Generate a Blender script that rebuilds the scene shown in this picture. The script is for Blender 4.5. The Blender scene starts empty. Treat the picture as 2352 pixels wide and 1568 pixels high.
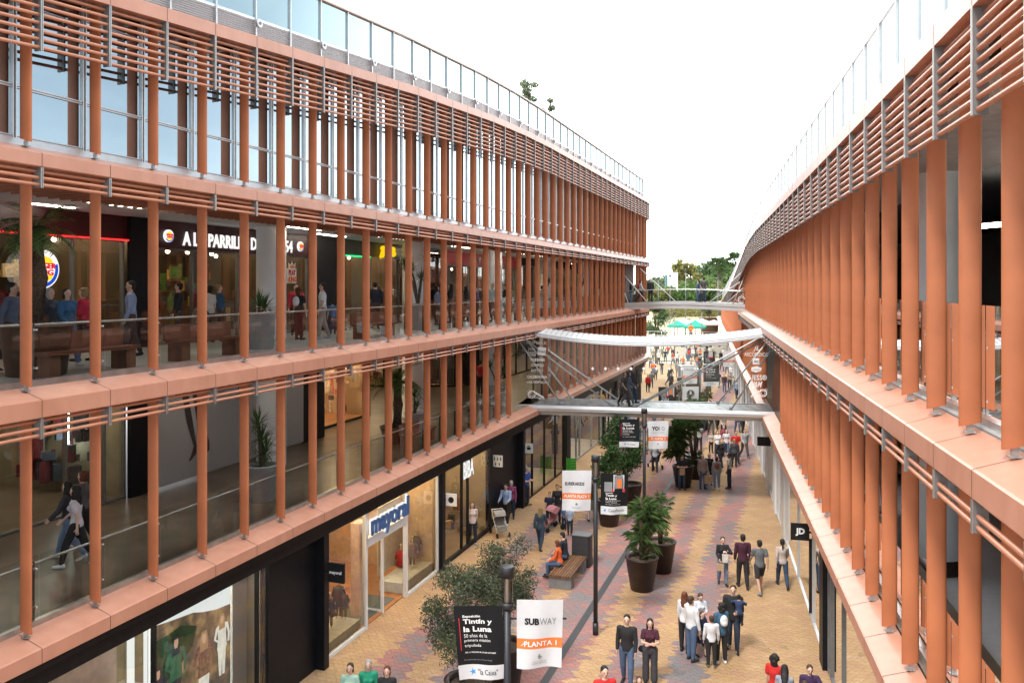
import bpy, bmesh, math, random
from mathutils import Vector, Matrix
import numpy as np
C = bpy.context.scene.collection
SC = bpy.context.scene
R = math.radians
random.seed(7)
EYE = 10.2            # camera height above the street
F = 1880.0            # focal length in units of the 2352-wide measuring grid

# ---------------------------------------------------------------- camera
cam = bpy.data.objects.new('camera', bpy.data.cameras.new('camera')); C.objects.link(cam)
cam.location = (0, 0, EYE); cam.rotation_euler = (R(90), 0, 0)
cam.data.sensor_width = 36; cam.data.lens = 36*F/2352; cam.data.shift_y = -(784-657)/2352
cam.data.clip_start = 0.1; cam.data.clip_end = 3000
SC.camera = cam
# ---------------------------------------------------------------- world
W = bpy.data.worlds.new('World'); SC.world = W; W.use_nodes = True
nt = W.node_tree; nt.nodes.clear()
SUN_EL, SUN_AZ = 52, 215
sky = nt.nodes.new('ShaderNodeTexSky'); sky.sky_type = 'NISHITA'; sky.sun_disc = False
sky.sun_elevation = R(SUN_EL); sky.sun_rotation = R(SUN_AZ)
b1 = nt.nodes.new('ShaderNodeBackground'); b1.inputs[1].default_value = 0.06
nt.links.new(sky.outputs[0], b1.inputs[0])
b2 = nt.nodes.new('ShaderNodeBackground'); b2.inputs[0].default_value = (0.97, 0.99, 1.0, 1); b2.inputs[1].default_value = 1.5
tc = nt.nodes.new('ShaderNodeTexCoord'); mp = nt.nodes.new('ShaderNodeMapping'); mp.inputs['Scale'].default_value = (1, 1, 2.4)
nz = nt.nodes.new('ShaderNodeTexNoise'); nz.inputs['Scale'].default_value = 1.7; nz.inputs['Detail'].default_value = 6
cr = nt.nodes.new('ShaderNodeValToRGB')
cr.color_ramp.elements[0].position = 0.36; cr.color_ramp.elements[0].color = (.45, .45, .45, 1)
cr.color_ramp.elements[1].position = 0.6; cr.color_ramp.elements[1].color = (1, 1, 1, 1)
nt.links.new(tc.outputs['Generated'], mp.inputs[0]); nt.links.new(mp.outputs[0], nz.inputs[0]); nt.links.new(nz.outputs[0], cr.inputs[0])
mx = nt.nodes.new('ShaderNodeMixShader'); wo = nt.nodes.new('ShaderNodeOutputWorld')
# the overcast is thick ahead and overhead, thinner and bluer to the right of the view
def wm(op, p, q=None):
    x = nt.nodes.new('ShaderNodeMath'); x.operation = op
    for i_, v_ in enumerate((p, q)):
        if v_ is None: continue
        if isinstance(v_, (int, float)): x.inputs[i_].default_value = v_
        else: nt.links.new(v_, x.inputs[i_])
    return x.outputs[0]
def wr(v_, lo, hi):
    x = nt.nodes.new('ShaderNodeMapRange'); x.interpolation_type = 'SMOOTHSTEP'; nt.links.new(v_, x.inputs[0]); x.inputs['From Min'].default_value = lo; x.inputs['From Max'].default_value = hi; return x.outputs[0]
dt = nt.nodes.new('ShaderNodeVectorMath'); dt.operation = 'DOT_PRODUCT'; nt.links.new(tc.outputs['Generated'], dt.inputs[0]); dt.inputs[1].default_value = (-.05, .998, 0)
sx = nt.nodes.new('ShaderNodeSeparateXYZ'); nt.links.new(tc.outputs['Generated'], sx.inputs[0])
cover = wm('MAXIMUM', wr(dt.outputs['Value'], .30, .74), wr(sx.outputs[2], .42, .75))
nt.links.new(wm('ADD', wm('ADD', wm('MULTIPLY', cover, .75), .80), wm('MULTIPLY', wr(dt.outputs['Value'], .45, .95), .8)), b2.inputs[1])
cc = nt.nodes.new('ShaderNodeMix'); cc.data_type = 'RGBA'; nt.links.new(cover, cc.inputs[0]); cc.inputs[6].default_value = (.76, .90, 1.0, 1); cc.inputs[7].default_value = (.98, .99, 1.0, 1); nt.links.new(cc.outputs[2], b2.inputs[0])
cr_o = wm('MAXIMUM', cr.outputs[0], cover)
nt.links.new(cr_o, mx.inputs[0]); nt.links.new(b1.outputs[0], mx.inputs[1]); nt.links.new(b2.outputs[0], mx.inputs[2])
nt.links.new(mx.outputs[0], wo.inputs[0])
# ---------------------------------------------------------------- sun (overcast)
sl = bpy.data.lights.new('sun', 'SUN'); sl.energy = 1.5; sl.angle = R(10); sl.color = (1, .96, .9)
so = bpy.data.objects.new('sun', sl); C.objects.link(so)
_sd = Vector((math.sin(R(SUN_AZ))*math.cos(R(SUN_EL)), math.cos(R(SUN_AZ))*math.cos(R(SUN_EL)), math.sin(R(SUN_EL))))
so.rotation_euler = _sd.to_track_quat('Z', 'Y').to_euler(); so.location = (0, 0, 60)
SC.view_settings.view_transform = 'Standard'; SC.view_settings.look = 'None'
SC.view_settings.exposure = 1.1; SC.view_settings.gamma = 1; SC.view_settings.use_curve_mapping = False
SC.cycles.use_denoising = True; SC.cycles.max_bounces = 7; SC.cycles.diffuse_bounces = 3; SC.cycles.glossy_bounces = 3
SC.cycles.transparent_max_bounces = 14; SC.cycles.transmission_bounces = 4; SC.cycles.caustics_reflective = False; SC.cycles.caustics_refractive = False
SC.cycles.sample_clamp_indirect = 4

# ---------------------------------------------------------------- materials
MATS = {}
def nodes_of(name):
    m = bpy.data.materials.new(name); m.use_nodes = True
    t = m.node_tree; t.nodes.clear()
    o = t.nodes.new('ShaderNodeOutputMaterial')
    return m, t, o
def mat(name, col, rough=.6, metal=0., var=.12, scale=6., bump=0., spec=.5, island=0., trans=0., coat=0.):
    if name in MATS: return MATS[name]
    m, t, o = nodes_of(name); N = t.nodes.new; L = t.links.new
    b = N('ShaderNodeBsdfPrincipled'); L(b.outputs[0], o.inputs[0])
    b.inputs['Roughness'].default_value = rough; b.inputs['Metallic'].default_value = metal
    b.inputs['Specular IOR Level'].default_value = spec
    if coat: b.inputs['Coat Weight'].default_value = coat
    tcn = N('ShaderNodeTexCoord'); nn = N('ShaderNodeTexNoise'); nn.inputs['Scale'].default_value = scale; nn.inputs['Detail'].default_value = 5
    L(tcn.outputs['Object'], nn.inputs[0])
    mr = N('ShaderNodeMapRange'); mr.inputs['From Min'].default_value = .3; mr.inputs['From Max'].default_value = .7
    mr.inputs['To Min'].default_value = 1-var; mr.inputs['To Max'].default_value = 1+var
    L(nn.outputs[0], mr.inputs[0]); fac = mr.outputs[0]
    if island:
        g = N('ShaderNodeNewGeometry'); r2 = N('ShaderNodeMapRange'); r2.inputs['To Min'].default_value = 1-island; r2.inputs['To Max'].default_value = 1+island
        L(g.outputs['Random Per Island'], r2.inputs[0]); mm = N('ShaderNodeMath'); mm.operation = 'MULTIPLY'
        L(fac, mm.inputs[0]); L(r2.outputs[0], mm.inputs[1]); fac = mm.outputs[0]
    v = N('ShaderNodeVectorMath'); v.operation = 'SCALE'; v.inputs[0].default_value = col[:3]; L(fac, v.inputs['Scale'])
    L(v.outputs[0], b.inputs['Base Color'])
    if bump:
        bp = N('ShaderNodeBump'); bp.inputs['Strength'].default_value = bump; bp.inputs['Distance'].default_value = .02
        n2 = N('ShaderNodeTexNoise'); n2.inputs['Scale'].default_value = scale*6; n2.inputs['Detail'].default_value = 3; L(tcn.outputs['Object'], n2.inputs[0])
        L(n2.outputs[0], bp.inputs['Height']); L(bp.outputs[0], b.inputs['Normal'])
    if trans:
        tl = N('ShaderNodeBsdfTranslucent'); L(v.outputs[0], tl.inputs[0]); ms = N('ShaderNodeMixShader'); ms.inputs[0].default_value = trans
        L(b.outputs[0], ms.inputs[1]); L(tl.outputs[0], ms.inputs[2]); L(ms.outputs[0], o.inputs[0])
    MATS[name] = m; return m
def glass(name, tint=(.9, .95, .93), refl=.0, rough=.01, ior=1.5, rtint=(1, 1, 1)):
    m, t, o = nodes_of(name); N = t.nodes.new; L = t.links.new
    tr = N('ShaderNodeBsdfTransparent'); tr.inputs[0].default_value = (*tint, 1)
    gl = N('ShaderNodeBsdfGlossy'); gl.inputs['Roughness'].default_value = rough; gl.inputs[0].default_value = (*rtint, 1)
    fr = N('ShaderNodeFresnel'); fr.inputs[0].default_value = ior
    ad = N('ShaderNodeMath'); ad.operation = 'ADD'; ad.use_clamp = True; ad.inputs[1].default_value = refl; L(fr.outputs[0], ad.inputs[0])
    ms = N('ShaderNodeMixShader'); L(ad.outputs[0], ms.inputs[0]); L(tr.outputs[0], ms.inputs[1]); L(gl.outputs[0], ms.inputs[2]); L(ms.outputs[0], o.inputs[0])
    MATS[name] = m; return m
def emit(name, col, s):
    if name in MATS: return MATS[name]
    m, t, o = nodes_of(name); e = t.nodes.new('ShaderNodeEmission'); e.inputs[0].default_value = (*col, 1); e.inputs[1].default_value = s
    t.links.new(e.outputs[0], o.inputs[0]); MATS[name] = m; return m

TERRA = (.47, .165, .078)
M_fin = mat('terracotta_fin', (.48, .158, .066), .55, var=.12, scale=1.5, bump=.08)
def panel_mat():
    # glazed terracotta panels: one joint per bay is modelled; streaks and stains in the shader
    m, t, o = nodes_of('terracotta_panel'); N = t.nodes.new; L = t.links.new
    b = N('ShaderNodeBsdfPrincipled'); L(b.outputs[0], o.inputs[0]); b.inputs['Roughness'].default_value = .36; b.inputs['Specular IOR Level'].default_value = .55
    tcn = N('ShaderNodeTexCoord'); mpn = N('ShaderNodeMapping'); mpn.inputs['Scale'].default_value = (1.6, 1.6, .8); L(tcn.outputs['Object'], mpn.inputs[0])
    n1 = N('ShaderNodeTexNoise'); n1.inputs['Scale'].default_value = 2.2; n1.inputs['Detail'].default_value = 6; L(mpn.outputs[0], n1.inputs[0])
    n2 = N('ShaderNodeTexNoise'); n2.inputs['Scale'].default_value = .5; L(tcn.outputs['Object'], n2.inputs[0])
    r = N('ShaderNodeValToRGB'); e = r.color_ramp.elements
    e[0].position = .34; e[0].color = (.51, .235, .152, 1); e[1].position = .64; e[1].color = (.61, .298, .205, 1)
    mm = N('ShaderNodeMath'); mm.operation = 'ADD'; sc = N('ShaderNodeMath'); sc.operation = 'MULTIPLY'; sc.inputs[1].default_value = .5
    L(n1.outputs[0], mm.inputs[0]); L(n2.outputs[0], mm.inputs[1]); L(mm.outputs[0], sc.inputs[0]); L(sc.outputs[0], r.inputs[0]); L(r.outputs[0], b.inputs['Base Color'])
    MATS['terracotta_panel'] = m; return m
M_panel = panel_mat()
M_tube = mat('terracotta_tube', (.54, .235, .14), .34, var=.06, scale=2)
M_joint = mat('dark_joint', (.12, .06, .045), .9)
M_steel = mat('galvanised_steel', (.42, .42, .41), .45, .7, var=.15, scale=4)
M_brackg = mat('grey_bracket', (.20, .20, .20), .5, .3, var=.1)
M_alu = mat('aluminium_frame', (.62, .63, .64), .35, .6, var=.06)
M_chan = mat('steel_channel', (.55, .55, .54), .3, .85, var=.2, scale=3)
M_rod = mat('polished_rail', (.80, .80, .80), .25, .5, var=.05)
M_post = mat('bronze_post', (.16, .125, .105), .4, .5)
M_white = mat('white_paint', (.78, .79, .80), .5, var=.04, scale=2)
M_col = mat('column_paint', (.84, .86, .89), .55, var=.05, scale=1.5)
M_ceil = mat('ceiling_board', (.68, .69, .71), .8, var=.05)
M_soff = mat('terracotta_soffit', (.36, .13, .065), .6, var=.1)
M_black = mat('black_panel', (.007, .008, .011), .45, var=.2, spec=.22)
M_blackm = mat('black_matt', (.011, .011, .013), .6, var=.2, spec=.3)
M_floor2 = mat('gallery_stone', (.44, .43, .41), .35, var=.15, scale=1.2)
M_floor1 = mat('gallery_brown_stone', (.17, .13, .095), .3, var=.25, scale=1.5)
M_wood = mat('warm_wood', (.36, .16, .06), .45, var=.25, scale=3)
M_rail_g = glass('railing_glass', (.80, .85, .83), .0, ior=1.45)
M_refl_g = glass('reflecting_glass', (.55, .60, .60), .18)
M_bridge_g = glass('bridge_glass', (.93, .95, .94), .0, ior=1.33)
M_shop_g = glass('shop_glass', (.88, .92, .90), .05)
M_par_g = glass('parapet_glass', (.05, .07, .075), .70, rtint=(.50, .62, .64))
M_silver = mat('silver_cladding', (.66, .67, .68), .35, .35, var=.06, scale=1.2)
M_ltube = emit('lamp_tube', (1, .90, .74), 14)
M_lcool = emit('lamp_cool', (.85, 1, .97), 5)
M_warm = emit('lamp_warm', (1, .72, .42), 15)
def win_mat():
    m, t, o = nodes_of('window_glass'); N = t.nodes.new; L = t.links.new
    gl = N('ShaderNodeBsdfGlossy'); gl.inputs['Roughness'].default_value = .015; gl.inputs[0].default_value = (.80, .92, .97, 1)
    df = N('ShaderNodeBsdfDiffuse'); df.inputs[0].default_value = (.02, .03, .035, 1)
    fr = N('ShaderNodeFresnel'); fr.inputs[0].default_value = 1.6; ad = N('ShaderNodeMath'); ad.use_clamp = True; ad.inputs[1].default_value = .52; L(fr.outputs[0], ad.inputs[0])
    tcn = N('ShaderNodeTexCoord'); nn = N('ShaderNodeTexNoise'); nn.inputs['Scale'].default_value = .8; L(tcn.outputs['Object'], nn.inputs[0])
    bp = N('ShaderNodeBump'); bp.inputs['Strength'].default_value = .04; bp.inputs['Distance'].default_value = .05; L(nn.outputs[0], bp.inputs['Height']); L(bp.outputs[0], gl.inputs['Normal'])
    ms = N('ShaderNodeMixShader'); L(ad.outputs[0], ms.inputs[0]); L(df.outputs[0], ms.inputs[1]); L(gl.outputs[0], ms.inputs[2]); L(ms.outputs[0], o.inputs[0])
    return m
M_win = win_mat()

# a scratch scene, so that turning lettering and remeshed figures into meshes stays quick; removed at the end
TMP = bpy.data.scenes.new('scratch')
def evaluated_mesh(ob):
    TMP.collection.objects.link(ob); vl = TMP.view_layers[0]; vl.update(); dg = vl.depsgraph
    me = bpy.data.meshes.new_from_object(ob.evaluated_get(dg)); bpy.data.objects.remove(ob); return me
# ---------------------------------------------------------------- mesh helpers
ORG = {}
def org(o):
    return ORG.get(o.name, Vector((0, 0, 0))) if o else Vector((0, 0, 0))
class MB:
    def __init__(s): s.v = []; s.f = []; s.m = []; s.sm = []
    def add(s, vs, fs, mi=0, smooth=False):
        k = len(s.v); s.v += [tuple(p) for p in vs]; s.f += [tuple(k+i for i in f) for f in fs]; s.m += [mi]*len(fs); s.sm += [smooth]*len(fs)
        return s
    def quad(s, a, b, c, d, mi=0): return s.add([a, b, c, d], [(0, 1, 2, 3)], mi)
    def box(s, c, size, rot=0., mi=0, ax=None):
        hx, hy, hz = size[0]/2, size[1]/2, size[2]/2
        if ax is None: ax = ((math.cos(rot), math.sin(rot), 0), (-math.sin(rot), math.cos(rot), 0), (0, 0, 1))
        X, Y, Z = [Vector(a) for a in ax]; c = Vector(c)
        vs = [c+X*(i*hx)+Y*(j*hy)+Z*(k*hz) for k in (-1, 1) for j in (-1, 1) for i in (-1, 1)]
        return s.add(vs, [(0, 2, 3, 1), (4, 5, 7, 6), (0, 1, 5, 4), (2, 6, 7, 3), (0, 4, 6, 2), (1, 3, 7, 5)], mi)
    def bar(s, a, b, w, h=None, mi=0, up=(0, 0, 1)):
        a = Vector(a); b = Vector(b); d = b-a; l = d.length
        if l < 1e-6: return s
        d /= l; u = Vector(up); r = d.cross(u)
        if r.length < 1e-3: r = d.cross(Vector((1, 0, 0)))
        r.normalize(); u = r.cross(d)
        return s.box((a+b)/2, (l, w, h or w), mi=mi, ax=(d, -r, u))
    def tube(s, pts, rad, n=8, mi=0, cap=True, smooth=True):
        pts = [Vector(p) for p in pts]; rr = rad if isinstance(rad, (list, tuple)) else [rad]*len(pts)
        vs = []; fs = []
        for i, p in enumerate(pts):
            d = (pts[min(i+1, len(pts)-1)]-pts[max(i-1, 0)])
            if d.length < 1e-9: d = Vector((0, 0, 1))
            d.normalize(); a = d.cross(Vector((0, 0, 1)))
            if a.length < 1e-3: a = Vector((1, 0, 0))
            a.normalize(); b = a.cross(d)
            for j in range(n):
                t = 2*math.pi*j/n; vs.append(p+(a*math.cos(t)+b*math.sin(t))*rr[i])
        for i in range(len(pts)-1):
            for j in range(n): fs.append((i*n+j, (i+1)*n+j, (i+1)*n+(j+1) % n, i*n+(j+1) % n))
        s.add(vs, fs, mi, smooth)
        if cap:
            k = len(s.v)-len(vs)
            s.f.append(tuple(k+j for j in range(n))); s.m.append(mi); s.sm.append(False)
            s.f.append(tuple(k+len(vs)-1-j for j in range(n))); s.m.append(mi); s.sm.append(False)
        return s
    def lathe(s, prof, c=(0, 0, 0), n=24, mi=0, smooth=True, cap=False):
        vs = []; fs = []
        for r, z in prof:
            for j in range(n):
                t = 2*math.pi*j/n; vs.append((c[0]+r*math.cos(t), c[1]+r*math.sin(t), c[2]+z))
        for i in range(len(prof)-1):
            for j in range(n): fs.append((i*n+j, i*n+(j+1) % n, (i+1)*n+(j+1) % n, (i+1)*n+j))
        s.add(vs, fs, mi, smooth)
        if cap:
            k = len(s.v)-len(vs)
            s.f.append(tuple(k+n-1-j for j in range(n))); s.m.append(mi); s.sm.append(False)
            s.f.append(tuple(k+(len(prof)-1)*n+j for j in range(n))); s.m.append(mi); s.sm.append(False)
        return s
    def prism(s, poly, z0, z1, mi=0):
        n = len(poly); vs = [(x, y, z0) for x, y in poly]+[(x, y, z1) for x, y in poly]
        fs = [tuple(range(n-1, -1, -1)), tuple(range(n, 2*n))]+[(i, (i+1) % n, n+(i+1) % n, n+i) for i in range(n)]
        return s.add(vs, fs, mi)
    def ball(s, c, r, mi=0, nu=12, nv=8):
        rx, ry, rz = r if isinstance(r, (tuple, list)) else (r, r, r)
        vs = [(c[0], c[1], c[2]-rz)]
        for i in range(1, nv):
            ph = -math.pi/2+math.pi*i/nv
            for j in range(nu):
                t = 2*math.pi*j/nu; vs.append((c[0]+rx*math.cos(ph)*math.cos(t), c[1]+ry*math.cos(ph)*math.sin(t), c[2]+rz*math.sin(ph)))
        vs.append((c[0], c[1], c[2]+rz)); fs = []
        for j in range(nu): fs.append((0, 1+(j+1) % nu, 1+j))
        for i in range(nv-2):
            for j in range(nu): a = 1+i*nu; fs.append((a+j, a+(j+1) % nu, a+nu+(j+1) % nu, a+nu+j))
        t = len(vs)-1; a = 1+(nv-2)*nu
        for j in range(nu): fs.append((a+j, a+(j+1) % nu, t))
        return s.add(vs, fs, mi, True)
    def mesh(s, name, mats, o=(0, 0, 0)):
        me = bpy.data.meshes.new(name); o = Vector(o)
        vv = s.v if o.length == 0 else [(p[0]-o.x, p[1]-o.y, p[2]-o.z) for p in s.v]
        me.from_pydata(vv, [], s.f)
        for m_ in (mats if isinstance(mats, (list, tuple)) else [mats]): me.materials.append(m_)
        me.polygons.foreach_set('material_index', s.m); me.polygons.foreach_set('use_smooth', s.sm); me.update()
        return me
    def build(s, name, mats, parent=None):
        r = parent
        while r is not None and r.parent is not None: r = r.parent
        oo = org(r)
        me = s.mesh(name, mats, oo); ob = bpy.data.objects.new(name, me); C.objects.link(ob)
        if parent is not None: ob.parent = parent
        return ob
def tag(o, label=None, cat=None, group=None, kind=None):
    if label: o['label'] = label
    if cat: o['category'] = cat
    if group: o['group'] = group
    if kind: o['kind'] = kind
    return o
def thing(name, label, cat, loc=(0, 0, 0), group=None):
    o = bpy.data.objects.new(name, None); C.objects.link(o); o.location = loc; o.empty_display_size = .2
    ORG[o.name] = Vector(loc); return tag(o, label, cat, group)
def moved(o, loc, rz=0., sc=1.):
    o.location = loc; o.rotation_euler = (0, 0, rz); o.scale = (sc,)*3; return o
def copy_tree(o, parent=None):
    c = o.copy(); C.objects.link(c); c.parent = parent
    for k in ('label',):
        if k in c and parent is None: del c[k]
    for ch in [x for x in CH.get(o.name, o.children)]: copy_tree(ch, c)
    return c
CH = {}
def basis(o, right, up=(0, 0, 1)):
    r = Vector(right).normalized(); u = Vector(up).normalized(); n = r.cross(u).normalized(); u = n.cross(r)
    m = Matrix.Identity(4)
    for i in range(3): m[i][0] = r[i]; m[i][1] = u[i]; m[i][2] = n[i]; m[i][3] = o[i]
    return m
TXT = []
def text_mb(mb, s, o, right, width=None, height=None, up=(0, 0, 1), mi=0, ext=.012, bold=.0, align='CENTER', shear=0., space=1.):
    """add lettering to a mesh builder; o is the centre of the line; fitted to width and/or height"""
    cu = bpy.data.curves.new('t', 'FONT'); cu.body = s; cu.size = 1; cu.extrude = 0; cu.offset = bold; cu.resolution_u = 2; cu.shear = shear; cu.space_character = space
    cu.align_x = 'CENTER'; cu.align_y = 'CENTER'
    me = evaluated_mesh(bpy.data.objects.new('t', cu))
    vs = [v.co.copy() for v in me.vertices]; fs = [tuple(p.vertices) for p in me.polygons]; es = {}
    for p in me.polygons:
        vv = list(p.vertices)
        for i in range(len(vv)):
            e = (vv[i], vv[(i+1) % len(vv)]); es[e] = 1
    edge = [e for e in es if (e[1], e[0]) not in es]
    bpy.data.curves.remove(cu); bpy.data.meshes.remove(me)
    if not vs: return mb
    x0 = min(v.x for v in vs); x1 = max(v.x for v in vs); y0 = min(v.y for v in vs); y1 = max(v.y for v in vs)
    cx, cy = (x0+x1)/2, (y0+y1)/2
    sx = width/(x1-x0) if width else None; sy = height/(y1-y0) if height else None
    sx = sx or sy; sy = sy or sx
    M = basis(o, right, up); n = len(vs)
    if fs:
        p = fs[0]; a, b, c = vs[p[0]], vs[p[1]], vs[p[2]]
    vs2 = [M @ Vector(((v.x-cx)*sx, (v.y-cy)*sy, ext)) for v in vs]+[M @ Vector(((v.x-cx)*sx, (v.y-cy)*sy, 0)) for v in vs]
    ff = [f for f in fs]+[(e[1], e[0], n+e[0], n+e[1]) for e in edge]
    mb.add(vs2, ff, mi); return mb

# ---------------------------------------------------------------- the two facade lines
BAY = 1.389
class Line:
    def __init__(s, p0, d, inn, s1=1e9, rad=6.): s.p0 = Vector(p0); s.d = Vector(d).normalized(); s.n = Vector(inn).normalized(); s.s1 = s1; s.r = rad
    def pos(s, a, u=0.):
        if a <= s.s1: return s.p0+s.d*a+s.n*u
        ph = (a-s.s1)/s.r; c = s.p0+s.d*s.s1+s.n*s.r      # rounded end, turning inwards
        return c-s.n*((s.r-u)*math.cos(ph))+s.d*((s.r-u)*math.sin(ph))
    def dirn(s, a):
        if a <= s.s1: return s.d.copy()
        ph = (a-s.s1)/s.r; return s.d*math.cos(ph)+s.n*math.sin(ph)
    def inn(s, a):
        if a <= s.s1: return s.n.copy()
        ph = (a-s.s1)/s.r; return s.n*math.cos(ph)-s.d*math.sin(ph)
    def at(s, a, u, z): p = s.pos(a, u); return Vector((p.x, p.y, z))
    def col(s, x, u):     # arc position seen at measuring-grid column x for a line inset u
        r = (x-1176)/F; q = s.p0+s.n*u
        return (q.x-r*q.y)/(r*s.d.y-s.d.x)
LL = Line((-7.55, 13.15), (.3272, .945), (-.945, .3272), 41.3*BAY, 6.)
LR = Line((4.265, 6.8), (.2264, .974), (.974, -.2264))
def interp(t, tab):
    if t <= tab[0][0]: return tab[0][1]+(t-tab[0][0])*(tab[1][1]-tab[0][1])/(tab[1][0]-tab[0][0])
    for (a, x), (b, y) in zip(tab, tab[1:]):
        if t <= b: return x+(y-x)*(t-a)/(b-a)
    return tab[-1][1]
def ZCL(s): return EYE+interp(s/BAY, [(0, 4.83), (5, 5.49), (10, 6.12), (15, 6.58), (18, 6.75), (21, 6.83), (60, 6.84)])
def ZCR(s): return EYE+interp(s/BAY, [(0, 2.78), (25, 2.78), (29, 2.68), (33, 2.42), (38, 1.8), (47, .75), (57, -.4), (85, -2.5), (110, -3.1)])
def ZCRx(s):
    return ZCR(s) if s > 0 else EYE+2.78
def sweep(mb, L, ss, prof, mi=0, closed=False, ends=True, smooth=False):
    pr = [prof(s) for s in ss]; n = len(pr[0]); vs = []
    for s, p in zip(ss, pr):
        for u, z in p: vs.append(L.at(s, u, z))
    fs = []; k = n if closed else n-1
    for i in range(len(ss)-1):
        for j in range(k): fs.append((i*n+j, (i+1)*n+j, (i+1)*n+(j+1) % n, i*n+(j+1) % n))
    if closed and ends: fs += [tuple(range(n)), tuple(len(vs)-1-j for j in range(n))]
    mb.add(vs, fs, mi, smooth); return mb
def frange(a, b, n): return [a+(b-a)*i/n for i in range(n+1)]
def GP(x, y, z=0.):
    d = (EYE-z)*F/(y-657); return Vector(((x-1176)*d/F, d, z))
# ================================================================ ground and setting
def paving():
    m, t, o = nodes_of('street_pavers'); N = t.nodes.new; L = t.links.new
    b = N('ShaderNodeBsdfPrincipled'); L(b.outputs[0], o.inputs[0]); b.inputs['Roughness'].default_value = .85
    def M(op, a, c=None, clamp=False):
        x = N('ShaderNodeMath'); x.operation = op; x.use_clamp = clamp
        for i, q in enumerate((a, c)):
            if q is None: continue
            if isinstance(q, (int, float)): x.inputs[i].default_value = q
            else: L(q, x.inputs[i])
        return x.outputs[0]
    tcn = N('ShaderNodeTexCoord'); sp = N('ShaderNodeSeparateXYZ'); L(tcn.outputs['Object'], sp.inputs[0])
    X, Y = sp.outputs[0], sp.outputs[1]
    v = M('ADD', M('ADD', M('MULTIPLY', X, .945), M('MULTIPLY', Y, -.3272)), 4.34*.945+24.4*.3272)
    w = M('ADD', M('MULTIPLY', X, .3272), M('MULTIPLY', Y, .945))
    nn = N('ShaderNodeTexNoise'); nn.inputs['Scale'].default_value = .9; nn.inputs['Detail'].default_value = 2; L(tcn.outputs['Object'], nn.inputs[0])
    wob = M('MULTIPLY', M('SUBTRACT', nn.outputs[0], .5), .9)
    cell = M('FLOOR', M('MULTIPLY', w, 1/.21)); wn = N('ShaderNodeTexWhiteNoise'); wn.noise_dimensions = '2D'
    cv = N('ShaderNodeCombineXYZ'); L(cell, cv.inputs[0]); L(M('FLOOR', M('MULTIPLY', v, .8)), cv.inputs[1]); L(cv.outputs[0], wn.inputs[0])
    jag = M('MULTIPLY', M('SUBTRACT', wn.outputs[0], .5), .20)
    tri = M('MULTIPLY', M('PINGPONG', M('ADD', w, M('MULTIPLY', wob, .6)), .26), 1.05)
    sn = M('MULTIPLY', M('SINE', M('MULTIPLY', w, 2*math.pi/.21)), .045)
    vv = M('ADD', M('ADD', v, jag), M('ADD', M('ADD', tri, sn), M('MULTIPLY', wob, .5)))
    r = N('ShaderNodeValToRGB'); r.color_ramp.interpolation = 'CONSTANT'; L(M('MULTIPLY', vv, 1/16), r.inputs[0])
    stops = [(0, 0), (1.55, 1), (2.55, 0), (3.35, 1), (4.3, 0), (5.0, 1), (6.75, 0), (7.45, 1), (8.3, 0), (9.0, 1), (9.9, 0), (16, 0)]
    el = r.color_ramp.elements
    while len(el) < len(stops): el.new(.5)
    for e, (p, c) in zip(el, stops): e.position = min(p/16, 1); e.color = (c, c, c, 1)
    # single interlocking stones: a warped voronoi grid for per stone tint and joints
    wc = N('ShaderNodeCombineXYZ'); L(M('ADD', v, sn), wc.inputs[0]); L(M('ADD', w, M('MULTIPLY', M('SINE', M('MULTIPLY', v, 2*math.pi/.2)), .035)), wc.inputs[1])
    br = N('ShaderNodeTexBrick'); L(wc.outputs[0], br.inputs[0]); br.inputs['Scale'].default_value = 1; br.inputs['Brick Width'].default_value = .30; br.inputs['Row Height'].default_value = .19
    br.inputs['Mortar Size'].default_value = .008; br.inputs['Mortar Smooth'].default_value = .3
    br.inputs['Color1'].default_value = (0, 0, 0, 1); br.inputs['Color2'].default_value = (1, 1, 1, 1); br.inputs['Mortar'].default_value = (.5, .5, .5, 1); br.inputs['Bias'].default_value = 0
    n3 = N('ShaderNodeTexNoise'); n3.inputs['Scale'].default_value = 1.6; n3.inputs['Detail'].default_value = 4; L(tcn.outputs['Object'], n3.inputs[0])
    n4 = N('ShaderNodeTexNoise'); n4.inputs['Scale'].default_value = .35; n4.inputs['Detail'].default_value = 3; L(tcn.outputs['Object'], n4.inputs[0])
    s1 = M('ADD', M('MULTIPLY', br.outputs[0], .38), M('MULTIPLY', n3.outputs[0], 1.0)); s1 = M('SUBTRACT', s1, .22)
    ry = N('ShaderNodeValToRGB'); L(s1, ry.inputs[0]); e = ry.color_ramp.elements
    e[0].position = .22; e[0].color = (.37, .215, .13, 1); e[1].position = .8; e[1].color = (.44, .28, .165, 1); q = e.new(.5); q.color = (.385, .245, .115, 1)
    rp = N('ShaderNodeValToRGB'); L(M('ADD', s1, M('MULTIPLY', M('SUBTRACT', n4.outputs[0], .5), 1.2)), rp.inputs[0]); e = rp.color_ramp.elements
    e[0].position = .25; e[0].color = (.185, .17, .17, 1); e[1].position = .72; e[1].color = (.33, .15, .125, 1); q = e.new(.48); q.color = (.25, .145, .14, 1)
    mxc = N('ShaderNodeMix'); mxc.data_type = 'RGBA'; L(r.outputs[0], mxc.inputs[0]); L(ry.outputs[0], mxc.inputs[6]); L(rp.outputs[0], mxc.inputs[7])
    st = N('ShaderNodeMapRange'); L(n4.outputs[0], st.inputs[0]); st.inputs['From Min'].default_value = .3; st.inputs['From Max'].default_value = .7; st.inputs['To Min'].default_value = .98; st.inputs['To Max'].default_value = 1.24
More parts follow.
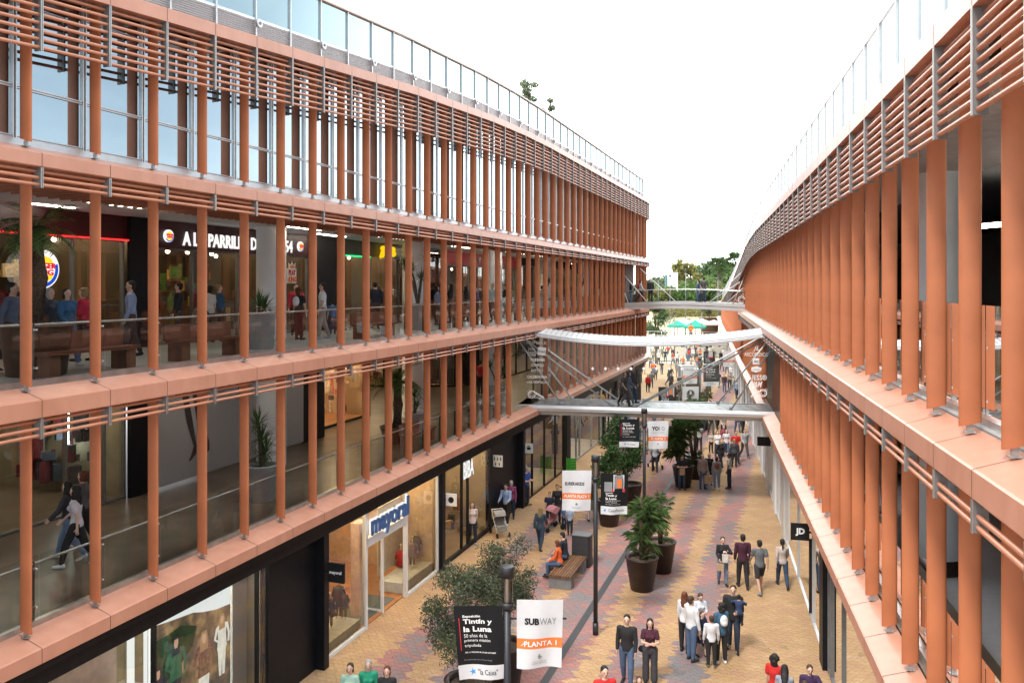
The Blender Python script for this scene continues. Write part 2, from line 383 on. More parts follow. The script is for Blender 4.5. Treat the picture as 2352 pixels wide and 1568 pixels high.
    vo = N('ShaderNodeTexVoronoi'); vo.inputs['Scale'].default_value = 1.7; L(tcn.outputs['Object'], vo.inputs[0]); gum = M('MULTIPLY', M('LESS_THAN', vo.outputs[0], .055), .45)
    n5 = N('ShaderNodeTexNoise'); n5.inputs['Scale'].default_value = .8; n5.inputs['Detail'].default_value = 7; L(tcn.outputs['Object'], n5.inputs[0]); sp_ = M('MULTIPLY', M('GREATER_THAN', n5.outputs[0], .64), .16)
    dk = M('SUBTRACT', M('SUBTRACT', 1, M('MULTIPLY', br.outputs[1], .55)), M('ADD', gum, sp_))
    sc = N('ShaderNodeVectorMath'); sc.operation = 'SCALE'; L(mxc.outputs[2], sc.inputs[0]); L(M('MULTIPLY', st.outputs[0], dk), sc.inputs['Scale'])
    L(sc.outputs[0], b.inputs['Base Color'])
    bp = N('ShaderNodeBump'); bp.inputs['Strength'].default_value = .25; bp.inputs['Distance'].default_value = .01; L(M('SUBTRACT', 1, br.outputs[1]), bp.inputs['Height']); L(bp.outputs[0], b.inputs['Normal'])
    return m
M_pave = paving()
M_conc = mat('pale_concrete', (.50, .47, .42), .8, var=.12, scale=.4)
M_sand = mat('sandy_ground', (.55, .47, .30), .9, var=.15, scale=.15)
g = MB(); g.quad((-900, -60, -.06), (900, -60, -.06), (900, 1500, -.06), (-900, 1500, -.06)); tag(g.build('ground', M_conc), kind='structure')
def strip(name, pts, z, m):
    g = MB(); g.add([(x, y, z) for x, y in pts], [tuple(range(len(pts)))]); return tag(g.build(name, m), kind='structure')
strip('paved_street', [(-22, -12), (14, -12), (34, 108), (8, 108)], -.001, M_pave)
# dark drainage channel let into the pavers, parallel to the left building
dr = MB()
d0 = GP(1367, 1381.7); dL = Vector((.3272, .945, 0))
a = d0-dL*22; bb = d0+dL*52; nn_ = Vector((.945, -.3272, 0))
dr.quad(*[Vector((p.x, p.y, .004)) for p in (a-nn_*.11, a+nn_*.11, bb+nn_*.11, bb-nn_*.11)])
k = -22
while k < 52:
    for j in range(1): pass
    k += 50
tag(dr.build('drain_channel', mat('dark_grate', (.045, .047, .05), .6, var=.3, scale=30)), kind='structure')
# park ground and slopes beyond the end of the street
g = MB(); n = 24; vs = []; fs = []
for j in range(n+1):
    for i in range(n+1):
        x = -60+i*6.; y = 112+j*7.; h = .02+2.1*max(0, min(1, (y-118)/60))**1.2+.5*math.sin(x*.07)*math.sin(y*.05)*max(0, min(1, (y-125)/30)); vs.append((x, y, h))
for j in range(n):
    for i in range(n): a = j*(n+1)+i; fs.append((a, a+1, a+n+2, a+n+1))
g.add(vs, fs, 0, True); tag(g.build('park_slope', M_sand), kind='structure')

# ================================================================ buildings
SHELF = [(0, -1.82), (.5, -1.67)]
def fin_mesh(name, z0, z1, c=.25, t=.078, slope=.3, uc=.345, rot=0.):
    """vertical blade of oval section; local x = inward, y = along the facade; bottom cut parallel to the sloping shelf"""
    mb = MB(); n = 20; lo = []; hi = []
    for j in range(n):
        a = 2*math.pi*j/n; x = c/2*math.cos(a); y = t/2*math.sin(a)
        x, y = x*math.cos(rot)-y*math.sin(rot), x*math.sin(rot)+y*math.cos(rot)
        lo.append((uc+x, y, z0+slope*(uc+x))); hi.append((uc+x, y, z1))
    vs = lo+hi; fs = [(j, (j+1) % n, n+(j+1) % n, n+j) for j in range(n)]
    mb.add(vs, fs, 0, True); mb.add(lo, [tuple(range(n-1, -1, -1))]); mb.add(hi, [tuple(range(n))])
    mb.box((uc, 0, z0+slope*uc-.055), (.07, .03, .10), mi=1); mb.box((uc, 0, z0+slope*uc-.095), (.12, .09, .014), mi=1)
    return mb.mesh(name, [M_fin, M_steel])
def place(me, L, s, parent, name, u=0., z=0.):
    o = bpy.data.objects.new(name, me); C.objects.link(o); o.parent = parent
    i = L.inn(s); p = L.pos(s, u); o.location = (p.x, p.y, z); o.rotation_euler = (0, 0, math.atan2(i.y, i.x)); return o
def ss_of(L, s0, s1):
    out = []; k = math.ceil(s0/BAY-1e-6)
    if k*BAY > s0+.01: out.append(s0)
    while k*BAY < s1-.01:
        out.append(k*BAY)
        if k*BAY > L.s1-BAY: out.append((k+.5)*BAY)
        k += 1
    out.append(s1); return out
def fascia(L, s0, s1, ztop, h, parent, name='fascia_panels', slope=.3, depth=.52):
    ss = ss_of(L, s0, s1); mb = MB()
    sweep(mb, L, ss, lambda s: [(depth, ztop-h-.0), (.02, ztop-h), (0, ztop-h+.015), (0, ztop-.012), (.03, ztop+.004), (depth, ztop+slope*depth), (depth, ztop-h)], closed=False)
    for s in ss:   # dark joints between the panels, one per bay, proud by 2 mm
        if abs(s/BAY-round(s/BAY)) < 1e-3:
            sweep(mb, L, [s-.006, s+.006], lambda q: [(-.002, ztop-h+.01), (-.002, ztop-.01), (.028, ztop+.007), (depth-.02, ztop+slope*(depth-.02)+.003)], mi=1)
    o = mb.build(name, [M_panel, M_joint], parent); return o
def louvre(L, s0, s1, zt, parent, h, n, name='louvre_tubes', rad=.030, u=.06, brk=True, recess=True):
    mb = MB(); ss = ss_of(L, s0, s1)
    for i in range(n):
        f = (i+.55)/n; uu = u+(.07 if (i == 0 and recess) else 0)
        pts = [L.at(s, uu, zt(s)-h(s)*f) for s in ss]
        mb.tube(pts, rad, 8)
    o = mb.build(name, M_tube, parent)
    if brk:
        k = math.ceil(s0/BAY)
        while k*BAY <= s1:
            s = k*BAY; b = MB(); z1 = zt(s)-.005; z0 = zt(s)-h(s)-.005; d = L.dirn(s)
            for q in (-.016, .016): b.box(L.at(s, .0, (z0+z1)/2)+Vector((d.x, d.y, 0))*q, (.010, .018, z1-z0), ax=(Vector((*L.inn(s), 0)), Vector((d.x, d.y, 0)), Vector((0, 0, 1))))
            b.box(L.at(s, .075, (z0+z1)/2), (.15, .03, z1-z0-.01), ax=(Vector((*L.inn(s), 0)), Vector((d.x, d.y, 0)), Vector((0, 0, 1))), mi=1)
            b.build('bracket', [M_steel, M_brackg], parent); k += 1
    return o
def railing(L, s0, s1, zf, parent, u=.56, hg=1.16):
    """steel channel, one glass panel and one post per bay, round handrail on the inner side"""
    ss = ss_of(L, s0, s1); mb = MB()
    sweep(mb, L, ss, lambda s: [(u-.05, zf-.06), (u-.05, zf+.09), (u+.05, zf+.09), (u+.05, zf-.06)], closed=True)
    mb.build('steel_channel', M_chan, parent)
    mb = MB(); mb.tube([L.at(s, u+.09, zf+1.0) for s in ss], .024, 8); mb.build('handrail', M_rod, parent)
    k = math.floor(s0/BAY)
    while (k+1)*BAY <= s1+.01:
        a = (k+.32)*BAY; b = (k+1.30)*BAY; m_ = MB()
        if a > s0-.4:
            pa, pb = L.pos(a, u), L.pos(b, u)
            m_.add([(pa.x, pa.y, zf+.05), (pb.x, pb.y, zf+.05), (pb.x, pb.y, zf+hg), (pa.x, pa.y, zf+hg)], [(0, 1, 2, 3)]); m_.build('glass_panel', M_rail_g if L is LL else M_refl_g, parent)
            d = L.dirn(a); i = L.inn(a); p = MB(); ax = (Vector((i.x, i.y, 0)), Vector((d.x, d.y, 0)), Vector((0, 0, 1)))
            p.box(L.at(a-.06, u+.10, zf+.52), (.10, .016, 1.04), ax=ax); p.box(L.at(a-.06, u+.03, zf+.28), (.07, .03, .03), ax=ax, mi=1); p.box(L.at(a-.06, u+.03, zf+.92), (.07, .03, .03), ax=ax, mi=1)
            p.build('railing_post', [M_post, M_rod], parent)
        k += 1
Z3, Z2, Z1 = EYE+2.14, EYE-1.82, EYE-5.81      # top edge of the three sloping fascias, left building
FL2, FL1 = EYE-1.65, EYE-5.65                   # gallery floors
SL0, SL1 = -16., (41.3*BAY+6*math.pi*.75)
LB = thing('shopping_building', 'long terracotta shopping building along the left side of the street, three storeys tall', 'building')
# --- roof: cornice, louvred strip and glass parapet
cor = MB(); ss = ss_of(LL, SL0, SL1)
sweep(cor, LL, ss, lambda s: [(.5, ZCL(s)), (0, ZCL(s)), (0, ZCL(s)+.255), (.03, ZCL(s)+.27), (.62, ZCL(s)+.30)])
for s in ss:
    if abs(s/BAY-round(s/BAY)) < 1e-3: sweep(cor, LL, [s-.006, s+.006], lambda q: [(-.002, ZCL(q)+.01), (-.002, ZCL(q)+.255)], mi=1)
cornice = cor.build('cornice', [M_panel, M_joint], LB)
rf = MB(); sweep(rf, LL, ss, lambda s: [(.62, ZCL(s)+.30), (26 if s < LL.s1 else 5.9, ZCL(s)+.32)]); rf.build('roof', mat('roof_gravel', (.45, .44, .42), .9), LB)
louvre(LL, SL0, SL1, ZCL, cornice, lambda s: interp(s/BAY, [(-4, 1.0), (0, 1.05), (2, 1.12), (15, 1.25), (60, 1.32)]), 8)
par = MB(); pu = .52
sweep(par, LL, ss, lambda s: [(pu-.03, ZCL(s)+.29), (pu-.03, ZCL(s)+.36), (pu+.03, ZCL(s)+.36)]); sweep(par, LL, ss, lambda s: [(pu-.03, ZCL(s)+.80), (pu-.03, ZCL(s)+.85), (pu+.03, ZCL(s)+.85)])
for k in range(9): sweep(par, LL, ss, lambda s: [(pu-.01, ZCL(s)+.37+k*.048), (pu-.035, ZCL(s)+.39+k*.048), (pu-.01, ZCL(s)+.40+k*.048)])
sweep(par, LL, ss, lambda s: [(pu+.03, ZCL(s)+.3), (pu+.03, ZCL(s)+.82)])
parapet = par.build('parapet_louvre', M_alu, LB)
cp = MB(); sweep(cp, LL, ss, lambda s: [(pu-.08, ZCL(s)+1.93), (pu-.08, ZCL(s)+1.985), (pu+.1, ZCL(s)+1.985), (pu+.1, ZCL(s)+1.93)], closed=True); cp.build('coping', mat('pale_coping', (.74, .62, .56), .5), parapet)
k = -11
while (k+1)*BAY < SL1:
    a = (k+.45)*BAY; b = a+BAY; g = MB(); pa, pb = LL.pos(a, pu), LL.pos(b, pu)
    g.add([(pa.x, pa.y, ZCL(a)+.85), (pb.x, pb.y, ZCL(b)+.85), (pb.x, pb.y, ZCL(b)+1.93), (pa.x, pa.y, ZCL(a)+1.93)], [(0, 1, 2, 3)]); g.build('parapet_pane', M_par_g, parapet)
    i = LL.inn(a); d = LL.dirn(a); ax = (Vector((i.x, i.y, 0)), Vector((d.x, d.y, 0)), Vector((0, 0, 1))); g = MB()
    g.box(LL.at(a, pu-.01, ZCL(a)+1.11), (.07, .045, 1.62), ax=ax); g.build('parapet_mullion', M_alu, parapet)
    if k % 2 == 0:
        g = MB(); c = LL.at(a+.07, pu-.06, ZCL(a)+.74); o_ = Vector((-i.x, -i.y, 0)); g.tube([c, c+o_*.04], .10, 20); g.tube([c+o_*.04, c+o_*.055], .035, 12, mi=1); g.build('round_lamp', [M_alu, M_brackg], parapet)
    k += 1
# --- three storeys
fins = {}
for nm, zt, h, ztop in (('upper', Z3, .23, None), ('middle', Z2, .30, Z3-.23), ('lower', Z1, .26, Z2-.30)):
    fa = fascia(LL, SL0, SL1, zt, h, LB)
    fins[nm] = fa
    if nm != 'lower':
        louvre(LL, SL0, SL1, lambda s: zt-h, fa, lambda s: .33, 3, name='louvre_tubes')
    if ztop:
        me = fin_mesh('fin', zt+.12, ztop-.02)
        k = -9
        while k*BAY < SL1-.3:
            if not ((nm == 'lower' and k in (18, 19, 20)) or (nm == 'middle' and k in (36, 37, 38))): place(me, LL, k*BAY, fa, 'fin')
            k += 1
    else:
        k = -9
        while k*BAY < SL1-.3:
            zz = ZCL(k*BAY)-.02; place(fin_mesh('fin', zt+.12, zz), LL, k*BAY, fa, 'fin'); k += 1
railing(LL, SL0, 35.5*BAY, FL2, fins['middle']); railing(LL, 39*BAY, SL1, FL2, fins['middle']); railing(LL, SL0, 17.6*BAY, FL1, fins['lower']); railing(LL, 20.6*BAY, SL1, FL1, fins['lower'])
# slabs, ceilings, soffits
def slab(L, s0, s1, z0, z1, u0, u1, parent, name, m):
    mb = MB(); ss = [s for s in ss_of(L, s0, s1)]
    sweep(mb, L, ss, lambda s: [(u0, z0), (u0, z1), (min(u1, L.r-.1) if s > L.s1 else u1, z1), (min(u1, L.r-.1) if s > L.s1 else u1, z0)], closed=True)
    return mb.build(name, m, parent)
slab(LL, SL0, SL1, Z3-.22, Z3+.14, .53, 26, LB, 'floor_slab', M_ceil)
slab(LL, SL0, SL1, Z2-.29, FL2, .53, 26, LB, 'floor_slab', M_floor2)
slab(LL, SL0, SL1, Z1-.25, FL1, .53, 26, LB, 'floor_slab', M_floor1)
for zt, h in ((Z3, .23), (Z2, .30)):
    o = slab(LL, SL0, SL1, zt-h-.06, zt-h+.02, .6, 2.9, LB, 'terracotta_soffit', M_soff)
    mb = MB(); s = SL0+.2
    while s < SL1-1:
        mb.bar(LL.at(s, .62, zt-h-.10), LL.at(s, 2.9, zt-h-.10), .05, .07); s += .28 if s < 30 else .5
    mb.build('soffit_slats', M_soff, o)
    o = slab(LL, SL0, SL1, zt-h-.045, zt-h-.005, 2.9, 26, LB, 'ceiling', M_ceil)
# --- upper storey glazing
gl = MB(); wu = .60
sweep(gl, LL, ss, lambda s: [(wu-.05, Z3+.16), (wu-.05, Z3+.27), (wu, Z3+.27)])
glaze = gl.build('window_sill_rail', M_alu, LB)
k = -9
while (k+1)*BAY < SL1-.4:
    a = k*BAY-.02; b = a+BAY-.0; i = LL.inn(a); d = LL.dirn(a); ax = (Vector((i.x, i.y, 0)), Vector((d.x, d.y, 0)), Vector((0, 0, 1)))
    f = MB(); zt_ = ZCL(a)+.1; zb = Z3+.27
    for q in (-.03, .03): f.box(LL.at(a+q, wu-.02, (zt_+zb)/2), (.04, .022, zt_-zb), ax=ax)
    f.box(LL.at(a, wu-.004, (zt_+zb)/2), (.02, .05, zt_-zb), ax=ax, mi=1)
    for zz, hh in ((Z3+1.12, .06), (zb+.03, .05), (zt_-.3, .05)):
        f.bar(LL.at(a+.05, wu-.015, zz), LL.at(b-.05, wu-.015, zz), .03, hh); f.bar(LL.at(a+.05, wu-.033, zz), LL.at(b-.05, wu-.033, zz), .006, .012, mi=1)
    fo = f.build('window_frame', [M_alu, M_brackg], glaze)
    g = MB(); pa, pb = LL.pos(a, wu), LL.pos(b, wu)
    g.add([(pa.x, pa.y, zb), (pb.x, pb.y, zb), (pb.x, pb.y, zt_), (pa.x, pa.y, zt_)], [(0, 1, 2, 3)]); g.build('window_pane', M_win, glaze); k += 1
w_ = MB(); sweep(w_, LL, ss, lambda s: [(wu+.08, Z3+.1), (wu+.08, ZCL(s)+.1)]); w_.build('inner_blind', M_blackm, LB)
w_ = MB(); sweep(w_, LL, ss_of(LL, 54.3, SL1), lambda s: [(1.3, FL1), (1.3, ZCL(s))]); sweep(w_, LL, [52, 54.3, 54.31], lambda s: [(4.7 if s < 54.305 else 1.3, FL1), (4.7 if s < 54.305 else 1.3, ZCL(s))]); w_.build('core_wall', mat('core_wall', (.16, .12, .10), .8), LB)
# --- round columns of both galleries
for s in (1.95, 12.05, 22.2, 32.3, 42.4, 52.3):
    for zb, zt_ in ((FL2, Z3-.26), (FL1, Z2-.33), (0, Z1-.25)):
        if zb == 0: continue
        c = MB(); p = LL.pos(s, 4.25); c.lathe([(.46, 0), (.46, zt_-zb)], (p.x, p.y, zb), 28); c.build('column', M_col, LB)

# ================================================================ right building
RB = thing('shopping_building', 'terracotta shopping building on the right, its roof edge sweeping down in the distance', 'building')
RE = 40.3*BAY; SR0 = -6.; SR1 = 110*BAY
ss = ss_of(LR, SR0, SR1)
cor = MB()
sweep(cor, LR, ss, lambda s: [(.5, ZCRx(s)), (0, ZCRx(s)), (0, ZCRx(s)+.255), (.03, ZCRx(s)+.27), (.62, ZCRx(s)+.30)])
for s in ss:
    if abs(s/BAY-round(s/BAY)) < 1e-3: sweep(cor, LR, [s-.006, s+.006], lambda q: [(-.002, ZCRx(q)+.01), (-.002, ZCRx(q)+.255)], mi=1)
cor.v = [tuple(p) for p in cor.v]; corR = cor.build('cornice', [M_panel, M_joint], RB)
rf = MB(); sweep(rf, LR, ss, lambda s: [(.62, ZCRx(s)+.30), (30, ZCRx(s)+.32)]); rf.build('roof', MATS['roof_gravel'], RB)
louvre(LR, SR0, 70*BAY, ZCRx, corR, lambda s: 1.08, 9)
pm = MB(); pu = .60
sweep(pm, LR, ss, lambda s: [(pu-.03, ZCRx(s)+.29), (pu-.03, ZCRx(s)+.36), (pu+.03, ZCRx(s)+.36)])
sweep(pm, LR, ss, lambda s: [(pu-.03, ZCRx(s)+2.08), (pu-.03, ZCRx(s)+2.11), (pu+.03, ZCRx(s)+2.11), (pu+.03, ZCRx(s)+2.08)], closed=True)
parR = pm.build('parapet_rail', M_alu, RB)
k = -4
while (k+1)*BAY < 96*BAY:
    a = (k+.3)*BAY; b = a+BAY; g = MB(); pa, pb = LR.pos(a, pu), LR.pos(b, pu)
    g.add([(pb.x, pb.y, ZCRx(b)+.36), (pa.x, pa.y, ZCRx(a)+.36), (pa.x, pa.y, ZCRx(a)+2.05), (pb.x, pb.y, ZCRx(b)+2.05)], [(0, 1, 2, 3)]); g.build('parapet_pane', M_rail_g, parR)
    g = MB(); i = LR.inn(a); d = LR.dirn(a); g.box(LR.at(a, pu, ZCRx(a)+1.2), (.07, .04, 1.75), ax=(Vector((i.x, i.y, 0)), Vector((d.x, d.y, 0)), Vector((0, 0, 1)))); g.build('parapet_mullion', M_alu, parR)
    k += 1
faR2 = fascia(LR, SR0, RE, Z2, .30, RB); faR1 = fascia(LR, SR0, SR1, Z1, .26, RB)
louvre(LR, SR0, RE, lambda s: Z2-.30, faR2, lambda s: .33, 3)
mf2 = fin_mesh('fin', Z2+.12, EYE+2.76, c=.235, t=.095, uc=.387, rot=-R(12)); mf1 = fin_mesh('fin', Z1+.12, Z2-.32, c=.235, t=.095, uc=.387, rot=-R(12))
k = -3
while k*BAY < RE-.2:
    s = k*BAY
    if k < 26: place(mf2, LR, s, faR2, 'fin')
    else: place(fin_mesh('fin', Z2+.12, ZCR(s)-.02, c=.235, t=.095, uc=.387, rot=-R(12)), LR, s, faR2, 'fin')
    if k not in range(19, 25): place(mf1, LR, s, faR1, 'fin')
    k += 1
while k <= 88:
    s = k*BAY; place(fin_mesh('tall_fin', Z1+.12, ZCR(s)-.02, c=.235, t=.095, uc=.387), LR, s, faR1 if k < 40 else corR, 'tall_fin'); k += 1
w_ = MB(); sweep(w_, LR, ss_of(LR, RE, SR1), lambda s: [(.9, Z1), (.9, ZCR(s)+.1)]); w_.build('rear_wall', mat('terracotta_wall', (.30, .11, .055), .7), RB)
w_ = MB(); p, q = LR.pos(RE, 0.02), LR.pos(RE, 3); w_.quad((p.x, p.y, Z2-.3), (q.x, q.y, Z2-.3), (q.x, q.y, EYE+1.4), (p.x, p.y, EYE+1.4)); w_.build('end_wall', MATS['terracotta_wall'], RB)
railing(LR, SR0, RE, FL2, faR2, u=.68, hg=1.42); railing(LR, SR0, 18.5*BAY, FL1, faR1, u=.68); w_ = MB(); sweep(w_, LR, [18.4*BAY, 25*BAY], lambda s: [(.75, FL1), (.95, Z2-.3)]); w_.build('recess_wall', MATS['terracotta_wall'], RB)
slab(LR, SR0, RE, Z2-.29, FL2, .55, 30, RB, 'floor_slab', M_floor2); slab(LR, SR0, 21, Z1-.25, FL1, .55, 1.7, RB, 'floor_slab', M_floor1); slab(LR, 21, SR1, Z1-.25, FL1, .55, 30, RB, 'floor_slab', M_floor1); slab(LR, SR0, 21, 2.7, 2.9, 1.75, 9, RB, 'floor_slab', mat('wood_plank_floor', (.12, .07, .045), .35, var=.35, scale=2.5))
slab(LR, SR0, RE, EYE+2.55, EYE+2.7, .75, 3.4, RB, 'ceiling', mat('grey_soffit', (.36, .33, .33), .8)); slab(LR, SR0, RE, EYE+2.62, EYE+2.8, 3.4, 30, RB, 'ceiling', M_blackm)
slab(LR, SR0, RE, Z2-.345, Z2-.295, .7, 30, RB, 'ceiling', mat('beige_ceiling', (.42, .37, .29), .8))
w_ = MB(); sweep(w_, LR, [SR0, RE], lambda s: [(11, FL2), (11, EYE+2.7)]); w_.build('rear_wall', M_blackm, RB)
w_ = MB(); sweep(w_, LR, [SR0, RE], lambda s: [(8, 2.8), (8, Z2-.3)]); w_.build('rear_wall', mat('brown_wall', (.10, .06, .04), .5), RB)
for s, zb, zt_, m_ in ((12.7, FL2, EYE+2.6, M_col), (12.7, 4.1, Z2-.34, M_col), (23, FL2, EYE+2.6, M_col), (23, FL1, Z2-.34, M_col), (33, FL2, EYE+2.6, M_col), (43, FL2, EYE+2.6, M_col)):
    c = MB(); p = LR.pos(s, 2.6); c.lathe([(.47, 0), (.47, zt_-zb)], (p.x, p.y, zb), 28)
    if zb == 4.1: c.lathe([(.47, -1.2), (.478, -1.2), (.478, 0), (.47, 0)], (p.x, p.y, zb), 28, mi=1)
    c.build('column', [m_, mat('brushed_steel', (.16, .13, .125), .3, .8)], RB)
# ================================================================ galleries and shopfronts
def AX(L, s): i = L.inn(s); d = L.dirn(s); return (Vector((i.x, i.y, 0)), Vector((d.x, d.y, 0)), Vector((0, 0, 1)))
def lbox(mb, L, s0, s1, u0, u1, z0, z1, mi=0):
    sm = (s0+s1)/2; return mb.box(L.at(sm, (u0+u1)/2, (z0+z1)/2), (abs(u1-u0), abs(s1-s0), abs(z1-z0)), mi=mi, ax=AX(L, sm))
def wall(L, s0, s1, u, z0, z1, m, parent, name='wall_panel', th=.12):
    mb = MB(); lbox(mb, L, s0, s1, u, u+th, z0, z1); return mb.build(name, m, parent)
def front(L, cuts, u, z0, z1, parent, fm, pane=M_shop_g, fw=.06, base=.0, transom=None, name='shopfront'):
    mb = MB()
    for s in cuts: lbox(mb, L, s-fw/2, s+fw/2, u-.05, u+.06, z0, z1)
    lbox(mb, L, cuts[0], cuts[-1], u-.045, u+.055, z1-fw, z1); lbox(mb, L, cuts[0], cuts[-1], u-.045, u+.055, z0, z0+fw+base)
    if transom: lbox(mb, L, cuts[0], cuts[-1], u-.04, u+.05, transom, transom+fw)
    o = mb.build(name, fm, parent)
    for a, b in zip(cuts, cuts[1:]):
        g = MB(); p, q = L.pos(a, u), L.pos(b, u); g.add([(p.x, p.y, z0+.05), (q.x, q.y, z0+.05), (q.x, q.y, z1-.04), (p.x, p.y, z1-.04)], [(0, 1, 2, 3)]); g.build('shop_pane', pane, o)
    return o
def room(L, s0, s1, u0, u1, z0, z1, wm, fm, parent, lamp=None, nl=4, cm=None, side=True):
    mb = MB(); ax = None
    lbox(mb, L, s0, s1, u1, u1+.1, z0, z1, 0); lbox(mb, L, s0, s1, u0+.08, u1, z0+.005, z0+.03, 1); lbox(mb, L, s0, s1, u0+.08, u1, z1-.03, z1-.005, 2)
    if side: lbox(mb, L, s0, s0+.08, u0+.06, u1, z0+.03, z1-.03, 0); lbox(mb, L, s1-.08, s1, u0+.06, u1, z0+.03, z1-.03, 0)
    o = mb.build('shop_interior', [wm, fm, cm or M_ceil], parent)
    if lamp:
        for k in range(nl):
            g = MB(); s = s0+(s1-s0)*(k+.5)/nl; lbox(g, L, s-.35, s+.35, u0+1.1, u0+1.5, z1-.07, z1-.04); lbox(g, L, s-.25, s+.25, u0+3.1, u0+3.4, z1-.07, z1-.04); lbox(g, L, s-.3, s+.3, u0+.30, u0+.42, z1-.07, z1-.04); g.build('ceiling_light', lamp, o)  # strip nearest the glass is added to brighten the window displays
    return o
def goods(L, s0, s1, u0, u1, z0, n, cols, name, label, seed=1, hmax=2.2):
    rr = random.Random(seed); mb = MB()
    for k in range(n):
        s = rr.uniform(s0+.2, s1-.2); u = rr.uniform(u0, u1); w = rr.uniform(.10, .34); h = rr.uniform(.18, .62); zb = rr.choice([0.35, .95, 1.5, 1.9])
        if zb+h > hmax+.6: h = .3
        mb.box(L.at(s, u, z0+zb+h/2), (w*.5, w, h), rot=rr.uniform(0, 3), mi=rr.randrange(len(cols)))
    for k in range(max(2, int((s1-s0)/1.3))):      # shelving the goods stand on
        s = s0+.5+k*1.3
        for zz in (.3, .9, 1.45, 1.85): lbox(mb, L, s-.5, s+.5, u1-.1, u1+.3, z0+zz, z0+zz+.035, len(cols))
    o = mb.build(name, [mat('goods_%02d%02d%02d' % tuple(int(q*99) for q in c), c, .7, scale=12, var=.3) for c in cols]+[M_wood]); return tag(o, label, 'shop goods', kind='stuff')
CL = lambda x, u=5.5: LL.col(x, u)
M_warm2 = emit('lamp_warm_dim', (1, .74, .45), 7)
M_cream = mat('cream_wall', (.34, .29, .20), .7, var=.35, scale=.8)
M_dkin = mat('dark_interior', (.05, .04, .035), .7, var=.4)
M_gref = mat('grey_board', (.42, .43, .45), .6, var=.05, scale=.6)
M_maroon = mat('maroon_board', (.045, .004, .006), .4)
M_red = mat('red_board', (.45, .012, .02), .4)
M_yellow = mat('sign_yellow', (.85, .62, .02), .5); M_letw = mat('white_letter', (.86, .86, .86), .5, var=.02)
M_blue = mat('sign_blue', (.02, .06, .30), .5); M_rede = mat('letter_red', (.5, .02, .015), .5); M_orange = mat('sign_orange', (.80, .20, .045), .55, var=.04)
M_ltr = emit('lit_letter', (1, .98, .94), .5); M_neon = emit('red_neon', (1, .03, .03), .9); M_green = emit('green_neon', (.02, .9, .25), .7); M_yel_e = emit('lit_yellow', (1, .62, .01), .50)
M_bwood = mat('brown_bench_board', (.13, .045, .025), .45, var=.2)
zc2 = Z3-.23-.05; zc1 = Z2-.30-.05
# upper gallery, left
b0 = CL(-40); e1 = CL(287); e2 = CL(336); e3 = CL(706); e4 = CL(783); e5 = CL(915); e6 = CL(1020); e7 = CL(1185); e8 = CL(1300); e9 = CL(1420)
front(LL, [b0, CL(60), CL(165), CL(215), e1-.1], 5.5, FL2, zc2-.62, LB, M_brackg)
room(LL, b0, e1, 5.5, 11, FL2, zc2, mat('kitchen_wall', (.10, .07, .04), .6, var=.25, scale=.7), M_floor1, LB, M_warm2, 3)
wall(LL, b0, e1, 5.42, zc2-.62, zc2, M_maroon, LB, 'sign_band'); nb = MB(); lbox(nb, LL, b0, e1, 5.36, 5.41, zc2-.66, zc2-.62); nb.build('neon_strip', M_neon, LB)
wall(LL, e1, e2, 5.3, FL2, zc2, M_black, LB)
front(LL, [e2, CL(440), CL(545), CL(600), e3-.05], 5.5, FL2, zc2-.78, LB, M_brackg)
room(LL, e2, e3, 5.5, 11, FL2, zc2, MATS['kitchen_wall'], M_floor1, LB, M_warm2, 4)
wall(LL, e2, e3, 5.40, zc2-.78, zc2-.02, M_maroon, LB, 'sign_band')
wall(LL, e3, e4, 5.3, FL2, zc2, M_black, LB)
front(LL, [e4, CL(850), e5], 5.5, FL2, zc2-.6, LB, M_brackg); room(LL, e4, e5, 5.5, 10, FL2, zc2, mat('ochre_wall', (.14, .10, .05), .6, var=.2, scale=.7), M_floor1, LB, M_warm2, 3)
wall(LL, e4, e5, 5.42, zc2-.6, zc2, mat('dark_sign_board', (.05, .05, .045), .5), LB, 'sign_band'); nb = MB(); lbox(nb, LL, e4, CL(845), 5.35, 5.40, zc2-.68, zc2-.62); nb.build('neon_strip', M_green, LB)
front(LL, [e5, CL(960), e6], 5.5, FL2, zc2, LB, M_brackg); room(LL, e5, e6, 5.5, 9, FL2, zc2, M_dkin, M_floor2, LB, None)
front(LL, [e6, CL(1075), CL(1130), e7], 5.5, FL2, zc2-.75, LB, M_brackg); room(LL, e6, e7, 5.5, 10, FL2, zc2, M_dkin, M_floor2, LB, M_warm, 3)
wall(LL, e6, e7, 5.40, zc2-.75, zc2-.05, M_red, LB, 'sign_band')
for k in range(9):
    s = e7+1+k*3.2
    if s+3 > 56: break
    front(LL, [s, s+1.5, s+2.9], 5.5, FL2, zc2-.5, LB, M_brackg); wall(LL, s, s+2.9, 5.42, zc2-.5, zc2, (M_blackm, M_red, M_maroon)[k % 3], LB, 'sign_band')
room(LL, e7, 56, 5.5, 10, FL2, zc2, M_dkin, M_floor2, LB, M_warm, 6)
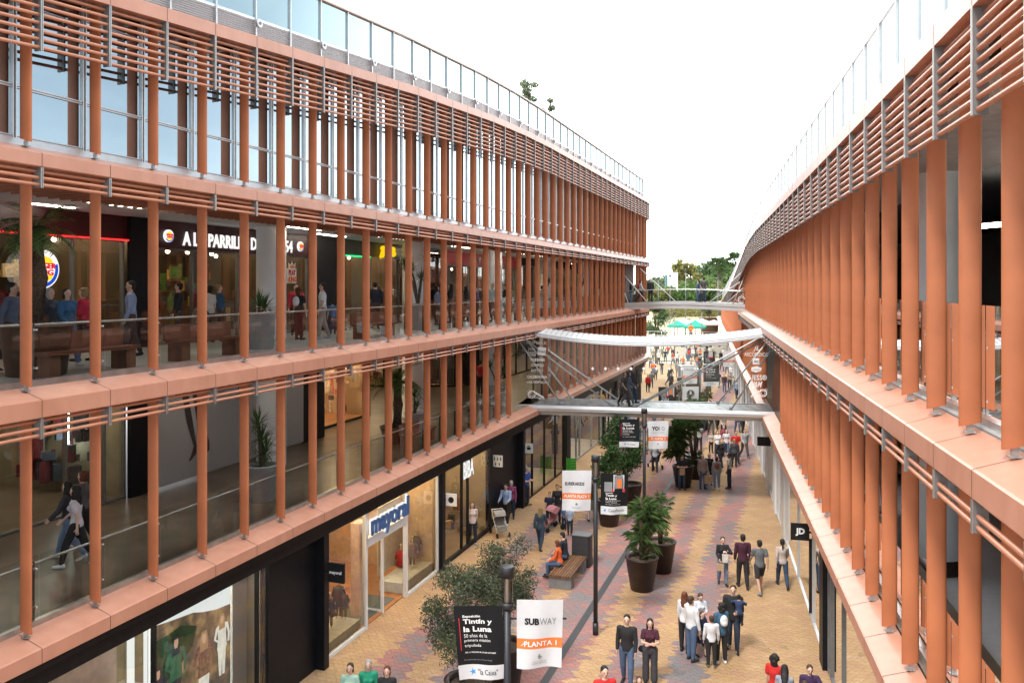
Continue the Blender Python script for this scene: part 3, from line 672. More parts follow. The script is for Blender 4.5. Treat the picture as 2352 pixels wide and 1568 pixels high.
# ceiling strip lamps of the gallery
for x, u, ln in ((262, 3.3, 1.6), (120, 4.8, 1.2), (700, 3.5, 1.8), (760, 4.6, 2.0), (905, 3.3, 2.6), (1060, 3.6, 2.2), (1110, 3.2, 1.6), (1160, 3.3, 2.), (1200, 3.3, 2.), (1245, 3.3, 2.)):
    s = LL.col(x, u); g = MB(); lbox(g, LL, s-ln/2, s+ln/2, u-.04, u+.04, zc2-.02, zc2+.03); g.build('ceiling_light', M_ltube, LB)
for s in (3.0, 6.2, 9.3, 12.2, 15.2, 18.5, 21.6, 25, 29, 33, 37):
    g = MB(); g.tube([LL.at(s, 2.0, zc2-.16), LL.at(s+1.1, 2.6, zc2-.16)], .028, 8); g.build('tube_fixture', M_alu, LB)
for s in (1.5, 5.5, 9.5, 14, 18.5, 23, 28, 34, 40):
    g = MB(); lbox(g, LL, s-.7, s+.7, 3.5, 3.58, zc1-.02, zc1+.03); g.build('ceiling_light', M_ltube, LB)
# lower gallery, left
f1 = CL(287); f2 = CL(350); f3 = CL(735)
front(LL, [b0, CL(-10), CL(60), CL(150), CL(238), f1-.05], 5.5, FL1, zc1, LB, M_brackg)
room(LL, b0, f1, 5.5, 11, FL1, zc1, M_cream, M_floor1, LB, M_warm2, 2)
for x, z0, z1 in ((155, FL1+1.2, FL1+3.0), (12, FL1+2.7, FL1+3.1), (72, FL1+2.6, FL1+3.3)):
    s = LL.col(x, 7); g = MB(); lbox(g, LL, s-.06, s+.06, 7, 7.1, z0, z1); g.build('vertical_light', M_lcool, LB)
wall(LL, f1, f2, 5.3, FL1, zc1, M_black, LB)
wall(LL, f2, f3-1.4, 5.3, FL1+.05, zc1, M_gref, LB, 'poster_wall'); wall(LL, f3-1.4, f3, 5.3, FL1, zc1, M_black, LB)
f4 = LL.col(815, 6.9)
front(LL, [f3, f3+1.2, f3+2.6, f4], 6.2, FL1, zc1, LB, M_blackm, fw=.08)
room(LL, f3, f4, 6.2, 11, FL1, zc1, mat('warm_display_wall', (.50, .36, .22), .6, var=.15, scale=.7), M_wood, LB, M_warm, 5)
# cross wall with a lit shop at the back of the lobby
Lx = Line((-8.8, 46), (1, 0), (0, 1))
front(Lx, [0, 1.6, 3.2, 4.2, 5.6], 0, FL1, zc1-.05, LB, M_blackm, fw=.10); room(Lx, 0, 5.6, 0, 5, FL1, zc1-.02, MATS['warm_display_wall'], M_wood, LB, M_warm, 4)
g1 = (46-13.15-5.5*.3272)/.945
front(LL, [g1+.3+k*2.2 for k in range(int((56-g1)/2.2))], 5.5, FL1, zc1, LB, M_blackm); room(LL, g1+.3, 56, 5.5, 10, FL1, zc1, M_dkin, M_floor1, LB, M_warm, 6)
goods(LL, f3+.2, f4-.1, 6.6, 8.2, FL1, 46, [(.7, .5, .3), (.5, .08, .05), (.75, .65, .5), (.12, .05, .03)], 'shelf_goods', 'warmly lit bags and boxes on shelves in the lower gallery shop', 3)
goods(Lx, .3, 5.2, .5, 2.2, FL1, 40, [(.7, .55, .35), (.65, .6, .5), (.15, .08, .05), (.3, .05, .04)], 'shelf_goods', 'lit goods on shelves at the end wall of the lower gallery', 4)
goods(LL, b0+4, f1-.3, 6.4, 9, FL1, 90, [(.06, .06, .07), (.16, .02, .03), (.4, .34, .25), (.05, .06, .09), (.25, .24, .23)], 'clothing_stock', 'clothes and counters behind the glass of the lower gallery fashion shop', 5)
goods(LL, b0+4, e1-.3, 7.5, 10, FL2, 40, [(.5, .3, .05), (.2, .02, .02), (.05, .05, .05), (.7, .55, .3)], 'counter_goods', 'menus and equipment inside the burger restaurant', 6)
goods(LL, e2+.3, e3-.3, 7.5, 10, FL2, 46, [(.5, .3, .05), (.2, .02, .02), (.05, .05, .05), (.08, .16, .03)], 'counter_goods', 'kitchen counter and menu lights behind the restaurant doors', 8)
# ================================================================ left, street level
U0 = .66; ZT = Z1-.26-.57
G = lambda x: LL.col(x, U0)
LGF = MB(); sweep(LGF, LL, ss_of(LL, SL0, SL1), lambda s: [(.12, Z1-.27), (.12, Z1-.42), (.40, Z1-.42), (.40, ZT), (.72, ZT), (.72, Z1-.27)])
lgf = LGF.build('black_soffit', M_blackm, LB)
ga, gb, gc, gd, ge, gf, gg, gh, gi = G(-60), G(383), G(590), G(615), G(737), G(839), G(932), G(1003), G(1012)
gj, gk, gl_, gm, gn, go_ = G(1125), G(1193), G(1297), G(1305), G(1383), G(1440)
wall(LL, gd, ge-.25, U0-.02, 0, ZT, M_black, LB); wall(LL, ge-.28, ge-.04, U0-.28, 0, ZT, M_black, LB, 'pillar_casing', th=.34)
# poster window
o = front(LL, [ga, gb-.35, gc, gd], U0, 0, ZT, LB, M_blackm, fw=.04)
wall(LL, ga, gb-.5, U0+.8, .1, ZT, mat('beige_partition', (.55, .42, .34), .7), LB, 'partition')
nb = MB(); lbox(nb, LL, gb-.42, gb-.34, U0+.5, U0+.62, .1, ZT-.1); lbox(nb, LL, gb-.1, gb-.04, U0+.45, U0+.5, .1, ZT-.25); nb.build('vertical_light', M_ltr, LB)
room(LL, ga, gd, U0+.1, 5, 0, ZT+.3, M_cream, M_conc, LB, M_ltube, 4)
wall(LL, gc-.25, gc+.28, U0+.5, .1, ZT, M_white, LB, 'partition')
# mayoral
M_shopw = mat('shop_wall_beige', (.58, .42, .27), .7, var=.12)
mf = MB()
for s in (ge, gf, gg, gh): lbox(mf, LL, s-.05, s+.05, U0-.06, U0+.08, 0, ZT)
lbox(mf, LL, ge, gf, U0-.05, U0+.06, 0, .10); lbox(mf, LL, gg, gh, U0-.05, U0+.06, 0, .10); lbox(mf, LL, gf, gg, U0-.06, U0+.08, 2.42, 2.68); lbox(mf, LL, ge, gh, U0-.05, U0+.06, ZT-.07, ZT)
may = mf.build('shopfront', M_white, LB)
for a, b, z0, z1 in ((ge, gf, .1, ZT), (gg, gh, .1, ZT), (gf, gg, 2.68, ZT)):
    g = MB(); p, q = LL.pos(a, U0), LL.pos(b, U0); g.add([(p.x, p.y, z0), (q.x, q.y, z0), (q.x, q.y, z1), (p.x, p.y, z1)], [(0, 1, 2, 3)]); g.build('shop_pane', M_shop_g, may)
room(LL, ge, gh, U0, 6.5, 0, ZT+.2, M_shopw, M_wood, LB, M_warm, 5)
dd = MB(); sd = gf+1.25
lbox(dd, LL, sd-.03, sd+.03, U0+.1, U0+1.1, 0, 2.42); d0_ = dd.build('shop_door', M_shop_g, may)
dd = MB()
for u in (U0+.1, U0+1.1): lbox(dd, LL, sd-.04, sd+.04, u-.04, u+.04, 0, 2.42)
lbox(dd, LL, sd-.04, sd+.04, U0+.1, U0+1.1, 2.34, 2.42); lbox(dd, LL, sd-.04, sd+.04, U0+.1, U0+1.1, 0, .09); dd.build('door_frame', M_white, may)
wall(LL, gf+.62, gf+1.12, U0+.55, .0, 2.9, mat('rose_partition', (.55, .40, .34), .7), LB, 'partition', th=.3)
wall(LL, gg+.25, gh-.3, U0+1.15, .45, 2.75, mat('display_back', (.62, .55, .44), .7), LB, 'display_backdrop', th=.05)
pl = MB(); lbox(pl, LL, ge+.1, gf-.1, U0+.12, U0+1.0, .04, .32); pl.build('display_plinth', mat('plinth_grey', (.52, .55, .50), .6), LB); pl = MB(); lbox(pl, LL, gg+.1, gh-.1, U0+.12, U0+1.05, .04, .38); pl.build('display_plinth', MATS['plinth_grey'], LB)
goods(LL, ge+.1, gf-.1, 2.6, 4.6, 0, 60, [(.55, .12, .09), (.7, .35, .22), (.75, .5, .35), (.2, .06, .04), (.6, .45, .3)], 'clothing_stock', "rows of children's clothes on rails in the shop with the blue sign", 9, 2.9)
goods(LL, gf, gg+.2, 3.0, 4.8, 0, 36, [(.6, .05, .04), (.7, .4, .3), (.75, .6, .5), (.4, .04, .03)], 'clothing_stock', 'red and pink clothes seen through the open shop doorway', 10, 2.9)
mt_ = MB(); lbox(mt_, LL, gf+.2, gg-.3, U0+.25, U0+1.3, .034, .05); tag(mt_.build('door_mat', mat('door_mat', (.12, .14, .13), .95, scale=20)), 'grey doormat on the wooden floor just inside the open shop doorway', 'doormat')
# bag shop
wall(LL, gh+.06, gi-.02, U0-.2, 0, ZT, M_black, LB, 'pillar_casing', th=.3)
front(LL, [gi, G(1060), G(1074), gj], U0, 0, ZT, LB, M_blackm, fw=.05, base=.1)
room(LL, gi, gj, U0+.1, 5.5, 0, ZT+.2, mat('olive_wall', (.30, .24, .15), .6, var=.2, scale=.7), M_floor1, LB, M_warm, 4)
goods(LL, gi+.2, gj-.2, 1.6, 3.8, 0, 60, [(.45, .30, .12), (.2, .10, .04), (.03, .03, .03), (.5, .4, .25), (.28, .06, .05), (.6, .55, .45)], 'handbag_stock', 'brown and black handbags on shelves in the accessories shop', 11, 2.6)
ct = MB(); lbox(ct, LL, gi+.1, gi+1.0, U0+.25, U0+1.0, 0.02, .85); tag(ct.build('display_counter', M_white), 'white display counter just inside the accessories shop window', 'counter')
wall(LL, gj, gk, U0-.02, 0, ZT, M_black, LB); wall(LL, gk-.3, gk, U0-.3, 0, ZT, M_black, LB, 'pillar_casing', th=.3)
# glass shop, grey door zone and the shops beyond
front(LL, [gk+.03, G(1222), G(1250), G(1275), gl_], U0, 0, ZT, LB, M_blackm, fw=.05); room(LL, gk, gl_, U0+.1, 6, 0, ZT+.2, M_dkin, M_floor2, LB, M_warm, 4)
goods(LL, gk+.2, gl_-.2, 1.8, 4, 0, 50, [(.45, .35, .2), (.05, .12, .1), (.05, .04, .04), (.4, .38, .35)], 'shop_stock', 'dim shelves of goods behind the large reflecting shop window', 12, 2.6)
wall(LL, gl_, gm, U0-.15, 0, ZT, M_blackm, LB, 'pillar_casing', th=.25)
front(LL, [gm, G(1325), G(1333), G(1360), gn], U0+.05, 0, ZT, LB, M_steel, fw=.09); room(LL, gm, gn, U0+.1, 6, 0, ZT+.2, M_dkin, M_floor2, LB, M_ltube, 5)
k = 0; s = gn
while s < 56:
    wall(LL, s, s+.5, U0-.15, 0, ZT, M_blackm, LB, 'pillar_casing', th=.25); front(LL, [s+.5, s+2.2, s+4.0], U0+.05, 0, ZT-.4, LB, M_blackm, fw=.07); wall(LL, s+.5, s+4, U0, ZT-.4, ZT, (M_blackm, mat('grey_sign_band', (.2, .2, .2), .5), M_white)[k % 3], LB, 'sign_band', th=.06)
    s += 4.; k += 1
room(LL, gn, 56.8, U0+.12, 6, 0, ZT+.2, M_dkin, M_floor2, LB, M_ltube, 8)
ew = MB(); sweep(ew, LL, frange(56.9, SL1, 14), lambda s: [(U0, 0), (U0, ZT)]); ew.build('end_wall', M_blackm, LB)
# ================================================================ right, street level
GRc = lambda x: LR.col(x, .67)
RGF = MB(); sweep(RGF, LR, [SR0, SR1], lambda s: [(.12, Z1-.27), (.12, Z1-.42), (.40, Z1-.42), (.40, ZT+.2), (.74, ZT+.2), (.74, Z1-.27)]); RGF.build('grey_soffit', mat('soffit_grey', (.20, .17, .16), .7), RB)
ra, rb, rc, rd, re_ = 4.0, GRc(1905), GRc(1880), GRc(1836), GRc(1807)
ZR = ZT+.2
front(LR, [ra, ra+2.0, ra+4., rb-2.3, rb-.5, rb], .67, 0, ZR, RB, M_brackg, fw=.08); room(LR, ra, rb+.5, .8, 6, 0, ZR, M_dkin, mat('dark_shop_floor', (.08, .08, .085), .35), RB, M_ltube, 4)
wall(LR, rb, rb+.65, .50, 0, ZR, M_black, RB, 'pillar_casing', th=.25)
front(LR, [rb+.65, rc+1.0, rd+.2, re_], .67, 0, ZR, RB, M_alu, fw=.05); room(LR, rb+.6, re_, .8, 6, 0, ZR, M_dkin, MATS['dark_shop_floor'], RB, M_ltube, 4)
s = re_
k = 0
while s < 100:
    wall(LR, s, s+1.1, .55, 0, ZR, M_silver if k % 2 == 0 else M_white, RB, 'white_panel', th=.2)
    front(LR, [s+1.1, s+2.6, s+4.1], .67, 0, ZR-.3, RB, M_alu, fw=.05); wall(LR, s+1.1, s+4.1, .62, ZR-.3, ZR, (M_white, M_blackm, M_silver)[k % 3], RB, 'sign_band', th=.06); s += 4.1; k += 1
room(LR, re_, 100, .8, 6, 0, ZR, mat('lit_interior', (.4, .36, .3), .7), M_floor2, RB, M_ltube, 12, side=False)
# right upper gallery: ceiling discs and lit tubes, planters and bench boxes behind the glass
for s, u, r_, dz in ((3.6, 5.2, .5, 2.35), (5.4, 5.0, .45, 2.2), (4.4, 6.4, .65, 2.0), (5.6, 7.0, .7, 1.7), (7.4, 6.2, .5, 1.2), (4.4, 7.8, .6, .95), (9.5, 6.4, .6, 1.9), (12.4, 6.8, .7, 2.1), (15, 7, .6, 1.8)):
    g = MB(); p = LR.pos(s, u); g.lathe([(0, 0), (r_, 0), (r_, .03), (0, .03)], (p.x, p.y, EYE+dz), 24); g.build('ceiling_disc', mat('disc_grey', (.35, .35, .36), .7), RB)
for s, u, z, ln, r_ in ((3.8, 3.9, 1.43, 2.6, .065), (4.0, 5, 1.95, 2.8, .02), (4.2, 5.6, 2.2, 2.8, .015), (9.2, 4.5, 1.5, 1.3, .06), (14.4, 4.5, 1.5, 1.3, .06), (9.4, 5.2, 1.95, 1.3, .02)):
    g = MB(); g.tube([LR.at(s-ln/2, u+.3, EYE+z), LR.at(s+ln/2, u-.3, EYE+z)], r_, 10); g.build('tube_light', M_ltube, RB)
for s in (5., 11.5, 17.5, 25):
    g = MB(); lbox(g, LR, s-1.2, s+1.2, 1.1, 1.6, FL2+.02, FL2+1.0); g.build('timber_screen', mat('orange_board', (.36, .13, .06), .5), RB)
sn = MB(); lbox(sn, LR, 2.6, 7.2, 8.9, 9.0, EYE+.42, EYE+.78); tag(sn.build('sign_board', mat('dim_cream', (.10, .09, .07), .6)), 'dim cream sign board inside the right upper gallery', 'sign board')
# ================================================================ lower glazed footbridge
A1 = Vector((.25, 38.95, 0)); B1 = Vector((11.75, 36.65, 0)); bd = (B1-A1).normalized(); bn = Vector((-bd.y, bd.x, 0))
def bpt(t, w, z): p = A1+(B1-A1)*t+bn*w; return Vector((p.x, p.y, z))
def bpx(x, y):   # point of the near glass plane at a measuring-grid position
    r = (x-1176)/F; t = (A1.x-r*A1.y)/(r*(B1-A1).y-(B1-A1).x); p = A1+(B1-A1)*t
    return Vector((p.x, p.y-.06, EYE-(y-657)*p.y/F))
FB = thing('footbridge', 'glazed silver footbridge with shop logos on its glass, under a white canopy', 'footbridge', tuple(bpt(.5, 0, 0)))
BW = 2.5
def bsweep(mb, prof, t0=0, t1=1, n=24, mi=0, closed=True, z=lambda t: 0.):
    vs = []; pr = prof; m_ = len(pr)
    for i in range(n+1):
        t = t0+(t1-t0)*i/n
        for w, q in pr: vs.append(bpt(t, w, q+z(t)))
    fs = [(i*m_+j, (i+1)*m_+j, (i+1)*m_+(j+1) % m_, i*m_+(j+1) % m_) for i in range(n) for j in range(m_ if closed else m_-1)]
    if closed: fs += [tuple(range(m_-1, -1, -1)), tuple(n*m_+j for j in range(m_))]
    mb.add(vs, fs, mi)
def metal_deck():
    m, t, o = nodes_of('bridge_deck_tiles'); N = t.nodes.new; L = t.links.new
    b = N('ShaderNodeBsdfPrincipled'); L(b.outputs[0], o.inputs[0]); b.inputs['Roughness'].default_value = .38; b.inputs['Metallic'].default_value = .3
    tcn = N('ShaderNodeTexCoord'); mpn = N('ShaderNodeMapping'); mpn.inputs['Scale'].default_value = (2.2, .3, 1); L(tcn.outputs['Object'], mpn.inputs[0])
    n1 = N('ShaderNodeTexNoise'); n1.inputs['Scale'].default_value = 2; n1.inputs['Detail'].default_value = 3; L(mpn.outputs[0], n1.inputs[0])
    r = N('ShaderNodeValToRGB'); r.color_ramp.elements[0].position = .35; r.color_ramp.elements[0].color = (.20, .21, .22, 1); r.color_ramp.elements[1].position = .65; r.color_ramp.elements[1].color = (.40, .42, .43, 1)
    L(n1.outputs[0], r.inputs[0]); L(r.outputs[0], b.inputs['Base Color']); return m
M_deck = metal_deck()
mb = MB(); bsweep(mb, [(.10, FL1-.12), (.10, FL1), (BW-.1, FL1), (BW-.1, FL1-.12)]); mb.build('deck', M_deck, FB)
mb = MB(); bsweep(mb, [(-.168, FL1-.15), (-.168, FL1-.13), (-.15, FL1-.13), (-.15, FL1-.15)], mi=1); bsweep(mb, [(.072, FL1+.0), (.072, FL1+.035), (.13, FL1+.035), (.13, FL1+.0)], mi=1)
for sgn, w0 in ((1, 0), (-1, BW)):
    bsweep(mb, [(w0-.02*sgn, FL1-.32), (w0-.16*sgn, FL1-.20), (w0-.16*sgn, FL1-.08), (w0-.04*sgn, FL1+.03), (w0+.07*sgn, FL1+.03), (w0+.07*sgn, FL1-.32)])
bsweep(mb, [(.2, FL1-.45), (.2, FL1-.13), (BW-.2, FL1-.13), (BW-.2, FL1-.45)]); mb.build('edge_beam', [M_silver, M_brackg], FB)
zr = lambda t: -.55*(1-(2*t-1)**2)
mb = MB()
RW = 1.25; bsweep(mb, [(-.12, 7.97), (-.30, 7.99), (-.30, 8.08), (-.14, 8.12), (-.14, 8.16), (.0, 8.20), (RW, 8.36), (RW+.1, 8.30), (RW, 8.02)], z=zr, n=36)
for i in range(48):
    t = (i+.5)/48; bsweep(mb, [(.02, 8.2035), (.02, 8.209), (RW-.02, 8.3635), (RW-.02, 8.358)], t0=t-.0009, t1=t+.0009, n=1, mi=1, z=zr)
    bsweep(mb, [(RW-.16, 8.345), (RW-.16, 8.352), (RW-.08, 8.360), (RW-.08, 8.353)], t0=t-.007, t1=t+.007, n=1, mi=1, z=zr)
bsweep(mb, [(-.305, 7.985), (-.305, 8.0), (-.29, 8.0), (-.29, 7.985)], z=zr, n=36, mi=1); bsweep(mb, [(-.215, 8.105), (-.215, 8.12), (-.19, 8.12), (-.19, 8.105)], z=zr, n=36, mi=1)
roof1 = mb.build('roof_canopy', [mat('white_cladding', (.56, .57, .58), .4, .0, var=.08), M_brackg], FB)
NP = 11
for w, nm in ((.0, 'near'), (BW, 'far')):
    for i in range(NP):
        t0, t1 = i/NP+.0008, (i+1)/NP-.0008; g = MB(); a, b = bpt(t0, w, 0), bpt(t1, w, 0)
        g.add([(a.x, a.y, FL1+.02), (b.x, b.y, FL1+.02), (b.x, b.y, 7.95+zr(t1)), (a.x, a.y, 7.95+zr(t0))], [(0, 1, 2, 3)]); g.build('glass_panel', M_bridge_g, FB)
for t0, z0, t1, w in ((-.03, 8.2, .18, .2), (-.03, 8.2, .385, .2), (-.03, 8.0, .20, BW-.2), (-.03, 8.0, .40, BW-.2), (1.03, 8.2, .47, .2), (1.03, 8.1, .84, .2), (1.03, 8.2, .50, BW-.2), (1.03, 8.1, .80, BW-.2)):
    g = MB(); g.tube([bpt(t0, w, z0), bpt(t1, w, FL1+.02)], .036, 8); g.tube([bpt(t1, w, FL1+.16), bpt(t1, w, FL1)], .07, 8); g.build('stay_rod', M_white, FB)
# white film lettering on the near glass panes
lg = MB(); bdv = (bd.x, bd.y, 0)
def blog(s, x, y, w, h=None, bold=.0, shear=0):
    q = MB(); text_mb(q, s, bpx(x, y), bdv, width=w*38.8/F, height=(h*38.8/F if h else None), ext=.004, bold=bold, shear=shear); return q.build('film_logo', M_letw, FB)
def bfilm(pts, nm='film_logo'):
    q = MB(); q.add([bpx(*p) for p in pts], [tuple(range(len(pts)-1, -1, -1))]); return q.build(nm, M_letw, FB)
def btxt(s, x, y, w, par): q = MB(); text_mb(q, s, bpx(x, y)+Vector((0, -.02, 0)), bdv, width=w*38.8/F, ext=.004); q.build('dark_lettering', M_blackm, par)
blog('PRIMARK', 1233, 787, 48, 7.5); blog('Jean', 1220.5, 801, 15, 8); blog('Louis', 1221, 807.5, 16, 8); blog('David', 1222, 813.5, 17, 8)
btxt('fnac', 1244.5, 806, 16, bfilm([(1236, 796.5), (1254.5, 798), (1252.5, 816.5), (1234.5, 814)]))
blog('TEZENIS', 1234, 826, 35, 6.5, .03); blog('OTEROS', 1234.5, 838, 30, 6, .02); blog('BØTIQ', 1233.5, 851, 27, 7); blog('CALZEDONIA', 1233.5, 865, 47, 6, .03); blog('mULTIÓPTICAS', 1233.5, 876.5, 48, 6, .02)
blog('JL', 1736, 800, 14, 14, shear=.3); blog('ARCOPEDICO', 1736, 813.5, 50, 8); blog('GUESS®', 1735, 866, 46, 12, .01); blog('H&M', 1736, 882, 26, 13, .02, .4)
btxt('mi', 1735.5, 829, 9, bfilm([(1728, 822), (1743, 822), (1743, 836), (1728, 836)]))
btxt('LA FLAMENCA', 1736, 848, 17, bfilm([(1725, 843), (1738, 840.5), (1748, 844), (1747, 851), (1735, 855), (1725, 851)]))
for k in range(9):
    x = 1361+k*29.3; bfilm([(x, 841.8), (x+4, 846), (x, 850.2), (x-4, 846)], 'diamond_sticker')
def swirl(cx, cy, sx):
    mb = MB()
    for (dx, dy, r0) in ((0, 0, 5.2), (0, 0, 9), (10, 4, 4), (19, 7, 3.2), (-6, -7, 3.5), (27, 9, 2)):
        n = 18; vs = []
        for i in range(n+1):
            t = 2*math.pi*i/n*.86+1
            for rr_ in (r0, r0*.80): vs.append(bpx(cx+sx*(dx+rr_*math.cos(t)), cy+dy-rr_*math.sin(t)))
        mb.add(vs, [(2*i, 2*i+1, 2*i+3, 2*i+2) for i in range(n)])
    for i in range(5): a = bpx(cx+sx*(4+i*5), cy-8+i*3); b = bpx(cx+sx*(8+i*5), cy-3+i*3); mb.bar(a, b, .03, .06)
    mb.build('scroll_ornament', M_letw, FB)
swirl(1221, 905, 1); swirl(1752, 902, -1)
# ================================================================ upper footbridge
A2 = Vector((8.3, 62.2, 0)); B2 = Vector((16.6, 58.0, 0)); b2 = (B2-A2).normalized(); n2 = Vector((-b2.y, b2.x, 0))
UB = thing('footbridge', 'slim open footbridge with glass railings crossing high at the far end of the street', 'footbridge', tuple((A2+B2)/2))
def cpt(t, w, z): p = A2+(B2-A2)*t+n2*w; return Vector((p.x, p.y, z+.16*(1-(2*t-1)**2)))
def csweep(mb, prof, n=16):
    m_ = len(prof); vs = [cpt(i/n, w, z) for i in range(n+1) for w, z in prof]
    mb.add(vs, [(i*m_+j, (i+1)*m_+j, (i+1)*m_+(j+1) % m_, i*m_+(j+1) % m_) for i in range(n) for j in range(m_)]+[tuple(range(m_-1, -1, -1)), tuple(n*m_+j for j in range(m_))])
ZU = EYE-1.32
mb = MB(); csweep(mb, [(0, ZU-.22), (0, ZU+.02), (.12, ZU+.02), (.12, ZU-.03), (2.4, ZU-.03), (2.4, ZU+.02), (2.5, ZU+.02), (2.5, ZU-.22)]); csweep(mb, [(.04, ZU-.50), (.04, ZU-.23), (2.46, ZU-.23), (2.46, ZU-.50)]); mb.build('deck', M_silver, UB)
for w in (.06, 2.44):
    g = MB(); g.tube([cpt(i/16, w+.05, ZU+.92) for i in range(17)], .025, 8); g.build('handrail', M_rod, UB)
    for i in range(5):
        g = MB(); a, b = cpt(i/5+.004, w, 0), cpt((i+1)/5-.004, w, 0); g.add([(a.x, a.y, ZU+.05), (b.x, b.y, ZU+.05), (b.x, b.y, ZU+.98), (a.x, a.y, ZU+.98)], [(0, 1, 2, 3)]); g.build('glass_panel', M_rail_g, UB)
for t0, z0, t1, w in ((0, 2.1, .22, 0), (0, 1.2, .06, 0), (.08, 2.3, .38, 2.4), (1, 2.3, .72, 0), (1, 1.9, .66, 2.4), (1, 2.0, .9, 0), (1., 1.5, .8, 2.4)):
    g = MB(); g.tube([cpt(t0, w, EYE+z0-1.), cpt(t1, w, ZU)], .03, 6); g.build('stay_rod', M_white, UB)
sw = MB()
for r0, cx, cz in ((.26, 0, .34), (.15, 0, .34), (.13, -.42, .2), (.09, -.7, .14), (.09, .1, .66)):
    p = cpt(.965, -.01, ZU+cz)+b2*cx; n = 16; vs = []
    for i in range(n+1):
        t = 2*math.pi*i/n*.85
        for q in (r0, r0*.82): vs.append(p+b2*(q*math.cos(t))+Vector((0, 0, q*math.sin(t))))
    sw.add(vs, [(2*i, 2*i+1, 2*i+3, 2*i+2) for i in range(n)])
sw.build('scroll_ornament', M_letw, UB)
# third bridge, far away at the first gallery
A3 = Vector((11.5, 86, 0)); B3 = Vector((22.2, 83, 0)); b3 = (B3-A3).normalized(); TBr = thing('footbridge', 'distant low footbridge with thin metal rails, man in orange on it', 'footbridge', tuple((A3+B3)/2))
g = MB(); m3 = (A3+B3)/2; g.box((m3.x, m3.y+1.2, FL1-.2), ((B3-A3).length, 2.4, .4), rot=math.atan2(b3.y, b3.x)); g.build('deck', M_silver, TBr)
g = MB()
for z in (.95, .55): g.tube([A3+Vector((0, 0, FL1+z)), B3+Vector((0, 0, FL1+z))], .03, 6)
for i in range(9): p = A3+(B3-A3)*i/8; g.tube([p+Vector((0, 0, FL1)), p+Vector((0, 0, FL1+.95))], .025, 6)
g.build('handrail', M_alu, TBr)
# ================================================================ signs on the left building
dl = (LL.d.x, LL.d.y, 0)
def rdl(mb, s, u, z, r, L=LL, dd=dl, m=(0, 1, 2, 3)):
    """round burger badge: white disc, blue arc, yellow bun halves, red lettering"""
    o = -Vector((*L.n, 0)); c = L.at(s, u, z); t = Vector(dd)
    mb.tube([c, c+o*.06], r, 32, mi=m[0])
    n = 24; vs = []
    for i in range(n+1):
        a = -2.6+i/n*2.9
        for q in (r*.93, r*.74): vs.append(c+o*.065+t*(q*math.cos(a))+Vector((0, 0, q*math.sin(a))))
    mb.add(vs, [(2*i+1, 2*i+3, 2*i+2, 2*i) for i in range(n)], m[1])
    for sg in (1, -1):
        vs = [c+o*.068+t*(r*.62*math.cos(i/12*math.pi))+Vector((0, 0, sg*(r*.30+r*.36*math.sin(i/12*math.pi)))) for i in range(13)]
        mb.add(vs, [tuple(range(13)) if sg < 0 else tuple(range(12, -1, -1))], m[2])
    for w_, dz in (('BURGER', .14), ('KING', -.15)): text_mb(mb, w_, c+o*.075+Vector((0, 0, dz*r*1.15)), dd, width=r*(1.5 if w_ == 'BURGER' else 1.2), height=r*.30, mi=m[3], ext=.02, bold=.035)
BKM = [M_ltr, emit('badge_blue', (.01, .05, .35), .8), emit('badge_yellow', (.95, .50, .02), .75), emit('badge_red', (.55, .01, .02), .7)]
g = MB(); rdl(g, LL.col(97, 5.2), 5.25, EYE+.40, .46); tag(g.build('round_sign', BKM), 'large round burger restaurant badge with red lettering, hung on the glass at far left', 'sign')
g = MB(); rdl(g, LL.col(387, 5.33), 5.36, EYE+1.42, .175); tag(g.build('round_sign', BKM), 'small round burger badge left of the white lettering on the maroon band', 'sign')
g = MB(); rdl(g, LL.col(690, 5.33), 5.36, EYE+1.42, .175); tag(g.build('round_sign', BKM), 'small round burger badge at the right end of the maroon band', 'sign')
g = MB(); sA, sB = LL.col(419, 5.38), LL.col(671, 5.38); text_mb(g, 'A LA PARRILLA DESDE 1954', LL.at((sA+sB)/2, 5.38, EYE+1.38), dl, width=sB-sA, height=.42, ext=.03, bold=.022); tag(g.build('sign_lettering', M_ltr), 'white letters A LA PARRILLA DESDE 1954 on the maroon band', 'sign')
g = MB(); s = LL.col(674, 5.3); lbox(g, LL, s-.27, s+.27, 5.36, 5.40, EYE+.10, EYE+.62); c = LL.at(s, 5.36, EYE+.62); t = Vector(dl)
g.add([c+t*x+Vector((0, 0, z)) for x, z in ((-.2, 0), (-.22, .22), (-.1, .12), (0, .27), (.1, .12), (.22, .22), (.2, 0))], [(6, 5, 4, 3, 2, 1, 0)]); o_ = -Vector((*LL.n, 0))
g.add([c+o_*.01+t*x+Vector((0, 0, z)) for x, z in ((-.15, .02), (-.16, .14), (-.08, .07), (0, .17), (.08, .07), (.16, .14), (.15, .02))], [(6, 5, 4, 3, 2, 1, 0)], 2)
text_mb(g, 'PLAY', LL.at(s, 5.35, EYE+.48), dl, width=.42, height=.19, mi=1, bold=.03); text_mb(g, 'KING', LL.at(s, 5.35, EYE+.24), dl, width=.44, height=.2, mi=2, bold=.03)
tag(g.build('crown_sign', [M_letw, M_rede, M_orange]), 'small white crown shaped sign beside the first white column', 'sign')
g = MB(); sA, sB = LL.col(873, 5.3), LL.col(907, 5.3); s = (sA+sB)/2; text_mb(g, 'SUB', LL.at(s, 5.3, zc2-.36), dl, width=sB-sA, height=.46, ext=.06, bold=.05); p = LL.at(sA, 5.24, zc2-.60); g.add([p+Vector(dl)*x+Vector((0, 0, z)) for x, z in ((-.22, 0), (0, .16), (0, .07), (.25, .07), (.25, -.05), (0, -.05), (0, -.14))], [(6, 5, 4, 3, 2, 1, 0)])
tag(g.build('sign_lettering', M_yel_e), 'yellow lettering with an arrow above the sandwich shop', 'sign')
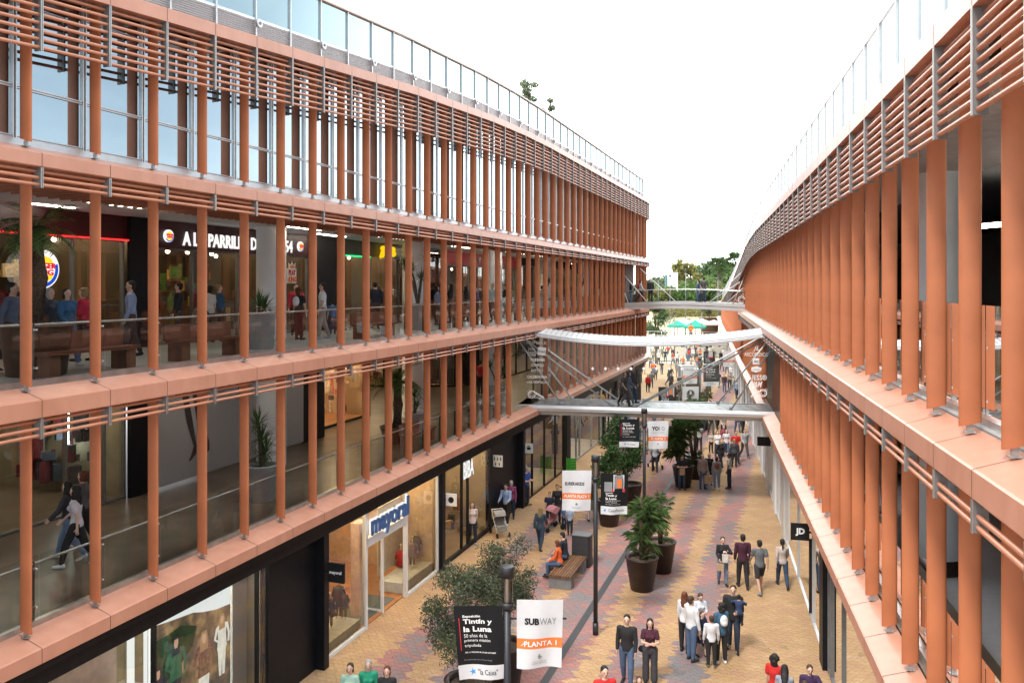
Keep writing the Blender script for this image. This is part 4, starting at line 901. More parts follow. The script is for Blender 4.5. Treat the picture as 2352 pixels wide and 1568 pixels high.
g = MB(); text_mb(g, 'WAY', LL.at(LL.col(917, 5.3), 5.3, zc2-.36), dl, width=(LL.col(927, 5.3)-LL.col(909, 5.3)), height=.4, ext=.04, bold=.03); tag(g.build('sign_lettering', M_letw), 'pale lettering half hidden behind the second column', 'sign')
g = MB(); s = LL.col(1101, 5.38); text_mb(g, 'V', LL.at(s, 5.38, zc2-.42), dl, height=.36, ext=.03, bold=.03); tag(g.build('sign_lettering', M_letw), 'white letter V on the bright red fascia of the upper gallery', 'sign')
# pendant lamps, menu screens and counters that give the restaurants depth
rp_ = random.Random(21)
for s0_, s1_, n_ in ((b0+5, e1-.4, 9), (e2+.4, e3-.4, 10), (e4+.4, e5-.4, 5), (e6+.4, e7-.4, 5)):
    for k in range(n_):
        s = rp_.uniform(s0_, s1_); u = rp_.uniform(6.2, 9.4); z = zc2-rp_.uniform(.25, .9); g = MB(); p = LL.at(s, u, z); g.ball(tuple(p), .07, nu=8, nv=6); g.tube([p, Vector((p.x, p.y, zc2))], .008, 4, mi=1); g.build('pendant_lamp', [emit('bulb', (1, .78, .5), 8), M_blackm], LB)
    for k in range(int((s1_-s0_)/1.5)):
        s = s0_+.6+k*1.5; g = MB(); lbox(g, LL, s-.55, s+.55, 10.7, 10.75, FL2+2.05, FL2+2.65); g.build('menu_screen', [emit('screen_a', (.5, .25, .06), .5), emit('screen_b', (.12, .25, .04), .5), emit('screen_c', (.5, .42, .3), .5)][k % 3], LB)
    g = MB(); lbox(g, LL, s0_, s1_, 9.6, 10.0, FL2+.03, FL2+1.1); g.build('counter', mat('counter_brown', (.16, .07, .03), .4), LB)
# poster with the legs in the lower gallery
pc = CL(455); o_ = -Vector((*LL.n, 0)); lpt = thing('poster', 'tall grey advertising panel printed with stockinged legs', 'poster', tuple(LL.at(pc, 5.28, FL1))); M_stk = mat('stocking_print', (.07, .05, .05), .7)
def limb(mb, pts, u, mi, L=LL, s0=0, dd=None):
    vs = []
    for i, (x, z, w) in enumerate(pts): vs += [L.at(s0+x-w, u, z), L.at(s0+x+w, u, z)]
    mb.add(vs, [(2*i, 2*i+1, 2*i+3, 2*i+2) for i in range(len(pts)-1)], mi)
s_ = CL(435, 5.28)
for dx, ph in ((-.0, .0), (.42, .14)):
    g = MB(); limb(g, [(dx, FL1+3.5, .17), (dx-.18, FL1+2.6, .15), (dx-.10, FL1+2.2, .12), (dx+.02, FL1+1.7, .13), (dx+.25+ph, FL1+.95, .06), (dx+.20+ph, FL1+.72, .11), (dx+.02+ph, FL1+.55, .05)], 5.285-ph*.02, 0, s0=s_); g.build('printed_leg', M_stk, lpt)
g = MB(); limb(g, [(2.4, FL1+3.5, .12), (2.35, FL1+2.6, .14), (2.45, FL1+2.0, .12), (2.5, FL1+1.2, .06)], 5.285, 0, s0=s_); g.build('printed_leg', M_stk, lpt)
g = MB(); limb(g, [(4.6, FL1+3.3, .06), (4.75, FL1+2.9, .10), (4.7, FL1+2.55, .03)], 5.285, 0, s0=s_)
g.build('printed_foot', M_stk, lpt)
# large lit poster at street level
def hill_mat():
    m, t, o = nodes_of('poster_landscape'); N = t.nodes.new; L = t.links.new
    b = N('ShaderNodeBsdfPrincipled'); L(b.outputs[0], o.inputs[0]); tcn = N('ShaderNodeTexCoord'); n1 = N('ShaderNodeTexNoise'); n1.inputs['Scale'].default_value = 3; n1.inputs['Detail'].default_value = 8; L(tcn.outputs['Object'], n1.inputs[0])
    r = N('ShaderNodeValToRGB'); e = r.color_ramp.elements; e[0].position = .35; e[0].color = (.03, .045, .02, 1); e[1].position = .68; e[1].color = (.30, .20, .08, 1); q = e.new(.5); q.color = (.13, .075, .05, 1)
    L(n1.outputs[0], r.inputs[0]); L(r.outputs[0], b.inputs['Base Color']); L(r.outputs[0], b.inputs['Emission Color']); b.inputs['Emission Strength'].default_value = .55; return m
def lit(m, s=.5):
    for n_ in m.node_tree.nodes:
        if n_.type == 'BSDF_PRINCIPLED': m.node_tree.links.new(n_.inputs['Base Color'].links[0].from_socket, n_.inputs['Emission Color']); n_.inputs['Emission Strength'].default_value = s
    return m
g = MB(); pu_ = U0+.42; pa, pb = gb, G(563)
q = lambda f, z: LL.at(pa+(pb-pa)*f, pu_-.003, z)
lbox(g, LL, pa, pb, pu_, pu_+.05, .1, ZT-.06, 0)
top = [(0, 3.2), (.2, 3.12), (.5, 3.03), (.62, 2.93), (.8, 2.82), (1, 2.77)]
vs = []
for f, z in top: vs += [q(f, .12), q(f, z)]
g.add(vs, [(2*i, 2*i+2, 2*i+3, 2*i+1) for i in range(len(top)-1)], 1)
for f0, f1, z0, z1 in ((.0, .55, 1.7, 2.95),):
    g.add([LL.at(pa+(pb-pa)*f, pu_-.005, z) for f, z in ((f0, z1-.1), (.2, 2.85), (.35, 2.9), (f1, z1-.25), (.5, 2.3), (.3, 2.0), (f0, z0))], [(6, 5, 4, 3, 2, 1, 0)], 2)
def figp(s0, z0, h, mtop, mleg, hair=5):
    k = h/1.7
    for w_, zz, ww, mi in ((0, 0, 0, 0),): pass
    limb(g, [(0, z0, .05*k), (-.01, z0+.8*k, .10*k)], pu_-.009, mleg, s0=s0-.07*k); limb(g, [(0, z0, .05*k), (.01, z0+.8*k, .10*k)], pu_-.009, mleg, s0=s0+.07*k)
    limb(g, [(0, z0+.75*k, .21*k), (0, z0+1.1*k, .17*k), (0, z0+1.42*k, .20*k), (0, z0+1.48*k, .07*k)], pu_-.011, mtop, s0=s0)
    limb(g, [(-.20*k, z0+1.42*k, .05*k), (-.30*k, z0+1.1*k, .045*k), (-.12*k, z0+.95*k, .04*k)], pu_-.012, mtop, s0=s0); limb(g, [(.20*k, z0+1.42*k, .05*k), (.3*k, z0+1.1*k, .045*k), (.28*k, z0+.85*k, .04*k)], pu_-.012, mtop, s0=s0)
    limb(g, [(0, z0+1.30*k, .13*k), (0, z0+1.55*k, .13*k), (0, z0+1.72*k, .08*k)], pu_-.013, hair, s0=s0); limb(g, [(0, z0+1.46*k, .04*k), (0, z0+1.56*k, .07*k), (0, z0+1.66*k, .06*k)], pu_-.015, 6, s0=s0)
w_ = pb-pa
figp(pa+w_*.88, 1.25, 1.38, 3, 3); figp(pa+w_*.64, .72, 1.75, 4, 3); figp(pa+w_*.29, 1.1, 1.6, 7, 8, 8); figp(pa+w_*.08, .75, 1.5, 8, 8, 8)
tag(g.build('shop_poster', [lit(m_) if i_ != 1 else m_ for i_, m_ in enumerate([mat('poster_sky', (.75, .78, .78), .6, var=.02), hill_mat(), mat('poster_wood', (.02, .035, .015), .8, scale=5, var=.5), mat('poster_cream', (.65, .62, .55), .7), mat('poster_tweed', (.16, .08, .05), .8, scale=15, var=.5), mat('poster_hair', (.34, .2, .1), .8), mat('poster_skin', (.5, .3, .2), .7), mat('poster_green', (.03, .10, .05), .8), mat('poster_navy', (.02, .02, .03), .8)])]), 'large lit fashion poster with women on a wooded hillside in the corner window', 'poster')
# mayoral sign, projecting flag signs
g = MB(); sA, sB = LL.col(846, U0-.1), LL.col(932, U0-.1)
for off, mi, dz in ((.0, 0, .035), (.08, 1, 0)):
    text_mb(g, 'mayoral', LL.at((sA+sB)/2+(-.03 if mi else .0), U0-.12-off, 3.02+dz), dl, width=(sB-sA), height=.80, ext=.05, bold=.03 if mi == 0 else .028, mi=mi)
tag(g.build('sign_lettering', [M_ltr, mat('mayoral_blue', (.05, .14, .36), .4)]), 'blue shop lettering with white edges above the open shop door', 'sign')
def flag_sign(L, s, u0, z, w, h, lines, label, bm, tm, side=-1, col=None, bold=.02):
    t = thing('projecting_sign', label, 'sign', tuple(L.at(s, u0, z-h/2)), 'projecting shop signs')
    i = Vector((*L.inn(s), 0)); r = -side*i   # reading direction seen from the camera side
    g = MB(); c = L.at(s, u0-w/2-.04, z); g.box(c, (w, .07, h), ax=AX(L, s)); g.build('sign_panel', bm, t)
    g = MB(); g.box(L.at(s, u0-.02, z), (.1, .04, .06), ax=AX(L, s)); g.build('sign_arm', M_blackm, t)
    g = MB(); d = Vector((*L.dirn(s), 0)); rr = i if L is LR else -i*1
    rd = (i if L is LR else -i)
    for tx, dz, ww in lines: text_mb(g, tx, c-d*.04+Vector((0, 0, dz)), tuple(rd) if L is LL else tuple(i), width=ww, ext=.006, bold=bold)
    g.build('sign_lettering', tm, t); return t
flag_sign(LL, ge-.16, U0-.28, 2.6, .50, .52, [('mayoral', 0, .36)], 'black projecting sign with tiny white lettering on the black pillar', M_blackm, M_letw)
M_lgs = mat('light_sign', (.62, .63, .60), .5, var=.03)
t = flag_sign(LL, gj+.2, U0-.02, 2.75, .46, .50, [('♿ WC', -9, .1)] if False else [], 'white projecting sign with restroom figures on the black wall', M_lgs, M_blackm) if False else None
def plain_flag(L, s, u0, z, w, h, label, bm, draw):
    t = thing('projecting_sign', label, 'sign', tuple(L.at(s, u0, z-h/2)), 'projecting shop signs')
    g = MB(); c = L.at(s, u0-w/2-.04, z); g.box(c, (w, .06, h), ax=AX(L, s)); g.build('sign_panel', bm, t); g = MB(); g.box(L.at(s, u0-.02, z), (.1, .04, .06), ax=AX(L, s)); g.build('sign_arm', M_blackm, t)
    g = MB(); i = Vector((*L.inn(s), 0)); d = Vector((*L.dirn(s), 0)); r = -i if L is LL else i
    draw(g, c-d*.034, -r if L is LL else r, d); g.build('pictogram', M_blackm, t); return t
def wc(g, c, r, d):
    for (x, z) in ((-.12, .10), (0, .10), (.13, .10), (-.07, -.12), (.08, -.12)):
        p = c+r*x*1.1+Vector((0, 0, z)); g.tube([p+Vector((0, 0, .045)), p+Vector((0, 0, .045))-d*.004], .02, 8); g.box(p-d*.002+Vector((0, 0, -.02)), (.045, .004, .09), ax=(r, d, Vector((0, 0, 1))))
plain_flag(LL, gj+.25, U0-.02, 2.85, .42, .48, 'white projecting sign with restroom figures on the black wall', M_lgs, wc)
def bx(g, c, r, d): g.box(c-d*.002, (.18, .004, .12), ax=(r, d, Vector((0, 0, 1)))); g.box(c-d*.002+Vector((0, 0, .1)), (.12, .004, .03), ax=(r, d, Vector((0, 0, 1))))
plain_flag(LL, gk-.15, U0-.3, 2.75, .36, .44, 'white projecting sign with a small bag symbol on the black corner pillar', M_lgs, bx)
def dot(g, c, r, d): g.tube([c, c-d*.006], .11, 20)
t = plain_flag(LL, gh+.3, U0-.2, 2.55, .40, .44, 'black projecting sign with a round white symbol next to the accessories shop', M_blackm, dot); t.children[2].data.materials[0] = M_letw
g = MB(); sA, sB = LL.col(1068, U0-.05), LL.col(1083, U0-.05); text_mb(g, 'BIBA', LL.at((sA+sB)/2, U0-.06, 3.1), dl, width=(sB-sA)*1.5, height=.66, ext=.02, bold=.0); lbox(g, LL, sA-.25, sB+.25, U0, U0+.03, 2.72, 3.5, 1); tag(g.build('sign_lettering', [M_ltr, mat('sign_slate', (.12, .13, .14), .5)]), 'tall narrow lit lettering in the accessories shop window', 'sign')
g = MB(); p = LL.at(LL.col(1312, 0.3), .3, 3.35); 
for q_, r_ in ((-.34, .26), (-.16, .2), (0, .18), (.16, .2), (.32, .14)): cap_ = g.tube([p+Vector((q_, 0, r_)), p+Vector((q_, 0, -r_))], .085, 10)
tag(g.build('green_sign', [emit('lit_green', (.1, .9, .05), 1.2), M_letw]), 'bright green lit shop sign just under the near edge of the glazed bridge', 'sign')
g = MB(); p = LL.at(LL.col(1384, .35), .35, 2.6); g.lathe([(0, -.06), (.36, -.06), (.40, 0), (.36, .06), (0, .06)], (0, 0, 0), 24)
g.v = [(p.x+x*.55+z*.2, p.y+z, p.z+y*1.55) for x, y, z in g.v]; tag(g.build('oval_sign', mat('amber_sign', (.75, .36, .03), .4)), 'oval amber sign standing out from the shopfront beyond the glass doors', 'sign')
# right side signs
RRn = (.974, -.2264, 0)
flag_sign(LR, GRc(1862)-.0, .67, 2.55, .55, .52, [('JD', 0, .28)], 'black projecting sign with two white letters before the right shop glass', M_blackm, M_letw, bold=.05)
g = MB(); s = GRc(1862); lbox(g, LR, s-.03, s+.03, .62, .70, 0, 2.35); g.build('sign_post', M_blackm, RB)
flag_sign(LR, GRc(1778), .55, 2.9, .6, .42, [], 'small black projecting sign on the white panels of the right side', M_blackm, M_letw)
flag_sign(LR, GRc(1752), .55, 2.9, .6, .42, [], 'farther black projecting sign on the right, just beyond the bridge', M_blackm, M_letw)
# ================================================================ plants
def leafmat(name, col, tr=.25, isl=.45):
    return mat(name, col, .6, var=.2, scale=1.5, island=isl, trans=tr)
M_olive = leafmat('olive_leaf', (.062, .082, .042)); M_citrus = leafmat('citrus_leaf', (.035, .085, .018)); M_palm = leafmat('palm_leaf', (.095, .17, .05), .3, .7); M_yucca = leafmat('yucca_leaf', (.06, .13, .035))
M_park = [leafmat('park_leaf_green', (.12, .20, .055), .4), leafmat('park_leaf_yellow', (.24, .23, .07), .4), leafmat('park_leaf_dark', (.07, .13, .045), .35), leafmat('park_leaf_pale', (.17, .21, .12), .4)]
M_bark = mat('bark', (.13, .10, .075), .9, scale=12, var=.35, bump=.5); M_barkp = mat('palm_bark', (.10, .065, .04), .95, scale=20, var=.5, bump=.8)
M_pot = mat('rusty_pot', (.032, .019, .015), .42, .15, var=.35, scale=3); M_soil = mat('soil', (.09, .065, .045), .95, scale=20, var=.4)
M_potg = mat('grey_pot', (.33, .33, .34), .55, var=.08)
def crown(clumps, n, size, seed, aspect=.45, jitter=.9):
    """many leaf sized faces spread through the volume of overlapping clumps"""
    rr = np.random.RandomState(seed); V = []; Fc = []
    tot = sum(c[3]**2 for c in clumps)
    for (x, y, z, r) in clumps:
        m = max(6, int(n*r*r/tot)); d = rr.normal(size=(m, 3)); d /= np.linalg.norm(d, axis=1)[:, None]
        rad = r*(.25+.80*rr.rand(m)**.5); p = d*rad[:, None]*np.array([1, 1, .82])+np.array([x, y, z])+rr.normal(size=(m, 3))*r*.08*jitter
        t = rr.normal(size=(m, 3)); t /= np.linalg.norm(t, axis=1)[:, None]; b = np.cross(t, d+rr.normal(size=(m, 3))*.5); b /= np.maximum(1e-6, np.linalg.norm(b, axis=1))[:, None]
        s = size*(.6+.8*rr.rand(m)); a_ = t*s[:, None]; b_ = b*(s*aspect)[:, None]; k = len(V)*1
        q = np.stack([p-a_, p-b_*.9, p+a_, p+b_*.9], 1).reshape(-1, 3); V.append(q)
    V = np.concatenate(V); nq = len(V)//4
    return V, [(4*i, 4*i+1, 4*i+2, 4*i+3) for i in range(nq)]
def clumps_for(r, h, n, seed, z0, cr=1.):
    rr = random.Random(seed); out = []
    for i in range(n):
        a = rr.uniform(0, 6.28); q = rr.uniform(.0, 1)**.6*r*.72; zz = z0+rr.uniform(0, 1)*h; k = 1-abs((zz-z0)/h-.45)*.7
        out.append((q*math.cos(a)*k, q*math.sin(a)*k, zz, r*cr*rr.uniform(.26, .44)))
    return out
def tree_obj(name, label, cat, loc, h, r, mleaf, seed, nleaf=4000, size=.06, trunk=.12, group=None, z0=None, ncl=16, limbs=5, aspect=.45, cr=1.):
    t = thing(name, label, cat, loc, group); z0 = z0 if z0 is not None else h*.35
    cl = clumps_for(r, h-z0-r*.25, ncl, seed, z0+r*.15, cr); rr = random.Random(seed)
    mb = MB(); zc = z0+(h-z0)*.25
    mb.tube([(0, 0, 0), (.02*h*rr.uniform(-1, 1), .02*h, zc*.5), (0, 0, zc)], [trunk, trunk*.8, trunk*.6], 8)
    for i in range(limbs):
        c = cl[i % len(cl)]; mb.tube([(0, 0, zc*rr.uniform(.75, 1)), (c[0]*.4, c[1]*.4, (zc+c[2])/2), c[:3]], [trunk*.5, trunk*.32, trunk*.12], 6)
    mb.v = [(x+loc[0], y+loc[1], z+loc[2]) for x, y, z in mb.v]; mb.build('trunk', M_bark, t)
    V, Fc = crown(cl, nleaf, size, seed, aspect); me = bpy.data.meshes.new('crown'); me.from_pydata(V.tolist(), [], Fc); me.materials.append(mleaf)
    o = bpy.data.objects.new('crown', me); C.objects.link(o); o.parent = t; return t
def frond_fan(mb, base, az, el, L_, fr, n=12, w=.0085, mi=0):
    """fan palm leaf: petiole and a fan of narrow folded blades"""
    d = Vector((math.cos(az)*math.cos(el), math.sin(az)*math.cos(el), math.sin(el))); base = Vector(base); tip = base+d*L_
    mb.tube([base, base+d*L_*.5+Vector((0, 0, .02)), tip], .009, 4, mi=mi+1, cap=False)
    side = d.cross(Vector((0, 0, 1))).normalized(); upv = side.cross(d)
    for i in range(n):
        a = (i/(n-1)-.5)*3.6; q = d*math.cos(a)+side*math.sin(a); q = (q+upv*.10*math.cos(a*2)).normalized(); ln = fr*1.12*(1-.22*abs(a)/1.8)*(.85+.3*((i*7)%5)/4); dr = Vector((0, 0, -ln*.28))
        s = q.cross(upv).normalized()*w; m_ = tip+q*ln*.55; e = tip+q*ln+dr
        mb.add([tip, m_+s, e, m_-s], [(0, 1, 2), (0, 2, 3)], mi)
def rosette(mb, c, n, ln, w, seed, mi=0, droop=.35, elmin=-.3):
    rr = random.Random(seed)
    for i in range(n):
        az = rr.uniform(0, 6.283); el = elmin+(1.45-elmin)*(i/n)**.9; L_ = ln*rr.uniform(.75, 1.1)
        d = Vector((math.cos(az)*math.cos(el), math.sin(az)*math.cos(el), math.sin(el))); s = d.cross(Vector((0, 0, 1))).normalized()*w
        c0 = Vector(c); m_ = c0+d*L_*.5; e = c0+d*L_+Vector((0, 0, -L_*droop*max(0, math.cos(el))*.6))
        mb.add([c0-s*.6, c0+s*.6, m_+s, m_-s], [(0, 1, 2, 3)], mi); mb.add([m_-s, m_+s, e], [(0, 1, 2)], mi)
def pot(loc, rt, rb, h, label, group=None, m=None, name='planter', lip=True):
    t = thing(name, label, 'planter', loc, group); x, y, z = loc; g = MB()
    pr = [(rb*.96, 0), (rb, .02), (rt*.97, h-.06), (rt, h-.05), (rt+.01, h-.01), (rt-.02, h), (rt-.12 if lip else rt-.04, h-.02), (rt-.15 if lip else rt-.05, h-.08), (rt-.16 if lip else rt-.06, h-.12)]
    g.lathe(pr, loc, 36); g.lathe([(0.001, 0), (rb*.96, 0)], loc, 36); g.build('pot', m or M_pot, t); g = MB(); g.lathe([(0.001, h-.10), (rt-.15 if lip else rt-.05, h-.11)], loc, 28, smooth=False); g.build('soil', M_soil, t); return t
def fan_palm(loc, label, hs, seed, group=None, fr=.42, nf=22, name='fan_palm', lean=.35):
    t = thing(name, label, 'palm', loc, group); rr = random.Random(seed); tr = MB(); lf = MB()
    for k, h in enumerate(hs):
        a = rr.uniform(0, 6.28); q = lean*(.3+rr.random()) if k else .05; top = Vector((q*math.cos(a), q*math.sin(a), h)); b = Vector((.12*math.cos(a), .12*math.sin(a), 0)) if k else Vector((0, 0, 0))
        tr.tube([b, b+(top-b)*.5+Vector((0, 0, .04)), top], [.085, .095, .07], 9)
        for i in range(nf): frond_fan(lf, top, rr.uniform(0, 6.28), rr.uniform(-.85, 1.3), rr.uniform(.16, .40), fr*rr.uniform(.8, 1.15))
    for i in range(4): frond_fan(lf, (0, 0, .05), rr.uniform(0, 6.28), rr.uniform(.3, 1.1), .3, fr*.7)
    for g, nm, m_ in ((tr, 'trunk', M_barkp), (lf, 'fronds', [M_palm, M_bark])):
        g.v = [(x+loc[0], y+loc[1], z+loc[2]) for x, y, z in g.v]; g.build(nm, m_, t)
    return t
def yucca(loc, label, stems, seed, ln=.5, n=46, group=None, name='yucca'):
    t = thing(name, label, 'plant', loc, group); tr = MB(); lf = MB()
    for k, (dx, dy, h) in enumerate(stems):
        tr.tube([(0, 0, 0), (dx*.4, dy*.4, h*.6), (dx, dy, h)], [.05, .04, .035], 7); rosette(lf, (dx, dy, h), n, ln, .018, seed+k)
    for g, nm, m_ in ((tr, 'stem', M_bark), (lf, 'leaves', M_yucca)):
        g.v = [(x+loc[0], y+loc[1], z+loc[2]) for x, y, z in g.v]; g.build(nm, m_, t)
    return t
def feather_palm(loc, label, h, seed, ln=1.6, nf=34, tr_=.16, m=None, group=None, name='feather_palm'):
    t = thing(name, label, 'palm', loc, group); rr = random.Random(seed); g = MB(); x, y, z = loc
    g.tube([(x, y, z), (x+.02*h, y, z+h*.5), (x, y, z+h)], [tr_*1.15, tr_, tr_*.9], 12); g.build('trunk', M_barkp, t); lf = MB()
    for i in range(nf):
        az = rr.uniform(0, 6.283); el = rr.uniform(-.5, 1.3); d = Vector((math.cos(az), math.sin(az), 0)); L_ = ln*rr.uniform(.8, 1.1); prev = Vector((x, y, z+h)); n = 9
        for k in range(n):
            f = k/n; e2 = el-1.3*f; nx = prev+(d*math.cos(e2)+Vector((0, 0, math.sin(e2))))*L_/n; s = d.cross(Vector((0, 0, 1)))
            w = L_*.28*math.sin(math.pi*min(.97, f*.85+.15)); dv = (nx-prev)
            for sg in (1, -1):
                for q in (0, .5): p = prev+dv*q; lf.add([p, p+dv*.35, p+s*sg*w+dv*.9-Vector((0, 0, w*.35))], [(0, 1, 2)])
            prev = nx
    lf.build('fronds', m or M_palm, t); return t
# --- street planters
PG = 'large dark planters along the middle of the street'
def street_pot(x, y, label, zt=1.1, rt=.56, rb=.38): p = GP(x, y); return pot((p.x, p.y, 0), rt, rb, zt, label, PG), p
_, p = street_pot(1474, 1352, 'dark conical planter holding the multi stemmed fan palm, beside the lamp post row')
fan_palm((p.x, p.y, 1.0), 'multi stemmed green fan palm in the dark planter near the bench', [1.55, 1.35, 1.0, .75], 3, nf=20, lean=.42)
_, p = street_pot(1517, 1311, 'dark conical planter half hidden right behind the fan palm planter')
fan_palm((p.x, p.y, 1.0), 'small fan palm with one thin stem leaning right, behind the big fan palm', [1.35], 5, nf=14, fr=.3)
pA = Vector((-1.02, 19.0, 0)); pot((pA.x, pA.y, 0), .56, .40, 1.1, 'dark planter with the olive tree at the bottom edge, below the black banner', PG)
tree_obj('olive_tree', 'loose grey green olive tree in the planter beside the black banner', 'tree', (pA.x-.15, pA.y+.1, 1.0), 2.55, 1.15, M_olive, 11, 12500, .045, .07, z0=.65, ncl=44, aspect=.3, cr=.8, limbs=14)
pB = Vector((-.20, 20.9, 0)); pot((pB.x, pB.y, 0), .56, .40, 1.1, 'dark planter just behind the nearest lamp post', PG)
tree_obj('olive_tree', 'second olive tree rising behind the nearest lamp post', 'tree', (pB.x, pB.y, 1.0), 2.7, 1.05, M_olive, 12, 9500, .045, .07, z0=.8, ncl=36, aspect=.3, cr=.8, limbs=12)
_, p = street_pot(1399, 1205, 'dark planter under the black banner with the red picture')
tree_obj('citrus_tree', 'rounded dark green citrus tree behind the pair of banners', 'tree', (p.x+.0, p.y, 1.0), 2.3, .9, M_citrus, 14, 3600, .06, .06, z0=.5)
pc_ = GP(1448, 1163); pot((pc_.x, pc_.y, 0), .56, .38, 1.1, 'dark planter beyond the banners, holding the taller citrus tree', PG)
tree_obj('citrus_tree', 'taller dense citrus tree just before the bridge, left of the street lamps', 'tree', (pc_.x-.35, pc_.y, 1.0), 3.1, 1.25, M_citrus, 15, 7500, .06, .07, z0=.5, ncl=20)
_, p = street_pot(1569, 1117, 'dark planter that the man in dark clothes leans against')
fan_palm((p.x, p.y, 1.0), 'bushy fan palm in the middle planter just before the glazed bridge', [1.9, 1.5, 1.2, .8], 23, nf=30, fr=.5, lean=.6)
_, p = street_pot(1597, 1098, 'dark planter right of the leaning man, under the palm')
fan_palm((p.x, p.y, 1.0), 'tall fan palm crown seen right in front of the bridge edge', [2.7, 2.0], 24, nf=34, fr=.55)
for x, y, lb in ((1560, 1000, 'dark planter in the shade just under the glazed bridge'), (1618, 985, 'low dark planter beyond the bridge, between the walkers')):
    street_pot(x, y, lb)
p = GP(1618, 985); fan_palm((p.x, p.y, 1.0), 'palm beyond the bridge rising between the crowd', [1.4, .9], 31, nf=16)
p = GP(1560, 1000); fan_palm((p.x, p.y, 1.0), 'fan palm in the shade under the glazed bridge', [1.6, 1.0], 32, nf=18)
# --- gallery plants
GL = lambda s, u, z: LL.at(s, u, z)
def gal_pot(x, u, z, rt, rb, h, label, m=M_potg): p = LL.at(LL.col(x, u), u, z); pot(tuple(p), rt, rb, h, label, 'planters on the galleries', m, lip=False); return p
p = gal_pot(596, 1.9, FL2, .42, .36, .95, 'grey tub on the upper gallery in front of the white column'); yucca((p.x, p.y, p.z+.85), 'small spiky palm in the grey tub by the white column', [(0, 0, .25), (.1, .1, .2)], 41, .55)
p = gal_pot(600, 1.9, FL1, .40, .34, .95, 'grey tub on the lower gallery in front of the white column'); yucca((p.x, p.y, p.z+.85), 'tall bushy yucca in the grey tub on the lower gallery', [(0, 0, .7), (.1, .05, .4), (-.12, .1, 1.1), (.02, .1, .1)], 43, .62, 60)
p = gal_pot(960, 2.0, FL2, .48, .32, 1.0, 'pale tapered tub on the upper gallery behind the fins'); yucca((p.x, p.y, p.z+.9), 'branching yucca with bare stems in front of the second column', [(-.5, .1, 1.5), (.35, 0, 1.75), (-.25, .2, 1.3), (.1, .1, 1.0)], 45, .5, 50)
p = gal_pot(912, 2.2, FL1, .62, .45, .6, 'wide dark bowl planter on the lower gallery', M_pot); feather_palm((p.x, p.y, p.z+.5), 'thick trunked palm in the wide dark bowl of the lower gallery', 1.7, 47, 1.2, 30, .19)
p = gal_pot(952, 3.0, FL1, .4, .35, .6, 'grey tub at the foot of the second lower column'); yucca((p.x, p.y, p.z+.5), 'pale leaved yucca before the second lower column', [(0, 0, .7), (.1, 0, .3)], 48, .5)
p = gal_pot(1140, 2.0, FL1, .45, .35, .9, 'grey tub by the third lower column'); yucca((p.x, p.y, p.z+.8), 'yucca with several heads by the third lower column', [(0, 0, 1.3), (-.3, 0, 1.), (.3, 0, .7)], 49, .55, 50)
for x, sd in ((1250, 51), (1330, 52), (1290, 53)):
    p = gal_pot(x, 1.8, FL2, .42, .32, .9, {1250: 'pale tub by the fourth upper column', 1330: 'pale tub at the far end of the upper gallery', 1290: 'pale tub between two far fins of the upper gallery'}[x]); yucca((p.x, p.y, p.z+.8), {1250: 'tall yucca by the fourth upper column', 1330: 'slim yucca near the far end of the upper gallery', 1290: 'short yucca between two far fins of the upper gallery'}[x], [(0, 0, 1.5), (.25, 0, 1.0)], sd, .5, 36)
p = LL.at(LL.col(84, 1.9), 1.9, FL2); pot(tuple(p), .62, .5, .95, 'broad brown planter with a palm at the far left of the upper gallery', 'planters on the galleries', mat('brown_pot', (.10, .055, .035), .5), lip=False)
feather_palm((p.x, p.y, p.z+.85), 'thick trunked feather palm at the far left of the upper gallery', 1.9, 55, .95, 26, .16)
p = LR.at(11.5, 1.24, FL1); pot(tuple(p), .4, .35, .8, 'grey tub behind the lower fins on the right', 'planters on the galleries', M_potg, lip=False); yucca((p.x, p.y, p.z+.7), 'yucca behind the lower fins on the right', [(0, 0, 1.5), (.3, 0, 1.1), (-.2, .2, 1.8)], 57, .5)
# --- benches on the galleries: timber faced
for x, z, lb in ((200, FL2, 'brown bench behind the glass near the burger restaurant'), (475, FL2, 'brown bench between the second and third columns, upper gallery'), (860, FL2, 'brown bench in front of the sandwich shop'), (1070, FL2, 'brown bench by the red fronted restaurant'), (960, FL1, 'brown slatted bench on the lower gallery')):
    s = LL.col(x, 1.4); t = thing('gallery_bench', lb, 'bench', tuple(LL.at(s, 1.4, z)), 'benches on the galleries')
    g = MB(); lbox(g, LL, s-1.1, s+1.1, 1.15, 1.6, z+.40, z+.46); g.build('seat', M_bwood, t); g = MB(); lbox(g, LL, s-1.1, s+1.1, 1.60, 1.65, z+.44, z+.80); g.build('backrest', M_bwood, t)
    for q in (-.9, .9): g = MB(); lbox(g, LL, s+q-.12, s+q+.12, 1.2, 1.6, z, z+.40); g.build('leg', mat('bench_block', (.22, .10, .06), .6), t)
